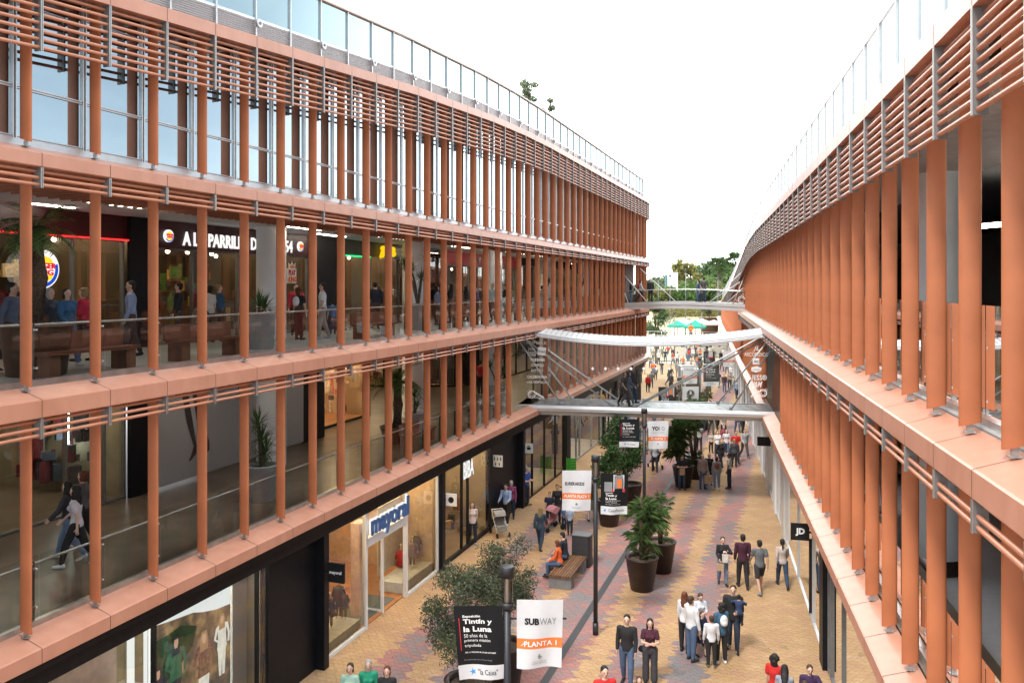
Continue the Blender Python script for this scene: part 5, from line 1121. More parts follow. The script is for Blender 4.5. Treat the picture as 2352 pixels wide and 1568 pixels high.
# --- trees above the roof and beyond the street
tree_obj('rooftop_tree', 'spindly rooftop tree showing above the left parapet', 'tree', (.95, 45, ZCL(36)+.3), 4.35, .75, M_park[3], 61, 900, .09, .05, z0=3.0, ncl=9)
tree_obj('rooftop_tree', 'smaller rooftop tree just right of it above the left parapet', 'tree', (2.1, 47, ZCL(38)+.3), 3.6, .6, M_park[3], 62, 420, .09, .05, z0=2.5, ncl=6)
p = GP(1503, 800, 0); tree_obj('broadleaf_tree', 'dark green street tree at the far corner of the left building', 'tree', (19.0, 108, 0), 8.2, 2.1, M_park[2], 63, 3500, .16, .16, z0=2.2)
TG = 'park trees beyond the street'
rr = random.Random(5)
trees = [(1503, 663, 240, 5.5, 4.5, 0), (1520, 640, 270, 13, 5.5, 3), (1497, 640, 300, 12, 5.5, 2), (1536, 650, 260, 9, 5, 1), (1571, 606, 300, 18, 7.2, 1), (1563, 625, 310, 15, 6, 3), (1590, 648, 250, 8.5, 5.5, 0), (1608, 628, 290, 14.5, 7, 1), (1622, 640, 250, 11, 6, 0), (1640, 612, 280, 17, 7.5, 2), (1656, 618, 275, 16, 7.5, 0), (1672, 622, 270, 15, 7, 2), (1690, 625, 265, 14, 7, 0), (1585, 662, 220, 5.5, 4.5, 0), (1545, 664, 220, 4.8, 4.5, 0), (1515, 664, 215, 4.6, 4.5, 1), (1612, 663, 215, 5.2, 4.8, 0), (1640, 662, 215, 5.6, 5, 0), (1662, 660, 215, 6, 5, 1), (1600, 640, 330, 13, 8, 3), (1540, 640, 340, 11, 8, 3), (1480, 655, 260, 9, 6, 2)]
tlab = ['low green tree just left of the white pylon', 'pale tree left of the pylon, behind it', 'dark tree at the left end of the park skyline', 'yellow green tree just behind the white pylon', 'tall thin crowned yellow green tree right of the pylon', 'grey green tree under the tall thin crowned tree', 'low bright tree midway across the park', 'yellowish round tree right of the tall thin crowned one', 'bright green tree before the yellowish round one', 'tall grey trunked dark tree left of the two fan palms', 'big green tree between the fan palms', 'dark tree partly behind the sweeping roof edge', 'last green tree before the right building', 'low bush like tree under the striped shirt man', 'low green tree directly right of the white pylon base', 'low yellow tree at the left under the high footbridge rail', 'low tree right of the couple on the high footbridge', 'low tree under the shorter fan palm', 'yellow low tree at the right end by the building', 'hazy grey tree far behind the middle of the park', 'hazy grey tree far behind the pylon', 'dark tree touching the left building corner']
desc = ['pale green', 'yellow green', 'dark green', 'grey green']
for i, (x, yt, d, h, r, k) in enumerate(trees):
    X = (x-1176)*d/F; z0 = 2.0; top = EYE-(yt-657)*d/F; hh = max(4, top-z0)
    tree_obj('park_tree', tlab[i], 'tree', (X, d, z0), hh, r, M_park[k], 70+i, 2600, r*.085, .25, TG, z0=hh*.12, ncl=16, limbs=4, aspect=.7)
def skyline_palm(x, ytop, d, label, sd):
    X = (x-1176)*d/F; top = EYE-(ytop-657)*d/F
    t = thing('fan_palm', label, 'palm', (X, d, 2.0)); g = MB(); g.tube([(X, d, 2.0), (X+.2, d, top-1.5)], [.28, .22], 8); g.build('trunk', M_bark, t); lf = MB(); r2 = random.Random(sd)
    for i in range(34): frond_fan(lf, (X+.2, d, top-1.5), r2.uniform(0, 6.28), r2.uniform(-.9, 1.3), 1.3, 1.5, 11, .09)
    lf.build('fronds', [M_park[2], M_bark], t)
skyline_palm(1648, 593, 200, 'tall fan palm above the park trees, left of the two on the right', 1); skyline_palm(1688, 585, 190, 'tall fan palm beside the sweeping roof edge', 2); skyline_palm(1657, 600, 215, 'shorter fan palm between the two taller ones', 3)
# shrubs and hedge on the slope
for x, y, r, k, lb in ((1580, 719, 1.3, 3, 'loose grey green shrub on the sandy slope'), (1553, 722, 1.2, 2, 'round dark shrub at the left of the sandy slope'), (1598, 722, 1.1, 0, 'small green shrub right on the sandy slope'), (1527, 728, 1.6, 3, 'pale feathery shrub beside the corner tree')):
    d = 165; X = (x-1176)*d/F; z = 1.3
    tree_obj('shrub', lb, 'shrub', (X, d, z), 2.2*r/1.2, r*1.4, M_park[k], int(x), 700, .14, .04, None, z0=.2, ncl=8)
hd = MB()
for i in range(26):
    X = 36+i*.75; hd.ball((X, 205+math.sin(i)*.5, 2.4+.25*math.sin(i*1.7)), (.8, 1.0, 1.0+.6*math.sin(i*.12)), nu=8, nv=6)
V, Fc = crown([(36+i*.75, 204, 3.0+.6*math.sin(i*.12), 1.5) for i in range(26)], 7000, .16, 9); me = bpy.data.meshes.new('hedge'); me.from_pydata(V.tolist(), [], Fc); me.materials.append(M_park[1]); o = bpy.data.objects.new('hedge', me); C.objects.link(o); tag(o, 'long clipped olive hedge on the sandy slope under the high footbridge', 'hedge')
# ================================================================ lamp posts with banners
def cloth(mb, o, w, h, mi, wave=.03, seed=0, nx=10, ny=14, right=(1, 0, 0), sag=.0, z0=0., z1=1., skew=0.):
    """a hanging piece of cloth from the top-left corner o; z0..z1 = fraction of the height used"""
    r = Vector(right); n = Vector((0, -1, 0)); vs = []
    for j in range(ny+1):
        f = z0+(z1-z0)*j/ny
        for i in range(nx+1):
            q = i/nx; vs.append(cpos(o, w, h, q, f, wave, seed, r, n, skew))
    mb.add(vs, [(j*(nx+1)+i, (j+1)*(nx+1)+i, (j+1)*(nx+1)+i+1, j*(nx+1)+i+1) for j in range(ny) for i in range(nx)], mi, True)
def cpos(o, w, h, q, f, wave, seed, r, n, skew, off=0.):
    s = math.sin(q*7+seed+f*2.2)*wave*(.25+f)+math.sin(q*3.1+seed*2)*wave*.8*f
    return Vector(o)+r*(q*w*(1-.04*f)+skew*f*w)+Vector((0, 0, -f*h+skew*.0))+n*(s+off)
def cloth_text(mb, tx, o, w, h, q, f, tw, th, wave, seed, skew, mi, bold=0., shear=0, left=False, right=(1, 0, 0)):
    t = MB(); text_mb(t, tx, (0, 0, 0), (1, 0, 0), width=tw, height=th, bold=bold, ext=0, shear=shear); r = Vector(right); n = Vector((0, -1, 0))
    x0 = tw/2 if left else 0
    keep = [i for i, fc in enumerate(t.f)]
    nv = len(t.v)//2; vs = [cpos(o, w, h, q+(v[0]+x0)/w, f-v[2]/h, wave, seed, r, n, skew, .007) for v in t.v[:nv]]
    mb.add(vs, [fc for fc in t.f if max(fc) < nv], mi)
M_bk = mat('banner_black', (.008, .009, .011), .6, var=.1, spec=.25); M_wt = mat('banner_white', (.72, .74, .77), .55, var=.03, trans=.2); M_red2 = mat('banner_red', (.6, .03, .04), .5); M_grt = mat('print_grey', (.25, .26, .27), .6); M_lbl = mat('print_blue', (.03, .32, .75), .5)
BM = [M_bk, M_wt, M_orange, M_letw, M_blackm, M_red2, M_grt, M_lbl]
def banner(kind, o, w, h, label, par=None, seed=0, skew=.0, variant=0):
    mb = MB(); wv = .034; a = (o, w, h); T = lambda tx, q, f, tw, th, mi, **k: cloth_text(mb, tx, o, w, h, q, f, tw*w, th*h, wv, seed, skew, mi, **k)
    if kind == 'black':
        cloth(mb, o, w, h, 0, wv, seed, z0=0, z1=.80, skew=skew); cloth(mb, o, w, h, 1, wv, seed, z0=.80, z1=1, skew=skew, ny=4)
        if variant == 0:
            cl = MB(); vs = [cpos(o, w, h, q, f, wv, seed, Vector((1, 0, 0)), Vector((0, -1, 0)), skew, .006) for f in (.16, .60) for q in (.085, .10)]; mb.add(vs, [(0, 2, 3, 1)], 5)
            for tx, q, f, tw, th in (('Exposición', .17, .145, .36, .045), ('Tintín y', .17, .22, .60, .085), ('la Luna', .17, .315, .58, .075)): T(tx, q, f, tw, th, 3, bold=.03, left=True)
            for tx, f, tw in (('50 años de la', .405, .48), ('primera misión', .475, .54), ('tripulada', .545, .34)): T(tx, .17, f, tw, .05, 3, left=True)
            T('DEL 11 DE JULIO AL 27 DE OCTUBRE', .17, .635, .64, .024, 3, left=True, bold=.02); T('En colaboración con el Museo Hergé', .14, .735, .58, .026, 6, left=True)
            T('"la Caixa"', .62, .895, .42, .075, 4)
        else:
            vs = [cpos(o, w, h, q, f, wv, seed, Vector((1, 0, 0)), Vector((0, -1, 0)), skew, .006) for f in (.02, .42) for q in (.46, .86)]; mb.add(vs, [(0, 2, 3, 1)], 1)
            vs = [cpos(o, w, h, q, f, wv, seed, Vector((1, 0, 0)), Vector((0, -1, 0)), skew, .009) for f in (.03, .36) for q in (.52, .80)]; mb.add(vs, [(0, 2, 3, 1)], 6)
            vs = [cpos(o, w, h, q, f, wv, seed, Vector((1, 0, 0)), Vector((0, -1, 0)), skew, .012) for f in (.12, .34) for q in (.60, .76)]; mb.add(vs, [(0, 2, 3, 1)], 2)
            vs = [cpos(o, w, h, q, f, wv, seed, Vector((1, 0, 0)), Vector((0, -1, 0)), skew, .011) for f in (.37, .45) for q in (.40, .90)]; mb.add(vs, [(0, 2, 3, 1)], 5)
            vs = [cpos(o, w, h, q, f, wv, seed, Vector((1, 0, 0)), Vector((0, -1, 0)), skew, .005) for f in (.2, .44) for q in (.13, .42)]; mb.add(vs, [(0, 2, 3, 1)], 6)
            for tx, f, tw, th in (('Exposición', .475, .26, .03), ('Tintín y', .535, .42, .062), ('la Luna', .605, .40, .052)): T(tx, .18, f, tw, th, 3, bold=.03, left=True)
            T('50 años de la primera', .18, .66, .55, .03, 3, left=True); T('misión tripulada', .18, .70, .42, .03, 3, left=True); T('DEL 11 DE JULIO AL 27 DE OCTUBRE', .18, .75, .55, .018, 3, left=True); T('CaixaForum', .58, .895, .60, .07, 4)
        c = cpos(o, w, h, .3 if variant == 0 else .16, .895, wv, seed, Vector((1, 0, 0)), Vector((0, -1, 0)), skew, .008); s5 = .05*h; vs = []
        for i in range(10): an = math.pi/2+i*math.pi/5+.3; q = s5 if i % 2 == 0 else s5*.36; vs.append(c+Vector((q*math.cos(an), 0, q*math.sin(an))))
        mb.add(vs, [tuple(range(10))], 7)
    else:
        words, deck, arrow, dark = kind
        cloth(mb, o, w, h, 1, wv, seed, z0=0, z1=.565, skew=skew); cloth(mb, o, w, h, 2, wv, seed, z0=.565, z1=.715, skew=skew, ny=4); cloth(mb, o, w, h, 1, wv, seed, z0=.715, z1=1, skew=skew, ny=6)
        for tx, q, f, tw, th, mi, bd, lf in words: T(tx, q, f, tw, th, mi, bold=bd, left=lf)
        T(deck, .52 if not arrow else .47, .64, .72 if not arrow else .78, .075, 3, bold=.02)
        if arrow:
            cc = [(.915, .67), (.915, .60)]; 
            for (q, f), (q2, f2) in (((.925, .675), (.925, .605)), ((.90, .63), (.925, .605)), ((.95, .63), (.925, .605))):
                A_ = cpos(o, w, h, q, f, wv, seed, Vector((1, 0, 0)), Vector((0, -1, 0)), skew, .009); B_ = cpos(o, w, h, q2, f2, wv, seed, Vector((1, 0, 0)), Vector((0, -1, 0)), skew, .009); mb.bar(A_, B_, .012, .006, mi=3)
        else:
            for i in range(4): A_ = cpos(o, w, h, .09+i*.03, .665-i*.018, wv, seed, Vector((1, 0, 0)), Vector((0, -1, 0)), skew, .009); mb.bar(A_, A_+Vector((.03*w, 0, .0)), .012, .006, mi=3); mb.bar(A_+Vector((.03*w, 0, 0)), A_+Vector((.03*w, 0, .018*h)), .012, .006, mi=3)
        c = cpos(o, w, h, .5, .83, wv, seed, Vector((1, 0, 0)), Vector((0, -1, 0)), skew, .008)
        for dx, dz in ((0, 0), (1, 0), (-1, 0), (0, 1), (0, -1)):
            k = .022*h; p = c+Vector((dx*k, 0, dz*k)); mb.add([p+Vector((k*.8, 0, 0)), p+Vector((0, 0, k*.8)), p-Vector((k*.8, 0, 0)), p-Vector((0, 0, k*.8))], [(0, 1, 2, 3)], 6)
        T('Centro Comercial', .5, .90, .32, .02, 6); T('TORRE SEVILLA', .5, .93, .34, .022, 6)
        if dark == 'siren':
            c = cpos(o, w, h, .5, .30, wv, seed, Vector((1, 0, 0)), Vector((0, -1, 0)), skew, .008); R0 = .24*w
            def disc(c, r, mi, off, z=1.): mb.add([c+Vector((r*math.cos(i*math.pi/12), -off, r*z*math.sin(i*math.pi/12))) for i in range(24)], [tuple(range(24))], mi)
            disc(c, R0, 4, .002); disc(c-Vector((0, 0, R0*.0)), R0*.9, 1, .004); disc(c, R0*.86, 4, .006); disc(c+Vector((0, 0, R0*.12)), R0*.28, 1, .008, 1.2)
            for sg in (1, -1):
                for k in range(4): a0 = c+Vector((sg*R0*(.15+.17*k), -.009, -R0*.75+k*R0*.1)); mb.bar(a0, a0+Vector((sg*R0*.02, 0, R0*(.5+.1*k))), .02, .005, mi=1)
            mb.add([c+Vector((x*R0, -.01, z*R0)) for x, z in ((-.28, .42), (-.3, .72), (-.12, .58), (0, .8), (.12, .58), (.3, .72), (.28, .42))], [(6, 5, 4, 3, 2, 1, 0)], 1)
    ob = mb.build('banner', BM); tag(ob, label, 'banner', 'banners hanging from the lamp posts'); return ob
M_lampd = mat('lamp_charcoal', (.035, .037, .042), .45, .3, var=.15); M_lgl = glass('lamp_glass', (.75, .75, .72), .08, .15)
def lamp(x, y, label, htop=5.25):
    t = thing('street_lamp', label, 'street lamp', (x, y, 0), 'charcoal street lamps down the middle of the street')
    g = MB(); g.tube([(x, y, 0), (x, y, .35)], .085, 12); g.tube([(x, y, .35), (x, y, htop-.72)], .065, 12); g.build('pole', M_lampd, t)
    g = MB(); g.lathe([(.10, htop-.74), (.115, htop-.70), (.115, htop-.64), (.0, htop-.64)], (x, y, 0), 20); g.build('collar', M_lampd, t)
    g = MB(); g.lathe([(.10, htop-.64), (.10, htop-.19)], (x, y, 0), 20); g.build('lamp_glass', M_lgl, t); g = MB(); g.lathe([(.05, htop-.64), (.06, htop-.55), (.03, htop-.2)], (x, y, 0), 12); g.build('reflector', M_alu, t)
    g = MB(); g.lathe([(0, htop-.19), (.125, htop-.19), (.125, htop-.01), (.11, htop), (0, htop)], (x, y, 0), 20); g.build('cap', M_lampd, t)
    for sg in (-1, 1): g = MB(); g.tube([(x+sg*.05, y, htop-.93), (x+sg*1.05, y, htop-.93)], .018, 8); g.build('banner_arm', M_lampd, t)
    return t
lamps = [(-.085, 14.5, 'nearest street lamp, cut off by the bottom edge of the picture'), (2.45, 24.0, 'second street lamp, between the white and the black banner near the bench'), (5.35, 33.1, 'third street lamp, ending at the edge of the glazed bridge'), (9.1, 44.5, 'fourth street lamp, just beyond the glazed bridge'), (13.0, 56.7, 'fifth street lamp, seen through the bridge glass'), (16.2, 68, 'sixth and farthest street lamp seen through the bridge glass')]
for x, y, lb in lamps: lamp(x, y, lb)
K = 14.5/F
banner('black', (-.085-.95, 14.45, 10.2-(1388-657)*K), .86, 1.30, 'nearest black banner with large white title, hung left of the first lamp', seed=1, skew=.13)
banner(([('SUB', .17, .315, .32, .10, 4, .05, True), ('WAY', .50, .315, .36, .10, 6, .0, True)], 'PLANTA 1', False, None), (-.085+.17, 14.45, 10.2-(1374-657)*K), .82, 1.20, 'nearest white banner with an orange band, right of the first lamp', seed=4)
K = 24/F
banner(([('EUREKAKIDS', .10, .33, .66, .085, 4, .035, True)], 'PLANTA PLAZA', True, None), (2.45-.98, 23.95, 10.2-(1079-657)*K), .86, 1.18, 'white banner with an orange band and arrow above the two children', seed=2)
banner('black', (2.45+.15, 23.95, 10.2-(1087-657)*K), .80, 1.18, 'black banner with a red framed picture, right of the second lamp', seed=3, variant=1)
K = 33.1/F
banner('black', (5.35-1.02, 33.05, 10.2-(962-657)*K), .82, 1.12, 'black text banner under the glazed bridge, left of the third lamp', seed=6)
banner(([('YO', .17, .27, .36, .15, 4, .05, True), ('10', .55, .27, .26, .15, 6, .0, True), ('sport club', .5, .42, .6, .05, 6, 0, False)], 'PLANTA 2', False, None), (5.35+.15, 33.05, 10.2-(966-657)*K), .82, 1.12, 'white banner with large black and grey lettering, right of the third lamp', seed=7)
K = 44.5/F
banner('black', (9.1-1.15, 44.45, 10.2-(888-657)*K), 1.0, 1.2, 'black banner beyond the bridge glass, left of the fourth lamp', seed=8, variant=1)
banner(([('STARBUCKS', .5, .51, .5, .035, 6, .0, False)], 'PLANTA PLAZA', True, 'siren'), (9.1+.15, 44.45, 10.2-(887-657)*K), .9, 1.3, 'white banner with a round dark emblem seen through the bridge glass', seed=9)
K = 56.7/F
banner(([('YVES ROCHER', .5, .25, .74, .07, 6, .02, False)], 'PLANTA 1', False, None), (13.0-1.2, 56.65, 10.2-(838-657)*K), 1.05, 1.3, 'upper white banner behind the one with the round emblem', seed=10)
banner('black', (13.0+.25, 56.65, 10.2-(838-657)*K), 1.1, 1.45, 'black banner right of the fifth lamp, seen through the bridge glass', seed=11)
K = 68/F
banner('black', (16.2-.3, 67.95, 10.2-(806-657)*K), .9, 1.3, 'farthest black banner, just under the canopy of the glazed bridge', seed=12, variant=1)
banner(([], 'PLANTA 1', False, None), (16.2+1.3, 67.95, 10.2-(806-657)*K), 1.0, 1.3, 'farthest white banner, at the right under the canopy of the glazed bridge', seed=13)
# ================================================================ bench with dark backrest box
p1 = GP(1300, 1356); p2 = GP(1333, 1310); bt = thing('street_bench', 'wooden slatted bench on a concrete block where the couple sits', 'bench', (p1.x, p1.y, 0))
bdir = Vector((.3272, .945, 0)); br_ = Vector((.945, -.3272, 0)); b0_ = Vector((1.62, 27.6, 0)); axb = (br_, bdir, Vector((0, 0, 1)))
M_slat = mat('bench_slat', (.17, .085, .04), .5, var=.3, scale=5, island=.25)
for q_ in (.18, 1.9): g = MB(); g.box(b0_+bdir*q_+Vector((0, 0, .19)), (.78, .36, .38), ax=axb); g.build('base', mat('bench_concrete', (.20, .20, .205), .8), bt)
g = MB()
for i in range(9): g.box(b0_+bdir*1.05+br_*((i-4)*.088)+Vector((0, 0, .43)), (.062, 2.25, .07), ax=axb)
g.build('seat', M_slat, bt)
bx_ = thing('bench_box', 'dark upright steel box with rounded top behind the bench couple', 'cabinet', tuple(b0_+bdir*2.6)); g = MB(); cb = b0_+bdir*2.55+br_*.12
g.prism([(cb.x+br_.x*a+bdir.x*b, cb.y+br_.y*a+bdir.y*b) for a, b in ((-.32, -.26), (.28, -.26), (.34, -.14), (.34, .24), (-.32, .24))], 0, 1.12); g.build('casing', mat('dark_grey_steel', (.055, .055, .06), .5, .3), bx_)
g = MB(); g.prism([(cb.x+br_.x*a+bdir.x*b, cb.y+br_.y*a+bdir.y*b) for a, b in ((-.34, -.28), (.30, -.28), (.36, -.15), (.36, .26), (-.34, .26))], 1.123, 1.15); g.build('top_plate', mat('grey_top', (.16, .165, .175), .5, .3), bx_)
# second bench under the bridge
p = GP(1633, 970); bt = thing('street_bench', 'grey metal bench by the walkers just beyond the glazed bridge', 'bench', tuple(p))
g = MB()
for i in range(8): g.box((p.x, p.y+i*.09, .45), (1.3, .06, .04))
g.build('seat', M_steel, bt); g = MB(); g.box((p.x, p.y+.3, .2), (1.1, .5, .4)); g.build('base', M_brackg, bt)
# green basket stack by the doors
p = LL.at(LL.col(1310, .0), -.05, 0); t = thing('basket_stack', 'stack of bright green shopping baskets outside the glass doors', 'basket stack', tuple(p)); M_bas = mat('green_plastic', (.04, .42, .03), .4)
for i in range(7):
    g = MB(); z = .02+i*.14; g.prism([(p.x+x*(1+.0), p.y+y) for x, y in ((-.24, -.17), (.24, -.17), (.26, .17), (-.26, .17))], z, z+.04); g.box((p.x, p.y-.18, z+.08), (.5, .012, .10)); g.box((p.x-.25, p.y, z+.08), (.012, .34, .10)); g.box((p.x+.25, p.y, z+.08), (.012, .34, .10)); g.build('basket', M_bas, t)
# advertising cubes beyond the bridge
for x, y, w, h, lb in ((1588, 905, 1.5, 2.4, 'black and white advertising cube with white edges, beyond the bridge'), (1578, 893, 1.4, 2.3, 'second advertising cube just behind the first one')):
    p = GP(x, y); t = thing('advertising_cube', lb, 'advertising cube', tuple(p)); g = MB(); g.box((p.x, p.y, h/2), (w, w, h)); g.build('body', mat('cube_dark', (.05, .05, .055), .5, var=.6, scale=2), t)
    g = MB()
    for a in (-1, 1):
        for b in (-1, 1): g.box((p.x+a*w/2, p.y+b*w/2, h/2), (.09, .09, h+.02))
    g.box((p.x, p.y, h+.02), (w+.1, w+.1, .06)); g.build('frame', M_white, t)
# cafe parasols and crowd furniture at the far end
def parasol(x, yb, d, w, h, m_, label):
    X = (x-1176)*d/F; zt_ = EYE-(yb-657)*d/F; t = thing('parasol', label, 'parasol', (X, d, 0), 'cafe parasols at the far end'); g = MB(); n = 4; vs = [(X, d, zt_)]; a0 = .5
    for i in range(8):
        a = a0+i*math.pi/4; q = w/2*(1.0 if i % 2 == 0 else .78); vs.append((X+q*math.cos(a)*1.1, d+q*math.sin(a), zt_-h))
    g.add(vs, [(0, 1+i, 1+(i+1) % 8) for i in range(8)]); g.add([(v[0], v[1], v[2]) for v in vs[1:]]+[(v[0], v[1], v[2]-.25) for v in vs[1:]], [(i, (i+1) % 8, 8+(i+1) % 8, 8+i) for i in range(8)], 0); g.build('canopy', m_, t)
    g = MB(); g.tube([(X, d, 0), (X, d, zt_)], .05, 6); g.build('pole', M_lampd, t)
M_gpar = mat('green_canvas', (.02, .36, .26), .7, trans=.2); M_wpar = mat('white_canvas', (.72, .78, .80), .7, trans=.2)
parasol(1556, 736, 128, 3.6, .75, M_gpar, 'left green cafe parasol'); parasol(1597, 735, 124, 4.0, .95, M_gpar, 'right green cafe parasol, larger and nearer')
parasol(1573, 731, 138, 4.2, .8, M_wpar, 'white cafe parasol between and behind the two green ones'); parasol(1612, 731, 138, 4.4, .8, M_wpar, 'white cafe parasol behind the right green one'); parasol(1640, 734, 132, 4.0, .6, mat('pink_canvas', (.62, .5, .5), .7), 'pale pink parasol at the right end of the cafe')
# far lamp poles, white pylon, slope planter, far furniture
pyl = MB(); X = (1545-1176)*230/F; pyl.box((X, 230, 7.5), (2.7, 1.2, 13)); t = thing('white_pylon', 'tall white sign pylon in front of the park trees', 'pylon', (X, 230, 1)); pyl.v = [(a, b, c) for a, b, c in pyl.v]; pyl.build('panel', M_white, t)
pg_ = MB(); pg_.box((X-1.9, 230, 7.2), (.5, .5, 12.4)); pg_.build('side_post', mat('teal_post', (.10, .25, .28), .5), t)
for x, yt, yb, d, lb in ((1539, 634, 745, 150, 'thin lamp pole left of the white pylon'), (1512, 640, 735, 150, 'thin white lamp pole at the far left'), (1575, 622, 740, 150, 'blue grey lamp pole in the middle of the park'), (1612, 711, 770, 118, 'slim lamp pole in front of the parasols'), (1549, 719, 770, 118, 'short lamp pole behind the left parasol'), (1649, 640, 740, 160, 'pale lamp pole at the right by the hedges')):
    X = (x-1176)*d/F; z1 = EYE-(yt-657)*d/F; t = thing('lamp_pole', lb, 'lamp pole', (X, d, 0), 'far lamp poles'); g = MB(); g.tube([(X, d, 0), (X, d, z1)], [.09, .06], 6); g.build('pole', M_brackg, t); g = MB(); g.lathe([(0, z1-.1), (.3, z1-.05), (.25, z1+.1), (0, z1+.15)], (X, d, 0), 10); g.build('lamp_head', M_lampd, t)
X = (1629-1176)*150/F; pot((X, 150, .8), 1.9, 1.4, 3.6, 'huge brown tapered planter standing on the sandy slope', None, mat('slope_pot', (.13, .07, .05), .7))
tree_obj('olive_tree', 'stubby olive tree in the huge brown planter on the slope', 'tree', (X, 150, 4.2), 2.6, 1.3, M_olive, 99, 900, .12, .12, z0=.6)
wl = MB(); wl.box((31.5, 118, .7), (16, .3, 1.4)); tag(wl.build('low_wall', mat('pale_wall', (.6, .56, .5), .8)), 'long pale low wall between the street end and the cafe', 'wall')
bl = MB(); X = (1655-1176)*330/F; bl.box((X, 330, 7.5), (6, 6, 5)); tag(bl.build('far_building', mat('far_cream', (.65, .6, .48), .8)), 'small cream building block behind the park trees at right', 'building')
rt = random.Random(3)
M_ch = mat('cafe_grey', (.28, .29, .30), .5)
for i in range(26):
    x = rt.uniform(1530, 1660); d = rt.uniform(100, 135); X = (x-1176)*d/F; t = thing('cafe_table', 'small grey table on the far cafe terrace', 'table', (X, d, 0), 'cafe tables at the far end'); g = MB(); g.lathe([(0, .72), (.45, .72), (.45, .76), (0, .76)], (X, d, 0), 10); g.build('tabletop', M_ch, t); g = MB(); g.tube([(X, d, 0), (X, d, .72)], .05, 6); g.build('leg', M_lampd, t)
# ================================================================ people
def remesh(mb, name, vox, smooth=2):
    me = mb.mesh(name+'_raw', M_white); ob = bpy.data.objects.new('tmp', me)
    md = ob.modifiers.new('r', 'REMESH'); md.mode = 'VOXEL'; md.voxel_size = vox; md.use_smooth_shade = True
    sm = ob.modifiers.new('s', 'SMOOTH'); sm.factor = .5; sm.iterations = smooth
    out = evaluated_mesh(ob); out.name = name
    bpy.data.meshes.remove(me); out.materials.clear(); out.materials.append(M_white); return out
def cap(mb, a, b, ra, rb, n=10):
    a = Vector(a); b = Vector(b); pts = []; rr = []; d = (b-a); L_ = d.length
    if L_ < 1e-5: return mb.ball(a, ra, nu=n, nv=6)
    d /= L_
    for t in (-.95, -.6, 0): pts.append(a+d*ra*t); rr.append(ra*math.sqrt(max(.02, 1-t*t)))
    for t in (0, .6, .95): pts.append(b+d*rb*t); rr.append(rb*math.sqrt(max(.02, 1-t*t)))
    return mb.tube(pts, rr, n)
def rotx(v, a): c, s = math.cos(R(a)), math.sin(R(a)); return Vector((v[0], v[1]*c-v[2]*s, v[1]*s+v[2]*c))
def limbdir(fwd, out=0, side=1):   # degrees forward of hanging, degrees outward
    v = Vector((0, math.sin(R(fwd)), -math.cos(R(fwd)))); o = Vector((side, 0, 0)); return (v*math.cos(R(out))+o*math.sin(R(out))).normalized()
POSES = dict(   # arms: (upper fwd, upper out, fore fwd, fore out) left, right; legs: (thigh fwd, shin fwd) left, right; lean, head pitch
    stand=dict(a=((4, 9, 16, 3), (2, 10, 14, 3)), l=((2, 0), (-2, -3)), lean=0, hp=0),
    walk=dict(a=((-22, 9, 0, 3), (24, 9, 48, -4)), l=((24, 12), (-16, -34)), lean=3, hp=0),
    walk2=dict(a=((24, 9, 46, -4), (-22, 9, -2, 3)), l=((-14, -36), (22, 14)), lean=3, hp=3),
    stroll=dict(a=((6, 8, 22, 0), (-6, 9, 12, 2)), l=((13, 4), (-8, -20)), lean=1, hp=0),
    phone=dict(a=((14, 8, 100, -28), (16, 8, 104, -28)), l=((3, 0), (-2, -4)), lean=2, hp=24),
    cross=dict(a=((12, 12, 82, -62), (14, 12, 88, -66)), l=((2, 0), (-3, -5)), lean=0, hp=4),
    push=dict(a=((22, 8, 72, -4), (22, 8, 72, -4)), l=((14, 5), (-8, -22)), lean=5, hp=10),
    carry=dict(a=((10, 8, 92, -20), (4, 10, 18, 2)), l=((10, 3), (-6, -16)), lean=1, hp=2),
    eat=dict(a=((38, 26, 118, -50), (6, 9, 60, -10)), l=((12, 4), (-8, -20)), lean=0, hp=6),
    hips=dict(a=((-6, 34, 40, -40), (4, 10, 18, 3)), l=((2, 0), (-2, -3)), lean=0, hp=0),
    point=dict(a=((40, 20, 95, -10), (4, 10, 22, 3)), l=((2, 0), (-4, -6)), lean=0, hp=0),
    lean=dict(a=((-14, 12, 24, -30), (-14, 12, 24, -30)), l=((8, 2), (4, -2)), lean=-4, hp=0),
    sit=dict(a=((14, 8, 62, -12), (14, 8, 62, -12)), l=((84, 2), (80, 6)), lean=8, hp=16),
    held=dict(a=((60, 30, 80, 0), (50, 20, 90, 0)), l=((40, 10), (60, -10)), lean=0, hp=0),
)
def torso(m, J, sex, ex, lo=-.12, hi=.56):
    prof = [(-.12, .10, .085), (-.06, .150, .108), (.0, .160, .114), (.07, .152, .108), (.14, .138, .100), (.21, .136, .099), (.29, .152, .108), (.37, .168, .114), (.43, .172, .108), (.475, .150, .092), (.51, .105, .076), (.54, .066, .062), (.56, .056, .056)]
    if sex == 'f': prof = [(-.12, .10, .09), (-.06, .158, .112), (.0, .168, .118), (.07, .150, .108), (.14, .122, .092), (.21, .118, .090), (.29, .132, .106), (.37, .146, .118), (.43, .150, .100), (.475, .130, .084), (.51, .088, .068), (.54, .056, .054), (.56, .050, .050)]
    prof = [p for p in prof if lo-.001 <= p[0] <= hi+.001]; up = J['up']; fw = Vector((0, up.z, -up.y)); n = 20; vs = []
    for t, rx, ry in prof:
        c = J['pel']+up*t
        for j in range(n): a = 2*math.pi*j/n; vs.append(c+Vector((1, 0, 0))*((rx+ex)*math.cos(a))+fw*((ry+ex)*math.sin(a)))
    k = len(prof); fs = [(i*n+j, i*n+(j+1) % n, (i+1)*n+(j+1) % n, (i+1)*n+j) for i in range(k-1) for j in range(n)]+[tuple(range(n-1, -1, -1)), tuple((k-1)*n+j for j in range(n))]
    m.add(vs, fs, 0, True)
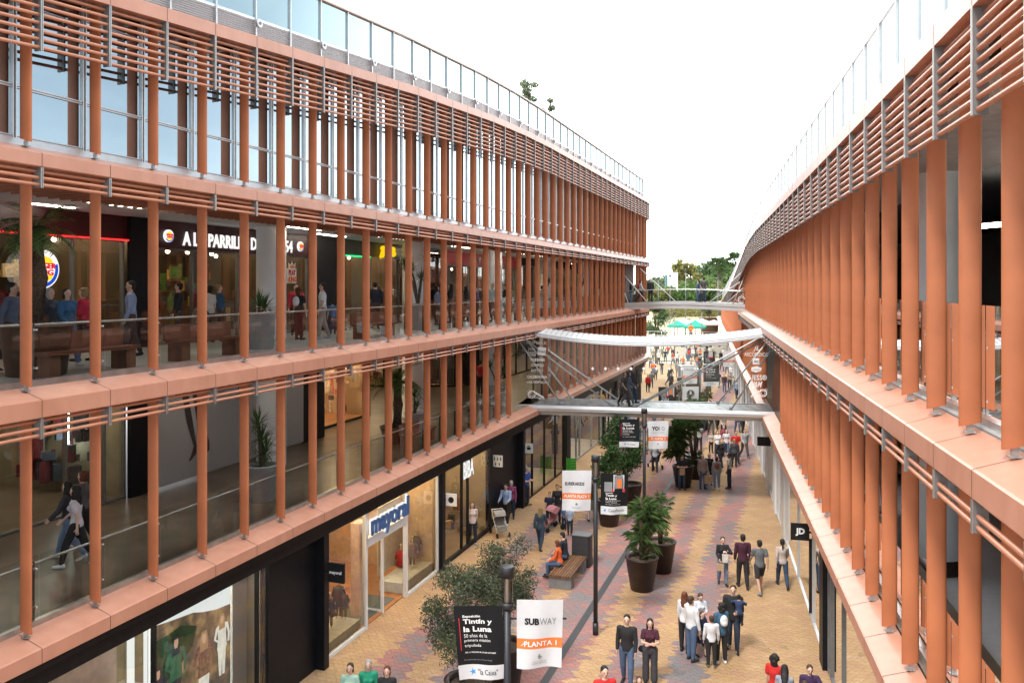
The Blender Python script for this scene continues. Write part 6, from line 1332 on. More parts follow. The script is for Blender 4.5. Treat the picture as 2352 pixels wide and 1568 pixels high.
def skeleton(pose, sex):
    P = POSES[pose]; sh = .185 if sex == 'm' else .165; hipw = .095 if sex == 'm' else .10
    pel = Vector((0, 0, .92)); lean = P['lean']; up = Vector((0, math.sin(R(lean)), math.cos(R(lean))))
    J = dict(pel=pel, waist=pel+up*.16, chest=pel+up*.36, neck=pel+up*.535, up=up)
    hp = R(P['hp']+lean*.3); hu = Vector((0, math.sin(hp), math.cos(hp))); J['hu'] = hu; J['hf'] = Vector((0, math.cos(hp), -math.sin(hp)))
    J['head'] = J['neck']+up*.045+hu*.105
    for i, sg in enumerate((-1, 1)):
        a = P['a'][i]; s = J['neck']+Vector((sg*sh, 0, 0))-up*.065; e = s+limbdir(a[0], a[1], sg)*.285; w = e+limbdir(a[2], a[3], sg)*.25
        J['s%d' % i], J['e%d' % i], J['w%d' % i] = s, e, w; J['hd%d' % i] = limbdir(a[2]+8, a[3]-4, sg)
        l = P['l'][i]; h = pel+Vector((sg*hipw, 0, -.02)); k = h+limbdir(l[0], 1.5, sg)*.425; n = k+limbdir(l[1], 0, sg)*.415
        J['h%d' % i], J['k%d' % i], J['n%d' % i] = h, k, n
        J['pitch%d' % i] = min(0, l[1]+8)
    lo = min(J['n0'].z, J['n1'].z)-.085
    for k_ in list(J):
        if k_ not in ('up', 'hu', 'hf', 'hd0', 'hd1', 'pitch0', 'pitch1'): J[k_] = J[k_]-Vector((0, 0, lo))
    return J
MC = {}
def body_mesh(pose, sex, near):
    key = ('body', pose, sex, near)
    if key in MC: return MC[key]
    J = skeleton(pose, sex); m = MB(); f = sex == 'f'; hd = J['head']; hu, hf = J['hu'], J['hf']
    hr = Vector((1, 0, 0))
    def E(c, ax, ay, az, nu=14, nv=10):    # ellipsoid in the head frame
        k = len(m.v); m.ball((0, 0, 0), (ax, ay, az), nu=nu, nv=nv); c = Vector(c)
        for i in range(k, len(m.v)): v = m.v[i]; m.v[i] = tuple(c+hr*v[0]+hf*v[1]+hu*v[2])
    E(hd+hu*.02, .078, .098, .102); E(hd-hu*.045+hf*.018, .060, .071, .074); E(hd+hf*.094-hu*.012, .013, .020, .024, 8, 6); E(hd-hu*.105+hf*.05, .028, .025, .022, 8, 6)
    E(hd-hu*.052+hf*.078, .024, .012, .009, 8, 6)
    for sg in (-1, 1): E(hd+hr*sg*.076-hu*.005, .010, .020, .030, 8, 6)
    cap(m, J['neck']-J['up']*.03, hd-hu*.06, .054 if not f else .046, .05 if not f else .043)
    pe, wa, ch = J['pel'], J['waist'], J['chest']; wd = .125 if not f else .105
    torso(m, J, sex, 0)
    if f: 
        for sg in (-1, 1): m.ball(ch+Vector((sg*.07, .085, -.01)), .052, nu=10, nv=8)
    for i, sg in enumerate((-1, 1)):
        k = 1 if not f else .86
        s, e, w = J['s%d' % i], J['e%d' % i], J['w%d' % i]; d = J['hd%d' % i]
        cap(m, J['neck']-J['up']*.075, s, .06*k, .062*k); cap(m, s, e, .056*k, .042*k); cap(m, e, w, .042*k, .028*k)
        # hand: palm, four unequal bent fingers and a thumb from the side of the palm
        fw = (w-e).normalized(); n_ = Vector((-sg, 0, 0)); n_ = (n_-fw*n_.dot(fw)).normalized(); side = fw.cross(n_).normalized()
        if side.y < 0 or abs(side.y) < .2 and side.z < 0: side = -side
        pc = w+fw*.05
        for q in (-.022, -.007, .008, .023): cap(m, w+side*q*.6, w+fw*.085+side*q, .015, .0125, 8)
        for q, ln in ((-.030, .055), (-.010, .070), (.011, .074), (.032, .066)):
            b0 = w+fw*.088+side*q; b1 = b0+fw*ln*.55+n_*.012; b2 = b1+fw*ln*.36+n_*.026; cap(m, b0, b1, .0095, .009, 7); cap(m, b1, b2, .009, .0078, 7)
        t0 = w+fw*.03+side*.026; t1 = t0+(fw*.55+side*.75).normalized()*.04; cap(m, t0, t1, .012, .011, 7); cap(m, t1, t1+(fw*.9+side*.2+n_*.3).normalized()*.032, .0105, .009, 7)
        h, kn, an = J['h%d' % i], J['k%d' % i], J['n%d' % i]
        cap(m, h, kn, .088 if not f else .09, .056); calf = kn+(an-kn)*.33-Vector((0, .012, 0)); cap(m, kn, calf, .054, .056); cap(m, calf, an, .054, .036)
        pt = R(J['pitch%d' % i]); fd = Vector((sg*.18, math.cos(pt), math.sin(pt))).normalized(); cap(m, an+Vector((0, -.03, -.045)), an+Vector((0, -.03, -.045))+fd*.17, .036, .030)
    MC[key] = remesh(m, 'person_body', .0095 if near else .016); return MC[key]
def top_mesh(pose, sex, kind, near):
    key = ('top', pose, sex, kind, near)
    if key in MC: return MC[key]
    J = skeleton(pose, sex); m = MB(); f = sex == 'f'; ex = .022 if kind in ('jacket',) else .013
    pe, wa, ch = J['pel'], J['waist'], J['chest']
    torso(m, J, sex, ex, lo=-.06 if kind != 'jacket' else -.12, hi=.54)
    if f:
        for sg in (-1, 1): m.ball(ch+Vector((sg*.07, .088, -.01)), .052+ex, nu=10, nv=8)
    for i, sg in enumerate((-1, 1)):
        k = 1 if not f else .88; s, e, w = J['s%d' % i], J['e%d' % i], J['w%d' % i]; cap(m, J['neck']-J['up']*.078, s, .06*k+ex, .063*k+ex)
        if kind == 'tee': cap(m, s, s+(e-s)*.55, .060*k+ex, .062*k+ex)
        elif kind != 'vest': cap(m, s, e, .058*k+ex, .046*k+ex); cap(m, e, e+(w-e)*.90, .046*k+ex, .034*k+ex)
    if kind == 'jacket': m.tube([J['neck']-J['up']*.045, J['neck']+J['up']*.015], [.085, .075], 14)
    if kind == 'hood': m.ball(J['neck']+J['up']*.0-Vector((0, .06, 0)), (.10, .07, .06), nu=12, nv=8)
    me = remesh(m, 'top', .011 if near else .018); MC[key] = me; return me
def leg_mesh(pose, sex, kind, near):
    key = ('leg', pose, sex, kind, near)
    if key in MC: return MC[key]
    J = skeleton(pose, sex); m = MB(); f = sex == 'f'; ex = .014 if kind != 'wide' else .024
    torso(m, J, sex, ex*.7, hi=.07)
    if kind in ('skirt', 'dress'):
        ln = .46; mid = (J['k0']+J['k1'])/2; mid.x = 0; m.tube([J['pel']+Vector((0, 0, .06)), J['pel']-Vector((0, 0, .08)), J['pel']+(mid-J['pel'])*.85], [.15, .18, .22], 16)
    for i in range(2):
        h, kn, an = J['h%d' % i], J['k%d' % i], J['n%d' % i]
        if kind == 'shorts': cap(m, h, h+(kn-h)*.8, .092+ex, .072+ex)
        elif kind not in ('skirt', 'dress'):
            cap(m, h, kn, (.092)+ex, .066+ex); cap(m, kn, an+Vector((0, 0, .03)), .066+ex*1.2, .040+ex*(1.2 if kind != 'wide' else 2.4))
    me = remesh(m, 'trousers', .011 if near else .018); MC[key] = me; return me
def shoe_mesh(pose, sex, i):
    key = ('shoe', pose, i)
    if key in MC: return MC[key]
    J = skeleton(pose, sex); m = MB(); an = J['n%d' % i]; pt = R(J['pitch%d' % i]); sg = (-1, 1)[i]
    fd = Vector((sg*.18, math.cos(pt), math.sin(pt))).normalized(); b = an+Vector((0, -.035, -.048)); cap(m, b, b+fd*.19, .043, .036); cap(m, an+Vector((0, -.01, .0)), b, .040, .042)
    me = remesh(m, 'shoe', .013, 1); MC[key] = me; return me
def hair_mesh(pose, sex, style):
    key = ('hair', pose, sex, style)
    if key in MC: return MC[key]
    J = skeleton(pose, sex); m = MB(); hd, hu, hf = J['head'], J['hu'], J['hf']; hr = Vector((1, 0, 0)); rr = random.Random(4)
    def E(c, ax, ay, az):
        k = len(m.v); m.ball((0, 0, 0), (ax, ay, az), nu=14, nv=10)
        for i in range(k, len(m.v)): v = m.v[i]; m.v[i] = tuple(c+hr*v[0]+hf*v[1]+hu*v[2])
    E(hd+hu*.054-hf*.026, .088, .100, .084)
    if style != 'bald': E(hd+hu*.0-hf*.050, .086, .066, .090)
    if style == 'bald': E(hd+hu*.0-hf*.05, .078, .05, .05)
    if style == 'long':
        E(hd-hu*.05-hf*.055, .092, .06, .10); E(hd-hu*.17-hf*.080, .095, .052, .13); E(hd-hu*.27-hf*.090, .075, .042, .08)
        for sg in (-1, 1): E(hd-hu*.07-hf*.005+hr*sg*.076, .028, .055, .13)
    if style == 'tail': E(hd+hu*.02-hf*.10, .035, .035, .035); E(hd-hu*.10-hf*.115, .030, .028, .12); E(hd-hu*.2-hf*.11, .022, .02, .07)
    if style == 'curly':
        for i in range(26):
            a = rr.uniform(0, 6.28); b = rr.uniform(-.9, 1.2); q = Vector((math.cos(a)*math.cos(b)*.095, math.sin(a)*math.cos(b)*.08-.035, math.sin(b)*.10+.01))
            if q.y > .045 and q.z < .06: continue
            E(hd+hr*q.x+hf*q.y+hu*q.z, .036, .034, .036)
        E(hd-hu*.10-hf*.06, .095, .05, .08)
    if style == 'bob':
        E(hd-hu*.03-hf*.045, .084, .06, .09)
        for sg in (-1, 1): E(hd-hu*.04+hr*sg*.072-hf*.01, .020, .045, .07)
    me = remesh(m, 'hair', .010, 1); MC[key] = me; return me
def face_parts(pose, sex):
    key = ('face', pose, sex)
    if key in MC: return MC[key]
    J = skeleton(pose, sex); hd, hu, hf = J['head'], J['hu'], J['hf']; out = []
    for sg in (-1, 1):
        m = MB(); c = hd+hf*.0845+hu*.012+Vector((sg*.029, 0, 0)); m.ball(c, (.012, .010, .0065), nu=8, nv=6); m.box(c+hu*.020-hf*.0005, (.032, .012, .006)); out.append(('eye', m.mesh('eye', M_white)))
    m = MB(); c = hd+hf*.087-hu*.053; m.box(c, (.042, .012, .009)); out.append(('mouth', m.mesh('mouth', M_white))); MC[key] = out; return out
def cm(col, rough=.85, kind='cloth'):
    return mat('%s_%02d_%02d_%02d' % ((kind,)+tuple(int(c*100) for c in col)), col, rough, var=.14, scale=7, bump=.35 if kind == 'cloth' else 0)
SK = {'l': (.68, .44, .34), 'm': (.52, .32, .23), 'd': (.20, .11, .07)}
HR = {'k': (.012, .010, .009), 'b': (.06, .032, .018), 'r': (.13, .035, .015), 'y': (.30, .20, .09), 'g': (.35, .35, .35), 'w': (.55, .54, .52)}
BK, NV, WH, JN, GY, RD, BG, DN, LB_, MR, OL, OR, GN = (.018, .018, .02), (.018, .026, .06), (.72, .73, .75), (.075, .12, .21), (.22, .23, .24), (.55, .02, .02), (.42, .34, .28), (.03, .045, .08), (.34, .42, .56), (.07, .015, .03), (.08, .08, .05), (.75, .14, .015), (.02, .30, .17)
def obj_inst(name, me, m, parent):
    o = bpy.data.objects.new(name, me); C.objects.link(o); o.parent = parent
    o.material_slots[0].link = 'OBJECT'; o.material_slots[0].material = m; return o
NP_ = [0]
def person(pos, head, h, pose, sex, top, tc, leg, lc, hair, hc, label, sk='l', shoe=BK, extras=(), near=True, group=None):
    """pos = feet position, head = facing in degrees (0 = away from the camera, 180 = towards it)"""
    b = bpy.data.objects.new('person', body_mesh(pose, sex, near)); C.objects.link(b); b.material_slots[0].link = 'OBJECT'; b.material_slots[0].material = cm(SK[sk], .55, 'skin')
    tag(b, label, 'person', group); NP_[0] += 1
    obj_inst('jacket' if top == 'jacket' else 'shirt', top_mesh(pose, sex, top, near), cm(tc), b); obj_inst({'shorts': 'shorts', 'skirt': 'skirt', 'dress': 'skirt'}.get(leg, 'trousers'), leg_mesh(pose, sex, leg, near), cm(lc), b)
    obj_inst('hair', hair_mesh(pose, sex, hair), cm(HR[hc], .7, 'hair'), b)
    for i in range(2): obj_inst('shoe', shoe_mesh(pose, sex, i), cm(shoe, .6), b)
    if near:
        for nm, me in face_parts(pose, sex): obj_inst(nm, me, cm((.03, .02, .015), .4, 'eye') if nm == 'eye' else cm((.35, .10, .09), .6, 'mouth'), b)
    J = skeleton(pose, sex)
    for e in extras:
        if e == 'pack': bag_back(b, J, WH)
        elif isinstance(e, tuple) and e[0] == 'pack': bag_back(b, J, e[1])
    b.location = pos; b.rotation_euler = (0, 0, -R(head)); b.scale = (h/1.75,)*3
    if isinstance(extras, dict): pass
    for e in extras:
        if isinstance(e, tuple) and e[0] in ('bag', 'sack', 'cross'): held(b, J, e, pos, head, h)
    return b
def bag_back(b, J, col):
    m = MB(); c = J['chest']-Vector((0, .175, .02)); m.ball(c, (.125, .075, .17), nu=12, nv=8); m.ball(c-Vector((0, .05, .06)), (.09, .05, .08), nu=10, nv=6); me = remesh(m, 'backpack', .014, 1); o = obj_inst('backpack', me, cm(col), b)
    tag_top_held(o, b)
def tag_top_held(o, b): pass
def held(b, J, e, pos, head, h):
    kind, col, hand = e[0], e[1], e[2]; k = h/1.75; a = -R(head)
    def Wp(v): return Vector((pos[0]+k*(v.x*math.cos(a)-v.y*math.sin(a)), pos[1]+k*(v.x*math.sin(a)+v.y*math.cos(a)), pos[2]+k*v.z))
    w = J['w%d' % hand]; g = MB()
    if kind == 'bag':
        c = w+J['hd%d' % hand]*.09; c = Vector((c.x, c.y, c.z)); sz = e[3] if len(e) > 3 else (.28, .12, .32); top = c.z-.10
        x, y, z = sz; vs = [Wp(Vector((c.x+i*x/2*(.92 if kk else 1), c.y+j*y/2, top-(z if kk else 0)))) for kk in (0, 1) for j in (-1, 1) for i in (-1, 1)]
        g.add(vs, [(0, 1, 3, 2), (4, 6, 7, 5), (0, 4, 5, 1), (2, 3, 7, 6), (0, 2, 6, 4), (1, 5, 7, 3)])
        for j in (-1, 1): g.tube([Wp(Vector((c.x-.07, c.y+j*y/2, top))), Wp(Vector((c.x-.03, c.y, c.z+.0))), Wp(Vector((c.x+.03, c.y, c.z+.0))), Wp(Vector((c.x+.07, c.y+j*y/2, top)))], .006, 5)
        o = g.build('shopping_bag' if e[4] is None else e[4], cm(col, .8)) if len(e) > 4 and e[4] else g.build('shopping_bag', cm(col, .8))
    elif kind == 'cross':
        c = J['h%d' % hand]+Vector(((-.12, .12)[hand], -.02, .0)); g.ball(Wp(c), (.10*k, .06*k, .09*k), nu=10, nv=8)
        s = J['s%d' % (1-hand)]+Vector((0, 0, .06)); o_ = Vector((0, .125, 0))
        g.tube([Wp(s), Wp((s+c)/2+o_+Vector((0, .01, 0))), Wp(c)], .009, 5); g.tube([Wp(s), Wp((s+c)/2-o_-Vector((0, .03, 0))), Wp(c)], .009, 5); o = g.build('shoulder_bag', cm(col, .6))
    else:
        c = J['w%d' % hand]+Vector((0, .10, .02)); g.ball(Wp(c), (.10*k, .09*k, .13*k), nu=10, nv=8); o = g.build('handbag', cm(col, .6))
    tag(o, e[-1] if isinstance(e[-1], str) else 'bag', 'bag'); return o
PB = (.45, .32, .20)
def gp(x, y, z=0.): return tuple(GP(x, y, z))
def top_at(x, ytop, h, z=0.):   # stand a person whose head top is at measuring row ytop
    zt = z+h; d = (EYE-zt)*F/(ytop-657); return ((x-1176)*d/F, d, z)
P = person
# --- street, foreground
P(gp(1440, 1572), 196, 1.80, 'stroll', 'm', 'long', BK, 'jeans', JN, 'short', 'k', 'man in black sweater and blue jeans strolling toward the camera')
P(gp(1493, 1569), 188, 1.66, 'cross', 'f', 'tee', MR, 'wide', (.05, .05, .06), 'long', 'k', 'woman in maroon tee with folded arms walking beside the man in black', extras=(('cross', BK, 1, 'small black shoulder bag on the woman with folded arms'),))
P(top_at(1389, 1530, 1.78), 170, 1.78, 'stand', 'm', 'tee', RD, 'jeans', NV, 'short', 'k', 'man in bright red tee cut off by the bottom edge')
P(top_at(1468, 1553, 1.25), 180, 1.25, 'stand', 'f', 'tee', BG, 'jeans', NV, 'bob', 'b', 'brown haired child at the bottom edge next to the red shirt man', near=False)
P(top_at(804, 1523, 1.62), 185, 1.62, 'stand', 'f', 'tee', (.35, .55, .45), 'jeans', GY, 'bob', 'b', 'woman in pale green and white blouse at the bottom left')
P(top_at(846, 1516, 1.62), 175, 1.62, 'stand', 'f', 'jacket', GN, 'jeans', NV, 'bob', 'g', 'grey haired woman in emerald cardigan at the bottom left')
P(top_at(889, 1530, 1.60), 182, 1.60, 'stand', 'f', 'jacket', BK, 'jeans', BK, 'bob', 'r', 'auburn haired woman in black jacket, right of the emerald cardigan')
P(top_at(1780, 1500, 1.68), 40, 1.68, 'stand', 'f', 'tee', RD, 'jeans', BK, 'curly', 'k', 'woman in red tee with big dark curls at the bottom right')
P(top_at(1802, 1528, 1.55), 20, 1.55, 'phone', 'f', 'long', (.30, .33, .40), 'jeans', NV, 'long', 'k', 'girl in grey blue hoodie with long dark hair at the bottom right')
P(top_at(1860, 1526, 1.50), 190, 1.50, 'eat', 'm', 'jacket', (.05, .02, .07), 'jeans', NV, 'short', 'b', 'boy in dark plum jacket touching his face at the bottom right')
P(top_at(1848, 1562, 1.35), 10, 1.35, 'stand', 'f', 'long', MR, 'jeans', NV, 'long', 'b', 'child with long brown hair cut off under the boy in plum', near=False)
# --- family group
P(gp(1588, 1516), 60, 1.76, 'stand', 'm', 'long', WH, 'jeans', JN, 'short', 'b', 'man in white shirt and jeans in the family group, seen from behind')
P(gp(1573, 1496), 40, 1.68, 'stand', 'f', 'long', WH, 'jeans', BK, 'long', 'r', 'red haired woman behind the man in the white shirt', extras=(('sack', (.28, .07, .03), 0, 'tan leather handbag at the left of the family group'),))
P(gp(1607, 1481), 170, 1.50, 'phone', 'f', 'long', (.65, .68, .75), 'jeans', NV, 'tail', 'b', 'girl in white school shirt in the middle of the family group')
P(gp(1612, 1507), 150, 1.25, 'carry', 'f', 'tee', NV, 'skirt', NV, 'tail', 'b', 'small girl in navy dress in the family group', extras=(('bag', PB, 0, (.22, .1, .26), None, 'paper bag carried by the small girl in navy'),))
P(gp(1634, 1531), 2, 1.38, 'stand', 'm', 'long', (.70, .71, .74), 'jeans', BK, 'short', 'b', 'boy in long white shirt and black trousers seen from behind', shoe=(.08, .12, .09))
P(gp(1656, 1522), -15, 1.64, 'stand', 'f', 'jacket', (.05, .12, .20), 'jeans', BK, 'curly', 'k', 'woman in denim jacket with a white backpack, in the family group', shoe=(.7, .7, .7), extras=('pack',))
P(gp(1684, 1494), 200, 1.84, 'carry', 'm', 'jacket', BK, 'jeans', DN, 'short', 'b', 'tall man in black leather jacket holding a toddler')
pt = Vector(gp(1688, 1494)); P((pt.x+.02, pt.y-.34, .72), 20, 1.05, 'held', 'm', 'long', (.03, .05, .13), 'jeans', (.03, .06, .10), 'short', 'k', 'toddler in dark blue held on the arm of the tall man', near=False)
# --- four walkers at right
P(gp(1660, 1342), 185, 1.64, 'eat', 'f', 'long', BK, 'jeans', (.16, .22, .32), 'tail', 'b', 'woman in black top eating, first of the four walkers at right', extras=(('bag', (.62, .60, .56), 0, (.2, .1, .28), None, 'white paper bag of the woman eating'), ('bag', PB, 1, (.24, .1, .24), None, 'brown paper bag of the woman eating')))
P(gp(1706, 1349), 4, 1.82, 'stroll', 'm', 'long', (.055, .012, .03), 'jeans', BK, 'short', 'k', 'man in plum sweater and black tights walking away', sk='m', extras=(('bag', PB, 1, (.2, .1, .3), None, 'small paper bag of the man in the plum sweater'),))
P(gp(1745, 1360), -3, 1.78, 'walk2', 'm', 'tee', (.13, .14, .15), 'shorts', (.03, .03, .035), 'short', 'k', 'young man in grey tee and dark shorts walking away', sk='m', shoe=(.2, .22, .25))
P(gp(1797, 1347), 8, 1.66, 'walk', 'f', 'long', (.48, .40, .36), 'jeans', (.03, .055, .10), 'tail', 'k', 'woman in beige top with long dark ponytail walking away by the shop glass', extras=(('bag', (.25, .14, .08), 1, (.18, .09, .2), None, 'small brown bag of the woman with the long ponytail'),))
# --- bench couple
bs = b0_+bdir*1.05
P(tuple(Vector((bs.x-.30, bs.y-.05, .015))), -72, 1.66, 'sit', 'f', 'long', (.72, .13, .03), 'jeans', JN, 'bob', 'r', 'woman in orange sweater sitting on the wooden bench')
P(tuple(Vector((bs.x-.06, bs.y+.62, .015))), -68, 1.76, 'sit', 'm', 'long', (.02, .025, .035), 'jeans', JN, 'short', 'k', 'man in dark sweater sitting behind the woman in orange')
pb_ = gp(1277, 1305); g = MB(); g.box((pb_[0], pb_[1]-.3, .17), (.22, .12, .34), rot=.3); tag(g.build('shopping_bag', cm(PB, .8)), 'brown paper bag standing at the feet of the bench couple', 'bag')
# --- left side, middle distance
P(gp(1241, 1260), 20, 1.66, 'walk', 'f', 'jacket', (.04, .07, .10), 'jeans', (.03, .05, .09), 'long', 'y', 'blonde woman in denim jacket walking in front of the pink pushchair')
P(gp(1262, 1205), 190, 1.40, 'stand', 'm', 'tee', NV, 'jeans', NV, 'short', 'k', 'boy in navy tee behind the pink pushchair', sk='m')
P(gp(1280, 1200), 175, 1.64, 'stand', 'f', 'long', BK, 'jeans', BK, 'tail', 'b', 'dark haired woman in black behind the pink pushchair', sk='m')
P(gp(1296, 1216), 10, .98, 'stand', 'm', 'tee', (.10, .16, .30), 'jeans', NV, 'short', 'b', 'toddler in blue beside the pink pushchair', near=False)
P(gp(1309, 1229), 20, 1.20, 'stand', 'm', 'tee', (.35, .45, .60), 'jeans', NV, 'short', 'b', 'boy in striped light blue tee under the white banner', sk='m')
P(gp(1358, 1197), -10, 1.65, 'stand', 'f', 'jacket', (.03, .04, .035), 'skirt', (.10, .09, .06), 'long', 'b', 'woman in dark coat and boots half hidden by the second lamp post')
P(gp(1209, 1160), 120, 1.78, 'phone', 'm', 'tee', (.03, .10, .42), 'jeans', NV, 'bald', 'g', 'man in royal blue polo looking at his phone by the black pillar')
P(gp(1201, 1157), 100, 1.72, 'lean', 'm', 'long', DN, 'jeans', BK, 'short', 'k', 'man in dark clothes right against the black pillar', near=False)
P(gp(1163, 1203), 200, 1.74, 'push', 'm', 'long', (.30, .40, .60), 'jeans', BK, 'short', 'k', 'man in light blue shirt behind the beige pushchair', sk='m', shoe=(.6, .6, .6))
P(gp(1174, 1190), 185, 1.66, 'stand', 'f', 'jacket', (.25, .05, .12), 'jeans', NV, 'bob', 'g', 'grey haired woman in plum scarf by the black wall', near=False)
P(gp(1085, 1249), 165, 1.64, 'lean', 'f', 'tee', (.68, .58, .56), 'jeans', (.02, .03, .05), 'long', 'b', 'woman in pale tee leaning at the accessories shop entrance', shoe=(.55, .55, .55))
# --- before the bridge
P(gp(1566, 1124), 180, 1.76, 'phone', 'm', 'tee', (.02, .025, .045), 'jeans', (.04, .08, .15), 'short', 'k', 'man in dark tee with phone leaning at the palm planter', extras=(('bag', PB, 1, (.24, .1, .3), None, 'paper bag on the arm of the man at the palm planter'),))
P(gp(1614, 1122), 170, 1.70, 'stand', 'm', 'jacket', (.30, .25, .22), 'jeans', JN, 'bald', 'g', 'bald man in beige jacket with large paper bags', extras=(('bag', PB, 0, (.42, .16, .42), None, 'largest brown paper bag, held by the bald man'),))
P(gp(1629, 1113), 185, 1.60, 'stand', 'f', 'jacket', BK, 'jeans', BK, 'bob', 'w', 'white haired woman in black next to the bald man', extras=(('bag', PB, 1, (.26, .12, .32), None, 'paper bag held by the white haired woman in black'),))
P(gp(1646, 1123), 5, 1.62, 'stand', 'f', 'jacket', (.28, .29, .29), 'jeans', (.18, .24, .32), 'bob', 'k', 'woman in grey jacket with a rust red backpack', shoe=(.6, .6, .6), extras=(('pack', (.22, .06, .05)),))
P(gp(1675, 1121), -70, 1.78, 'stand', 'm', 'tee', (.70, .71, .73), 'jeans', NV, 'short', 'k', 'man in white tee and navy trousers standing in profile', sk='d', shoe=(.05, .03, .02))
P(gp(1655, 1075), 150, 1.66, 'walk2', 'f', 'jacket', BK, 'jeans', BK, 'long', 'y', 'blonde woman in black coat over white top striding forward', shoe=(.6, .6, .6))
P(gp(1690, 1063), 178, 1.86, 'stroll', 'm', 'tee', RD, 'jeans', (.03, .03, .04), 'bald', 'k', 'large man in bright red tee beyond the palm', sk='m')
P(gp(1686, 1073), 2, 1.60, 'stand', 'f', 'jacket', (.06, .06, .07), 'jeans', BK, 'tail', 'y', 'blonde woman in patterned dark jacket before the man in red', extras=(('sack', (.25, .02, .04), 1, 'dark red bag of the woman before the man in red'),))
P(gp(1633, 1040), 165, 1.30, 'stand', 'f', 'tee', (.55, .45, .40), 'jeans', BK, 'tail', 'k', 'girl in pale top with ponytail right of the palm crown', near=False)
P(gp(1648, 1052), 180, 1.62, 'stand', 'f', 'tee', WH, 'jeans', DN, 'tail', 'b', 'woman in white tee behind the striding blonde', near=False)
P(gp(1668, 1048), 178, 1.64, 'stroll', 'f', 'tee', (.70, .66, .66), 'jeans', JN, 'long', 'r', 'woman in white printed tee left of the man in red')
P(gp(1662, 1036), 184, 1.66, 'walk', 'f', 'jacket', (.25, .06, .08), 'jeans', BK, 'long', 'b', 'woman in wine red top behind the printed tee', near=False)
P(gp(1710, 1050), 172, 1.74, 'walk', 'm', 'long', (.38, .39, .40), 'jeans', (.06, .06, .05), 'short', 'k', 'young man in light grey sweater at the right of the group')
P(gp(1504, 1083), 5, 1.64, 'push', 'f', 'long', (.45, .50, .55), 'jeans', DN, 'tail', 'b', 'woman in pale grey pushing a small buggy away', near=False)
P(gp(1540, 1044), 0, 1.76, 'stand', 'm', 'tee', (.03, .12, .40), 'jeans', GY, 'short', 'k', 'man in blue tee left of the big palm', near=False, shoe=(.6, .6, .6))
P(gp(1606, 1035), 10, 1.70, 'walk', 'm', 'tee', (.30, .32, .30), 'jeans', BK, 'short', 'b', 'person in grey walking behind the palm crown', near=False)
# --- in the shadow of the bridge
P(gp(1402, 1037), 170, 1.70, 'hips', 'm', 'tee', BK, 'jeans', DN, 'short', 'k', 'waiter in black tee at the left under the bridge', sk='m', near=False)
P(gp(1419, 1020), -20, 1.66, 'stand', 'f', 'tee', (.62, .60, .55), 'jeans', BK, 'bob', 'y', 'pale blonde woman in cream vest under the bridge', near=False)
P(gp(1406, 1050), 30, 1.70, 'stand', 'm', 'tee', (.03, .05, .10), 'jeans', JN, 'short', 'b', 'man in navy polo bending by the citrus tree', near=False)
P(gp(1450, 1010), 5, 1.74, 'stand', 'm', 'long', LB_, 'jeans', NV, 'short', 'k', 'man in light blue shirt under the near bridge edge', near=False)
P(gp(1466, 1016), 10, 1.70, 'stand', 'm', 'tee', GY, 'jeans', (.02, .2, .25), 'short', 'b', 'man in grey tee with a diagonal strap under the bridge', near=False)
P(gp(1494, 1018), 175, 1.72, 'push', 'm', 'long', (.55, .62, .75), 'jeans', DN, 'short', 'k', 'man in pale blue shirt with a child under the bridge', near=False)
P(gp(1500, 990), 170, 1.66, 'walk', 'm', 'long', (.3, .34, .42), 'jeans', JN, 'short', 'k', 'man in jeans behind the pale blue shirt', near=False)
P(gp(1522, 975), 178, 1.68, 'walk2', 'f', 'long', BG, 'skirt', (.10, .06, .05), 'long', 'b', 'woman in short skirt walking under the bridge', near=False)
for i, (x, y, hd, h, po, sx, tp, tc, lc, hs, hc, lb) in enumerate((
    (1601, 980, 178, 1.7, 'walk', 'm', 'tee', BK, DN, 'short', 'k', 'dark figure at the left end of the walkers just beyond the bridge'),
    (1614, 988, 175, 1.72, 'stroll', 'm', 'tee', WH, DN, 'short', 'b', 'man in white tee just beyond the bridge'),
    (1633, 1000, 180, 1.76, 'walk', 'm', 'tee', BK, OL, 'short', 'k', 'broad man in black tee just beyond the bridge'),
    (1648, 985, 178, 1.66, 'walk2', 'f', 'tee', LB_, BK, 'long', 'b', 'woman in light blue right of the broad man in black'),
    (1662, 1004, 176, 1.64, 'walk', 'f', 'tee', (.4, .42, .44), BK, 'long', 'y', 'woman in grey tee with a yellow bag just beyond the bridge'),
    (1694, 992, 172, 1.72, 'stroll', 'm', 'tee', (.35, .05, .06), JN, 'short', 'b', 'man in faded red tee and jeans at the right beyond the bridge'),
    (1706, 996, 170, 1.7, 'walk2', 'm', 'long', BK, BK, 'short', 'k', 'man all in black at the far right beyond the bridge'))):
    P(gp(x, y), hd, h, po, sx, tp, tc, 'jeans', lc, hs, hc, lb, near=False)
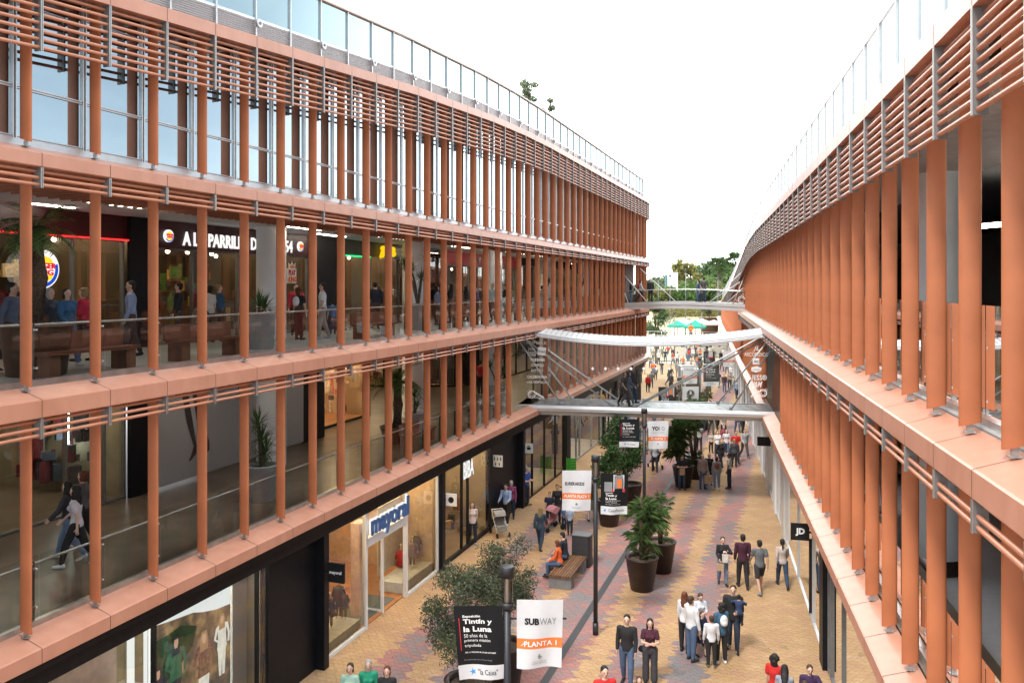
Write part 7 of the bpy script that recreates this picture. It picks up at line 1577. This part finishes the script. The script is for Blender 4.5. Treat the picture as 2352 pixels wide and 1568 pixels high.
# --- crowd seen through the bridge glass
LGC = {'blue jeans': JN, 'black trousers': BK, 'dark jeans': DN, 'grey trousers': GY, 'khaki trousers': (.3, .26, .18), 'white trousers': (.65, .65, .65), 'brown trousers': (.12, .07, .04)}
class Uniq:
    used = set(); last = None
    def pick(s, sx, nm, side, want):
        for w_ in [want]+list(LGC):
            lb = '%s in %s top and %s, far crowd, %s' % ('man' if sx == 'm' else 'woman', nm, w_, side)
            if lb not in s.used: s.used.add(lb); s.last = lb; return w_
        s.last = lb; return want
    def __call__(s, *a): return s.last
uniq = Uniq()
crowd = [(1436, 915, 'olive jacket'), (1385, 940, 'x')]
rc = random.Random(11); CG = 'crowd farther up the street'
cols = [(WH, 'white'), (BK, 'black'), (GY, 'grey'), (RD, 'red'), (NV, 'navy'), (BG, 'beige'), (LB_, 'light blue'), (GN, 'green'), (MR, 'maroon'), ((.4, .38, .3), 'khaki'), (OR, 'orange')]
spots = [(1455, 893, 0), (1436, 905, 0), (1444, 885, 1), (1470, 878, 5), (1488, 900, 3), (1496, 890, 2), (1452, 862, 9), (1468, 846, 9), (1478, 858, 5), (1494, 846, 2), (1500, 862, 10), (1513, 838, 0), (1506, 872, 6), (1520, 860, 1), (1536, 884, 1), (1541, 875, 1), (1528, 832, 1), (1520, 822, 2), (1508, 818, 4), (1556, 866, 2), (1541, 896, 4), (1534, 818, 3), (1545, 826, 8), (1500, 830, 5), (1556, 838, 0), (1512, 812, 1), (1522, 806, 4), (1540, 808, 2), (1550, 812, 3), (1504, 806, 0), (1495, 815, 6), (1568, 818, 1),
         (1628, 905, 1), (1640, 880, 2), (1651, 890, 4), (1664, 900, 8), (1676, 893, 5), (1648, 862, 7), (1658, 852, 4), (1638, 850, 8), (1670, 858, 2), (1684, 902, 9), (1692, 915, 6), (1680, 872, 0), (1655, 835, 1), (1640, 832, 2), (1628, 842, 6), (1662, 826, 0), (1646, 818, 5), (1632, 815, 1), (1652, 808, 3), (1620, 822, 2), (1670, 838, 9), (1600, 835, 1), (1592, 826, 0), (1608, 812, 4), (1576, 808, 6), (1588, 804, 2)]
for i, (x, y, ci) in enumerate(spots):
    tc_, nm = cols[ci]; sx = rc.choice('mf'); po = rc.choice(['walk', 'walk2', 'stroll', 'stand', 'walk']); hd = rc.choice([0, 180, 176, 5, 172, -8, 90]); lg = rc.choice([(JN, 'blue jeans'), (BK, 'black trousers'), (DN, 'dark jeans'), (GY, 'grey trousers')])
    side = 'left half' if x < 1590 else 'right half'
    P(gp(x, y), hd, rc.uniform(1.58, 1.82), po, sx, rc.choice(['tee', 'long', 'jacket']), tc_, 'jeans', LGC[uniq.pick(sx, nm, side, lg[1])], rc.choice(['short'] if sx == 'm' else ['long', 'bob', 'tail']), rc.choice('kbby'), uniq(sx, nm, rc, side, lg), near=False, group=CG)
# --- far terrace crowd
for i in range(30):
    x = rc.uniform(1528, 1655); d = rc.uniform(98, 136); X = (x-1176)*d/F; tc_, nm = cols[rc.randrange(len(cols))]; sx = rc.choice('mf')
    P((X, d, 0), rc.uniform(0, 360), rc.uniform(1.5, 1.8), rc.choice(['stand', 'stroll', 'walk']), sx, 'tee', tc_, 'jeans', LGC[uniq.pick(sx, nm, 'on the cafe terrace', 'blue jeans')], 'short' if sx == 'm' else 'bob', rc.choice('kb'), uniq().replace('far crowd, on', 'on'), near=False, group='people on the distant cafe terrace')
# --- on the bridges
bp_ = lambda x, w, z=FL1: None
def onb(x, w):
    r = (x-1176)/F; q = A1+bn*w; t = (q.x-r*q.y)/(r*(B1-A1).y-(B1-A1).x); p = q+(B1-A1)*t; return (p.x, p.y, FL1+.01)
P(onb(1434, .7), 150, 1.62, 'walk', 'f', 'tee', (.05, .05, .045), 'jeans', BK, 'curly', 'r', 'red haired woman in black striding on the glazed bridge')
P(onb(1443, 1.0), 100, 1.60, 'walk2', 'f', 'jacket', (.10, .17, .27), 'jeans', (.16, .17, .19), 'long', 'k', 'woman in denim jacket with a yellow backpack on the glazed bridge', shoe=(.7, .7, .7), extras=(('pack', (.45, .55, .10)),))
P(onb(1453, 1.6), 120, 1.82, 'stroll', 'm', 'jacket', (.035, .035, .03), 'jeans', (.04, .08, .15), 'short', 'k', 'tall man in dark jacket on the glazed bridge', sk='m')
def onu(x, w):
    r = (x-1176)/F; q = A2+n2*w; t = (q.x-r*q.y)/(r*(B2-A2).y-(B2-A2).x); p = cpt(t, w, 0); return (p.x, p.y, ZU+p.z-.01)
P(onu(1449, 1.0), 90, 1.62, 'stand', 'f', 'jacket', BK, 'jeans', (.15, .22, .32), 'long', 'b', 'woman in black jacket and light jeans at the left end of the high footbridge', near=False)
P(onu(1471, .8), 95, 1.72, 'walk', 'm', 'long', (.5, .48, .45), 'jeans', BK, 'short', 'k', 'man in cream sweater striding on the high footbridge', near=False, extras=(('pack', (.35, .02, .03)),))
P(onu(1494, 1.0), 170, 1.78, 'stand', 'm', 'jacket', BK, 'jeans', BK, 'short', 'k', 'man all in black standing on the high footbridge', near=False)
P(onu(1604, 1.2), -60, 1.62, 'stand', 'f', 'jacket', (.05, .11, .20), 'jeans', (.05, .11, .22), 'tail', 'k', 'woman in denim beside the striped shirt on the high footbridge', near=False)
P(onu(1616, 1.0), -20, 1.84, 'stand', 'm', 'tee', (.07, .07, .08), 'jeans', (.05, .08, .13), 'short', 'k', 'tall man in striped tee on the high footbridge', near=False, sk='m')
P(onu(1611, .6), -30, 1.25, 'stand', 'm', 'tee', (.12, .12, .13), 'jeans', DN, 'short', 'k', 'child in striped tee on the high footbridge', near=False)
q3 = A3+(B3-A3)*.66; P((q3.x, q3.y+1.0, FL1), 180, 1.78, 'phone', 'm', 'long', (.80, .20, .01), 'jeans', GY, 'short', 'k', 'man in vivid orange sweater on the distant low footbridge', near=False)
q3 = A3+(B3-A3)*.22; P((q3.x, q3.y+1.0, FL1), 100, 1.7, 'walk', 'f', 'jacket', BK, 'jeans', BK, 'long', 'k', 'woman in black at the left of the distant low footbridge', near=False)
# --- upper gallery
def ong(x, u, z): return tuple(LL.at(LL.col(x, u), u, z))
P(ong(301, 3.3, FL2), -120, 1.78, 'stroll', 'm', 'long', (.26, .32, .50), 'jeans', (.03, .03, .035), 'short', 'k', 'man in light blue shirt walking in front of the black wall', sk='m')
P(ong(152, 2.9, FL2), 120, 1.64, 'walk', 'f', 'jacket', (.04, .12, .24), 'jeans', (.05, .10, .20), 'bob', 'k', 'woman in blue denim jacket left of the burger badge', shoe=(.6, .6, .6))
P(ong(116, 3.6, FL2), 110, 1.60, 'stand', 'f', 'jacket', (.05, .06, .08), 'jeans', DN, 'bob', 'g', 'grey haired woman behind the thick palm trunk')
P(ong(25, 3.0, FL2), 80, 1.76, 'walk2', 'm', 'long', (.10, .12, .18), 'jeans', BK, 'short', 'k', 'man in dark checked shirt at the far left of the upper gallery', sk='m')
P(ong(193, 3.4, FL2), -100, 1.62, 'carry', 'f', 'jacket', (.50, .02, .05), 'jeans', BK, 'bob', 'y', 'blonde woman in crimson jacket in front of the burger restaurant')
P(ong(741, 2.6, FL2), -110, 1.76, 'stroll', 'm', 'tee', (.72, .72, .74), 'jeans', (.28, .27, .25), 'short', 'k', 'man in white tee and pale trousers leaning on the gallery rail', sk='m', shoe=(.3, .35, .4))
P(ong(687, 3.0, FL2), 20, 1.62, 'stand', 'f', 'tee', BK, 'jeans', (.12, .02, .02), 'curly', 'r', 'red haired woman with a white drawstring bag by the column', extras=('pack',))
P(ong(680, 4.4, FL2), 160, 1.72, 'point', 'm', 'long', (.45, .03, .05), 'jeans', BK, 'short', 'k', 'man in red pointing beside the crown shaped sign', near=False)
P(ong(764, 3.6, FL2), -30, 1.15, 'stand', 'm', 'tee', (.03, .15, .40), 'jeans', NV, 'short', 'k', 'boy in blue tee on the upper gallery', near=False)
P(ong(862, 3.9, FL2), -10, 1.82, 'carry', 'm', 'long', (.015, .02, .04), 'jeans', BK, 'short', 'k', 'man in dark navy sweater before the sandwich shop', near=False)
P(ong(481, 4.8, FL2), -60, 1.66, 'stand', 'f', 'tee', (.6, .58, .55), 'jeans', BK, 'bob', 'k', 'woman in white top by the restaurant doors', near=False)
P(ong(506, 4.9, FL2), 60, 1.7, 'lean', 'm', 'jacket', (.04, .10, .20), 'jeans', BK, 'short', 'y', 'person in denim shirt bending at the restaurant doors', near=False)
for x, u, c, lb in ((410, 5.0, BK, 'dark figure at the first restaurant door'), (783, 4.6, (.08, .06, .07), 'man in dark shirt in the shade right of the black wall'), (1003, 3.0, (.18, .22, .35), 'woman in blue grey shirt between the fins'), (1034, 3.3, BK, 'long haired woman in black on the upper gallery'), (1071, 3.2, (.07, .07, .08), 'woman in dark top by the red restaurant'), (1093, 3.1, (.2, .16, .3), 'person with a purple bag by the red restaurant'), (1160, 3.4, BK, 'dark figure right of the third column'), (1214, 3.0, (.06, .14, .14), 'figure in teal farther along the upper gallery'), (1245, 3.2, (.4, .4, .45), 'pale shirted figure far along the upper gallery'), (1377, 2.5, (.5, .5, .55), 'white shirted figure near the end of the upper gallery')):
    P(ong(x, u, FL2), 60 if x % 2 else -100, 1.66 if x % 2 else 1.74, 'stand' if x % 3 else 'stroll', 'f' if x in (1003, 1034, 1071) else 'm', 'long', c, 'jeans', BK, 'long' if x in (1003, 1034, 1071) else 'short', 'k', lb, near=False)
P(ong(1131, 2.0, FL2), -160, 1.78, 'stroll', 'm', 'long', (.45, .58, .60), 'jeans', DN, 'short', 'g', 'man in pale green shirt looking out before the third column', sk='m', near=False)
# --- lower gallery
P(ong(176, 2.3, FL1), -100, 1.66, 'walk', 'f', 'tee', (.66, .63, .68), 'jeans', BK, 'long', 'k', 'woman in white tee and black trousers striding on the lower gallery', shoe=(.7, .7, .7))
P(ong(158, 2.8, FL1), -100, 1.64, 'walk2', 'f', 'jacket', (.05, .05, .06), 'jeans', (.18, .27, .40), 'long', 'k', 'woman in dark cardigan and light jeans beside the striding woman', shoe=(.7, .7, .7))
P(ong(190, 3.2, FL1), -95, 1.64, 'stroll', 'f', 'long', (.12, .12, .13), 'jeans', BK, 'bob', 'r', 'woman in black and white stripes behind the striding woman', shoe=(.6, .6, .6), near=False)
P(ong(1104, 4.2, FL1), 30, 1.72, 'stand', 'm', 'tee', (.5, .03, .03), 'jeans', BK, 'short', 'k', 'person in red tee in the shade of the lower gallery', near=False)
# --- right galleries: seated diner and a passer-by
pr = LR.at(4.9, 5.2, FL2); P(tuple(pr), 20, 1.7, 'stand', 'm', 'long', (.25, .05, .02), 'jeans', BK, 'short', 'k', 'diner in rust red shirt deep in the right upper gallery', near=False)
pr = LR.at(4.6, 2.6, 2.9); P(tuple(pr), 200, 1.7, 'stand', 'f', 'long', (.5, .5, .6), 'jeans', BK, 'long', 'b', 'woman in pale top on the lower level behind the right fins', near=False)
# --- pushchairs
def pushchair(x, y, rz, label, c1, fr, bag=None):
    p = gp(x, y); t = thing('pushchair', label, 'pushchair', p); m1 = cm(c1, .8); mf_ = mat('frame_%s' % ('white' if fr[0] > .4 else 'black'), fr, .4)
    M_ = Matrix.Translation(p) @ Matrix.Rotation(rz, 4, 'Z')
    def A(g): g.v = [tuple(M_ @ Vector(v)) for v in g.v]; return g
    g = MB()
    for s in (-.24, .24): g.tube([(s, .42, .12), (s, .05, .50), (s, -.35, .98)], .014, 6); g.tube([(s, -.40, .12), (s, .08, .48)], .014, 6); g.tube([(s, .42, .12), (s, .35, .12)], .014, 6)
    g.tube([(-.24, -.35, .98), (.24, -.35, .98)], .018, 8); A(g).build('frame', mf_, t)
    g = MB(); g.add([(-.21, -.22, .80), (.21, -.22, .80), (.21, -.08, .45), (-.21, -.08, .45), (.21, .25, .42), (-.21, .25, .42), (.19, .42, .26), (-.19, .42, .26)], [(0, 1, 2, 3), (3, 2, 4, 5), (5, 4, 6, 7), (1, 0, 3, 2), (2, 3, 5, 4), (4, 5, 7, 6)]); g.box((0, .1, .40), (.40, .34, .05)); A(g).build('seat', m1, t)
    g = MB(); n = 9; vs = []
    for i in range(n):
        a = math.pi*.1+i*math.pi*.62/(n-1)
        for s in (-.23, .23): vs.append((s, -.12-.30*math.cos(a)*-1*.9+.0, .72+.26*math.sin(a)))
    g.add(vs, [(2*i, 2*i+1, 2*i+3, 2*i+2) for i in range(n-1)], 0, True)
    for s in (0, 1): g.add([vs[2*i+s] for i in range(n)]+[(vs[s][0], -.1, .66)], [tuple(range(n+1))])
    A(g).build('hood', m1, t)
    for sx in (-.26, .26):
        for yy, r in ((.42, .10), (-.40, .13)): g = MB(); g.tube([(sx-.02, yy, r), (sx+.02, yy, r)], r, 14); A(g).build('wheel', M_blackm, t)
    if bag: g = MB(); g.box((0, -.42, .72), (.36, .14, .30)); o = A(g).build('shopping_bag', cm(PB, .8)); tag(o, bag, 'bag')
pushchair(1267, 1216, 2.2, 'black pushchair with a pink hood in front of the dark haired woman', (.50, .22, .25), (.03, .03, .03))
pushchair(1148, 1228, 3.5, 'cream framed beige pushchair at the shop corner', (.30, .28, .25), (.62, .60, .56), 'brown paper bag hanging on the beige pushchair')
pushchair(1505, 1075, .2, 'small dark buggy pushed away toward the bridge', (.04, .04, .05), (.04, .04, .04))
# --- mannequins in the windows
def mannequin(s, u, z, h, c, c2, label):
    p = LL.at(s, u, z); t = thing('mannequin', label, 'mannequin', tuple(p), 'child mannequins in the shop windows'); k = h/1.2; M_m = mat('mannequin_cream', (.62, .50, .38), .5)
    def S(g): g.v = [(p.x+x*k, p.y+y*k, p.z+q*k) for x, y, q in g.v]; return g
    g = MB(); cap(g, (0, 0, .95), (0, 0, 1.06), .035, .03); g.ball((0, 0, 1.12), (.055, .06, .04), nu=10, nv=6)
    for q in (-.06, .06): cap(g, (q, 0, .55), (q, 0, .06), .045, .03)
    cap(g, (-.15, 0, .84), (-.19, .02, .52), .032, .022); cap(g, (.15, 0, .84), (.19, .02, .52), .032, .022); S(g).build('figure', M_m, t)
    g = MB(); g.tube([(0, 0, .93), (0, 0, .88), (0, 0, .70), (0, 0, .42)], [.05, .13, .125, .19], 14)
    cap(g, (-.13, 0, .86), (-.175, .01, .64), .042, .034); cap(g, (.13, 0, .86), (.175, .01, .64), .042, .034); S(g).build('dress', cm(c), t)
    if c2:
        g = MB()
        for q in (-.06, .06): cap(g, (q, 0, .5), (q, 0, .14), .055, .045)
        S(g).build('leggings', cm(c2), t)
for x, u, z, h, c, c2, lb in ((742, 1.15, .33, 1.15, (.03, .03, .035), (.05, .04, .035), 'first small mannequin in black at the left of the display window'), (757, 1.25, .33, 1.1, (.02, .02, .025), (.05, .04, .035), 'second mannequin in a black sweater in the left display window'), (778, 1.35, .33, 1.3, (.05, .04, .035), BK, 'third and tallest mannequin of the left display window'), (790, 1.2, .33, 1.0, (.12, .10, .09), (.1, .05, .03), 'short mannequin in grey brown in the left display window'),
                               (947, 1.2, .39, 1.15, (.22, .16, .13), (.05, .02, .02), 'mannequin in a brown checked coat in the right display window'), (955, 1.35, .39, 1.2, (.10, .09, .05), (.3, .05, .08), 'mannequin in olive behind the checked coat in the right display window'), (977, 1.2, .39, 1.1, (.42, .05, .07), (.3, .25, .18), 'mannequin in a red dress in the right display window'), (921, 1.6, .04, 1.2, (.45, .04, .04), None, 'mannequin in red seen through the open glass door')):
    mannequin(LL.col(x, u), u, z, h, c, c2, lb)
for o_ in list(bpy.data.meshes):
    if o_.users == 0: bpy.data.meshes.remove(o_)

bpy.data.scenes.remove(TMP)
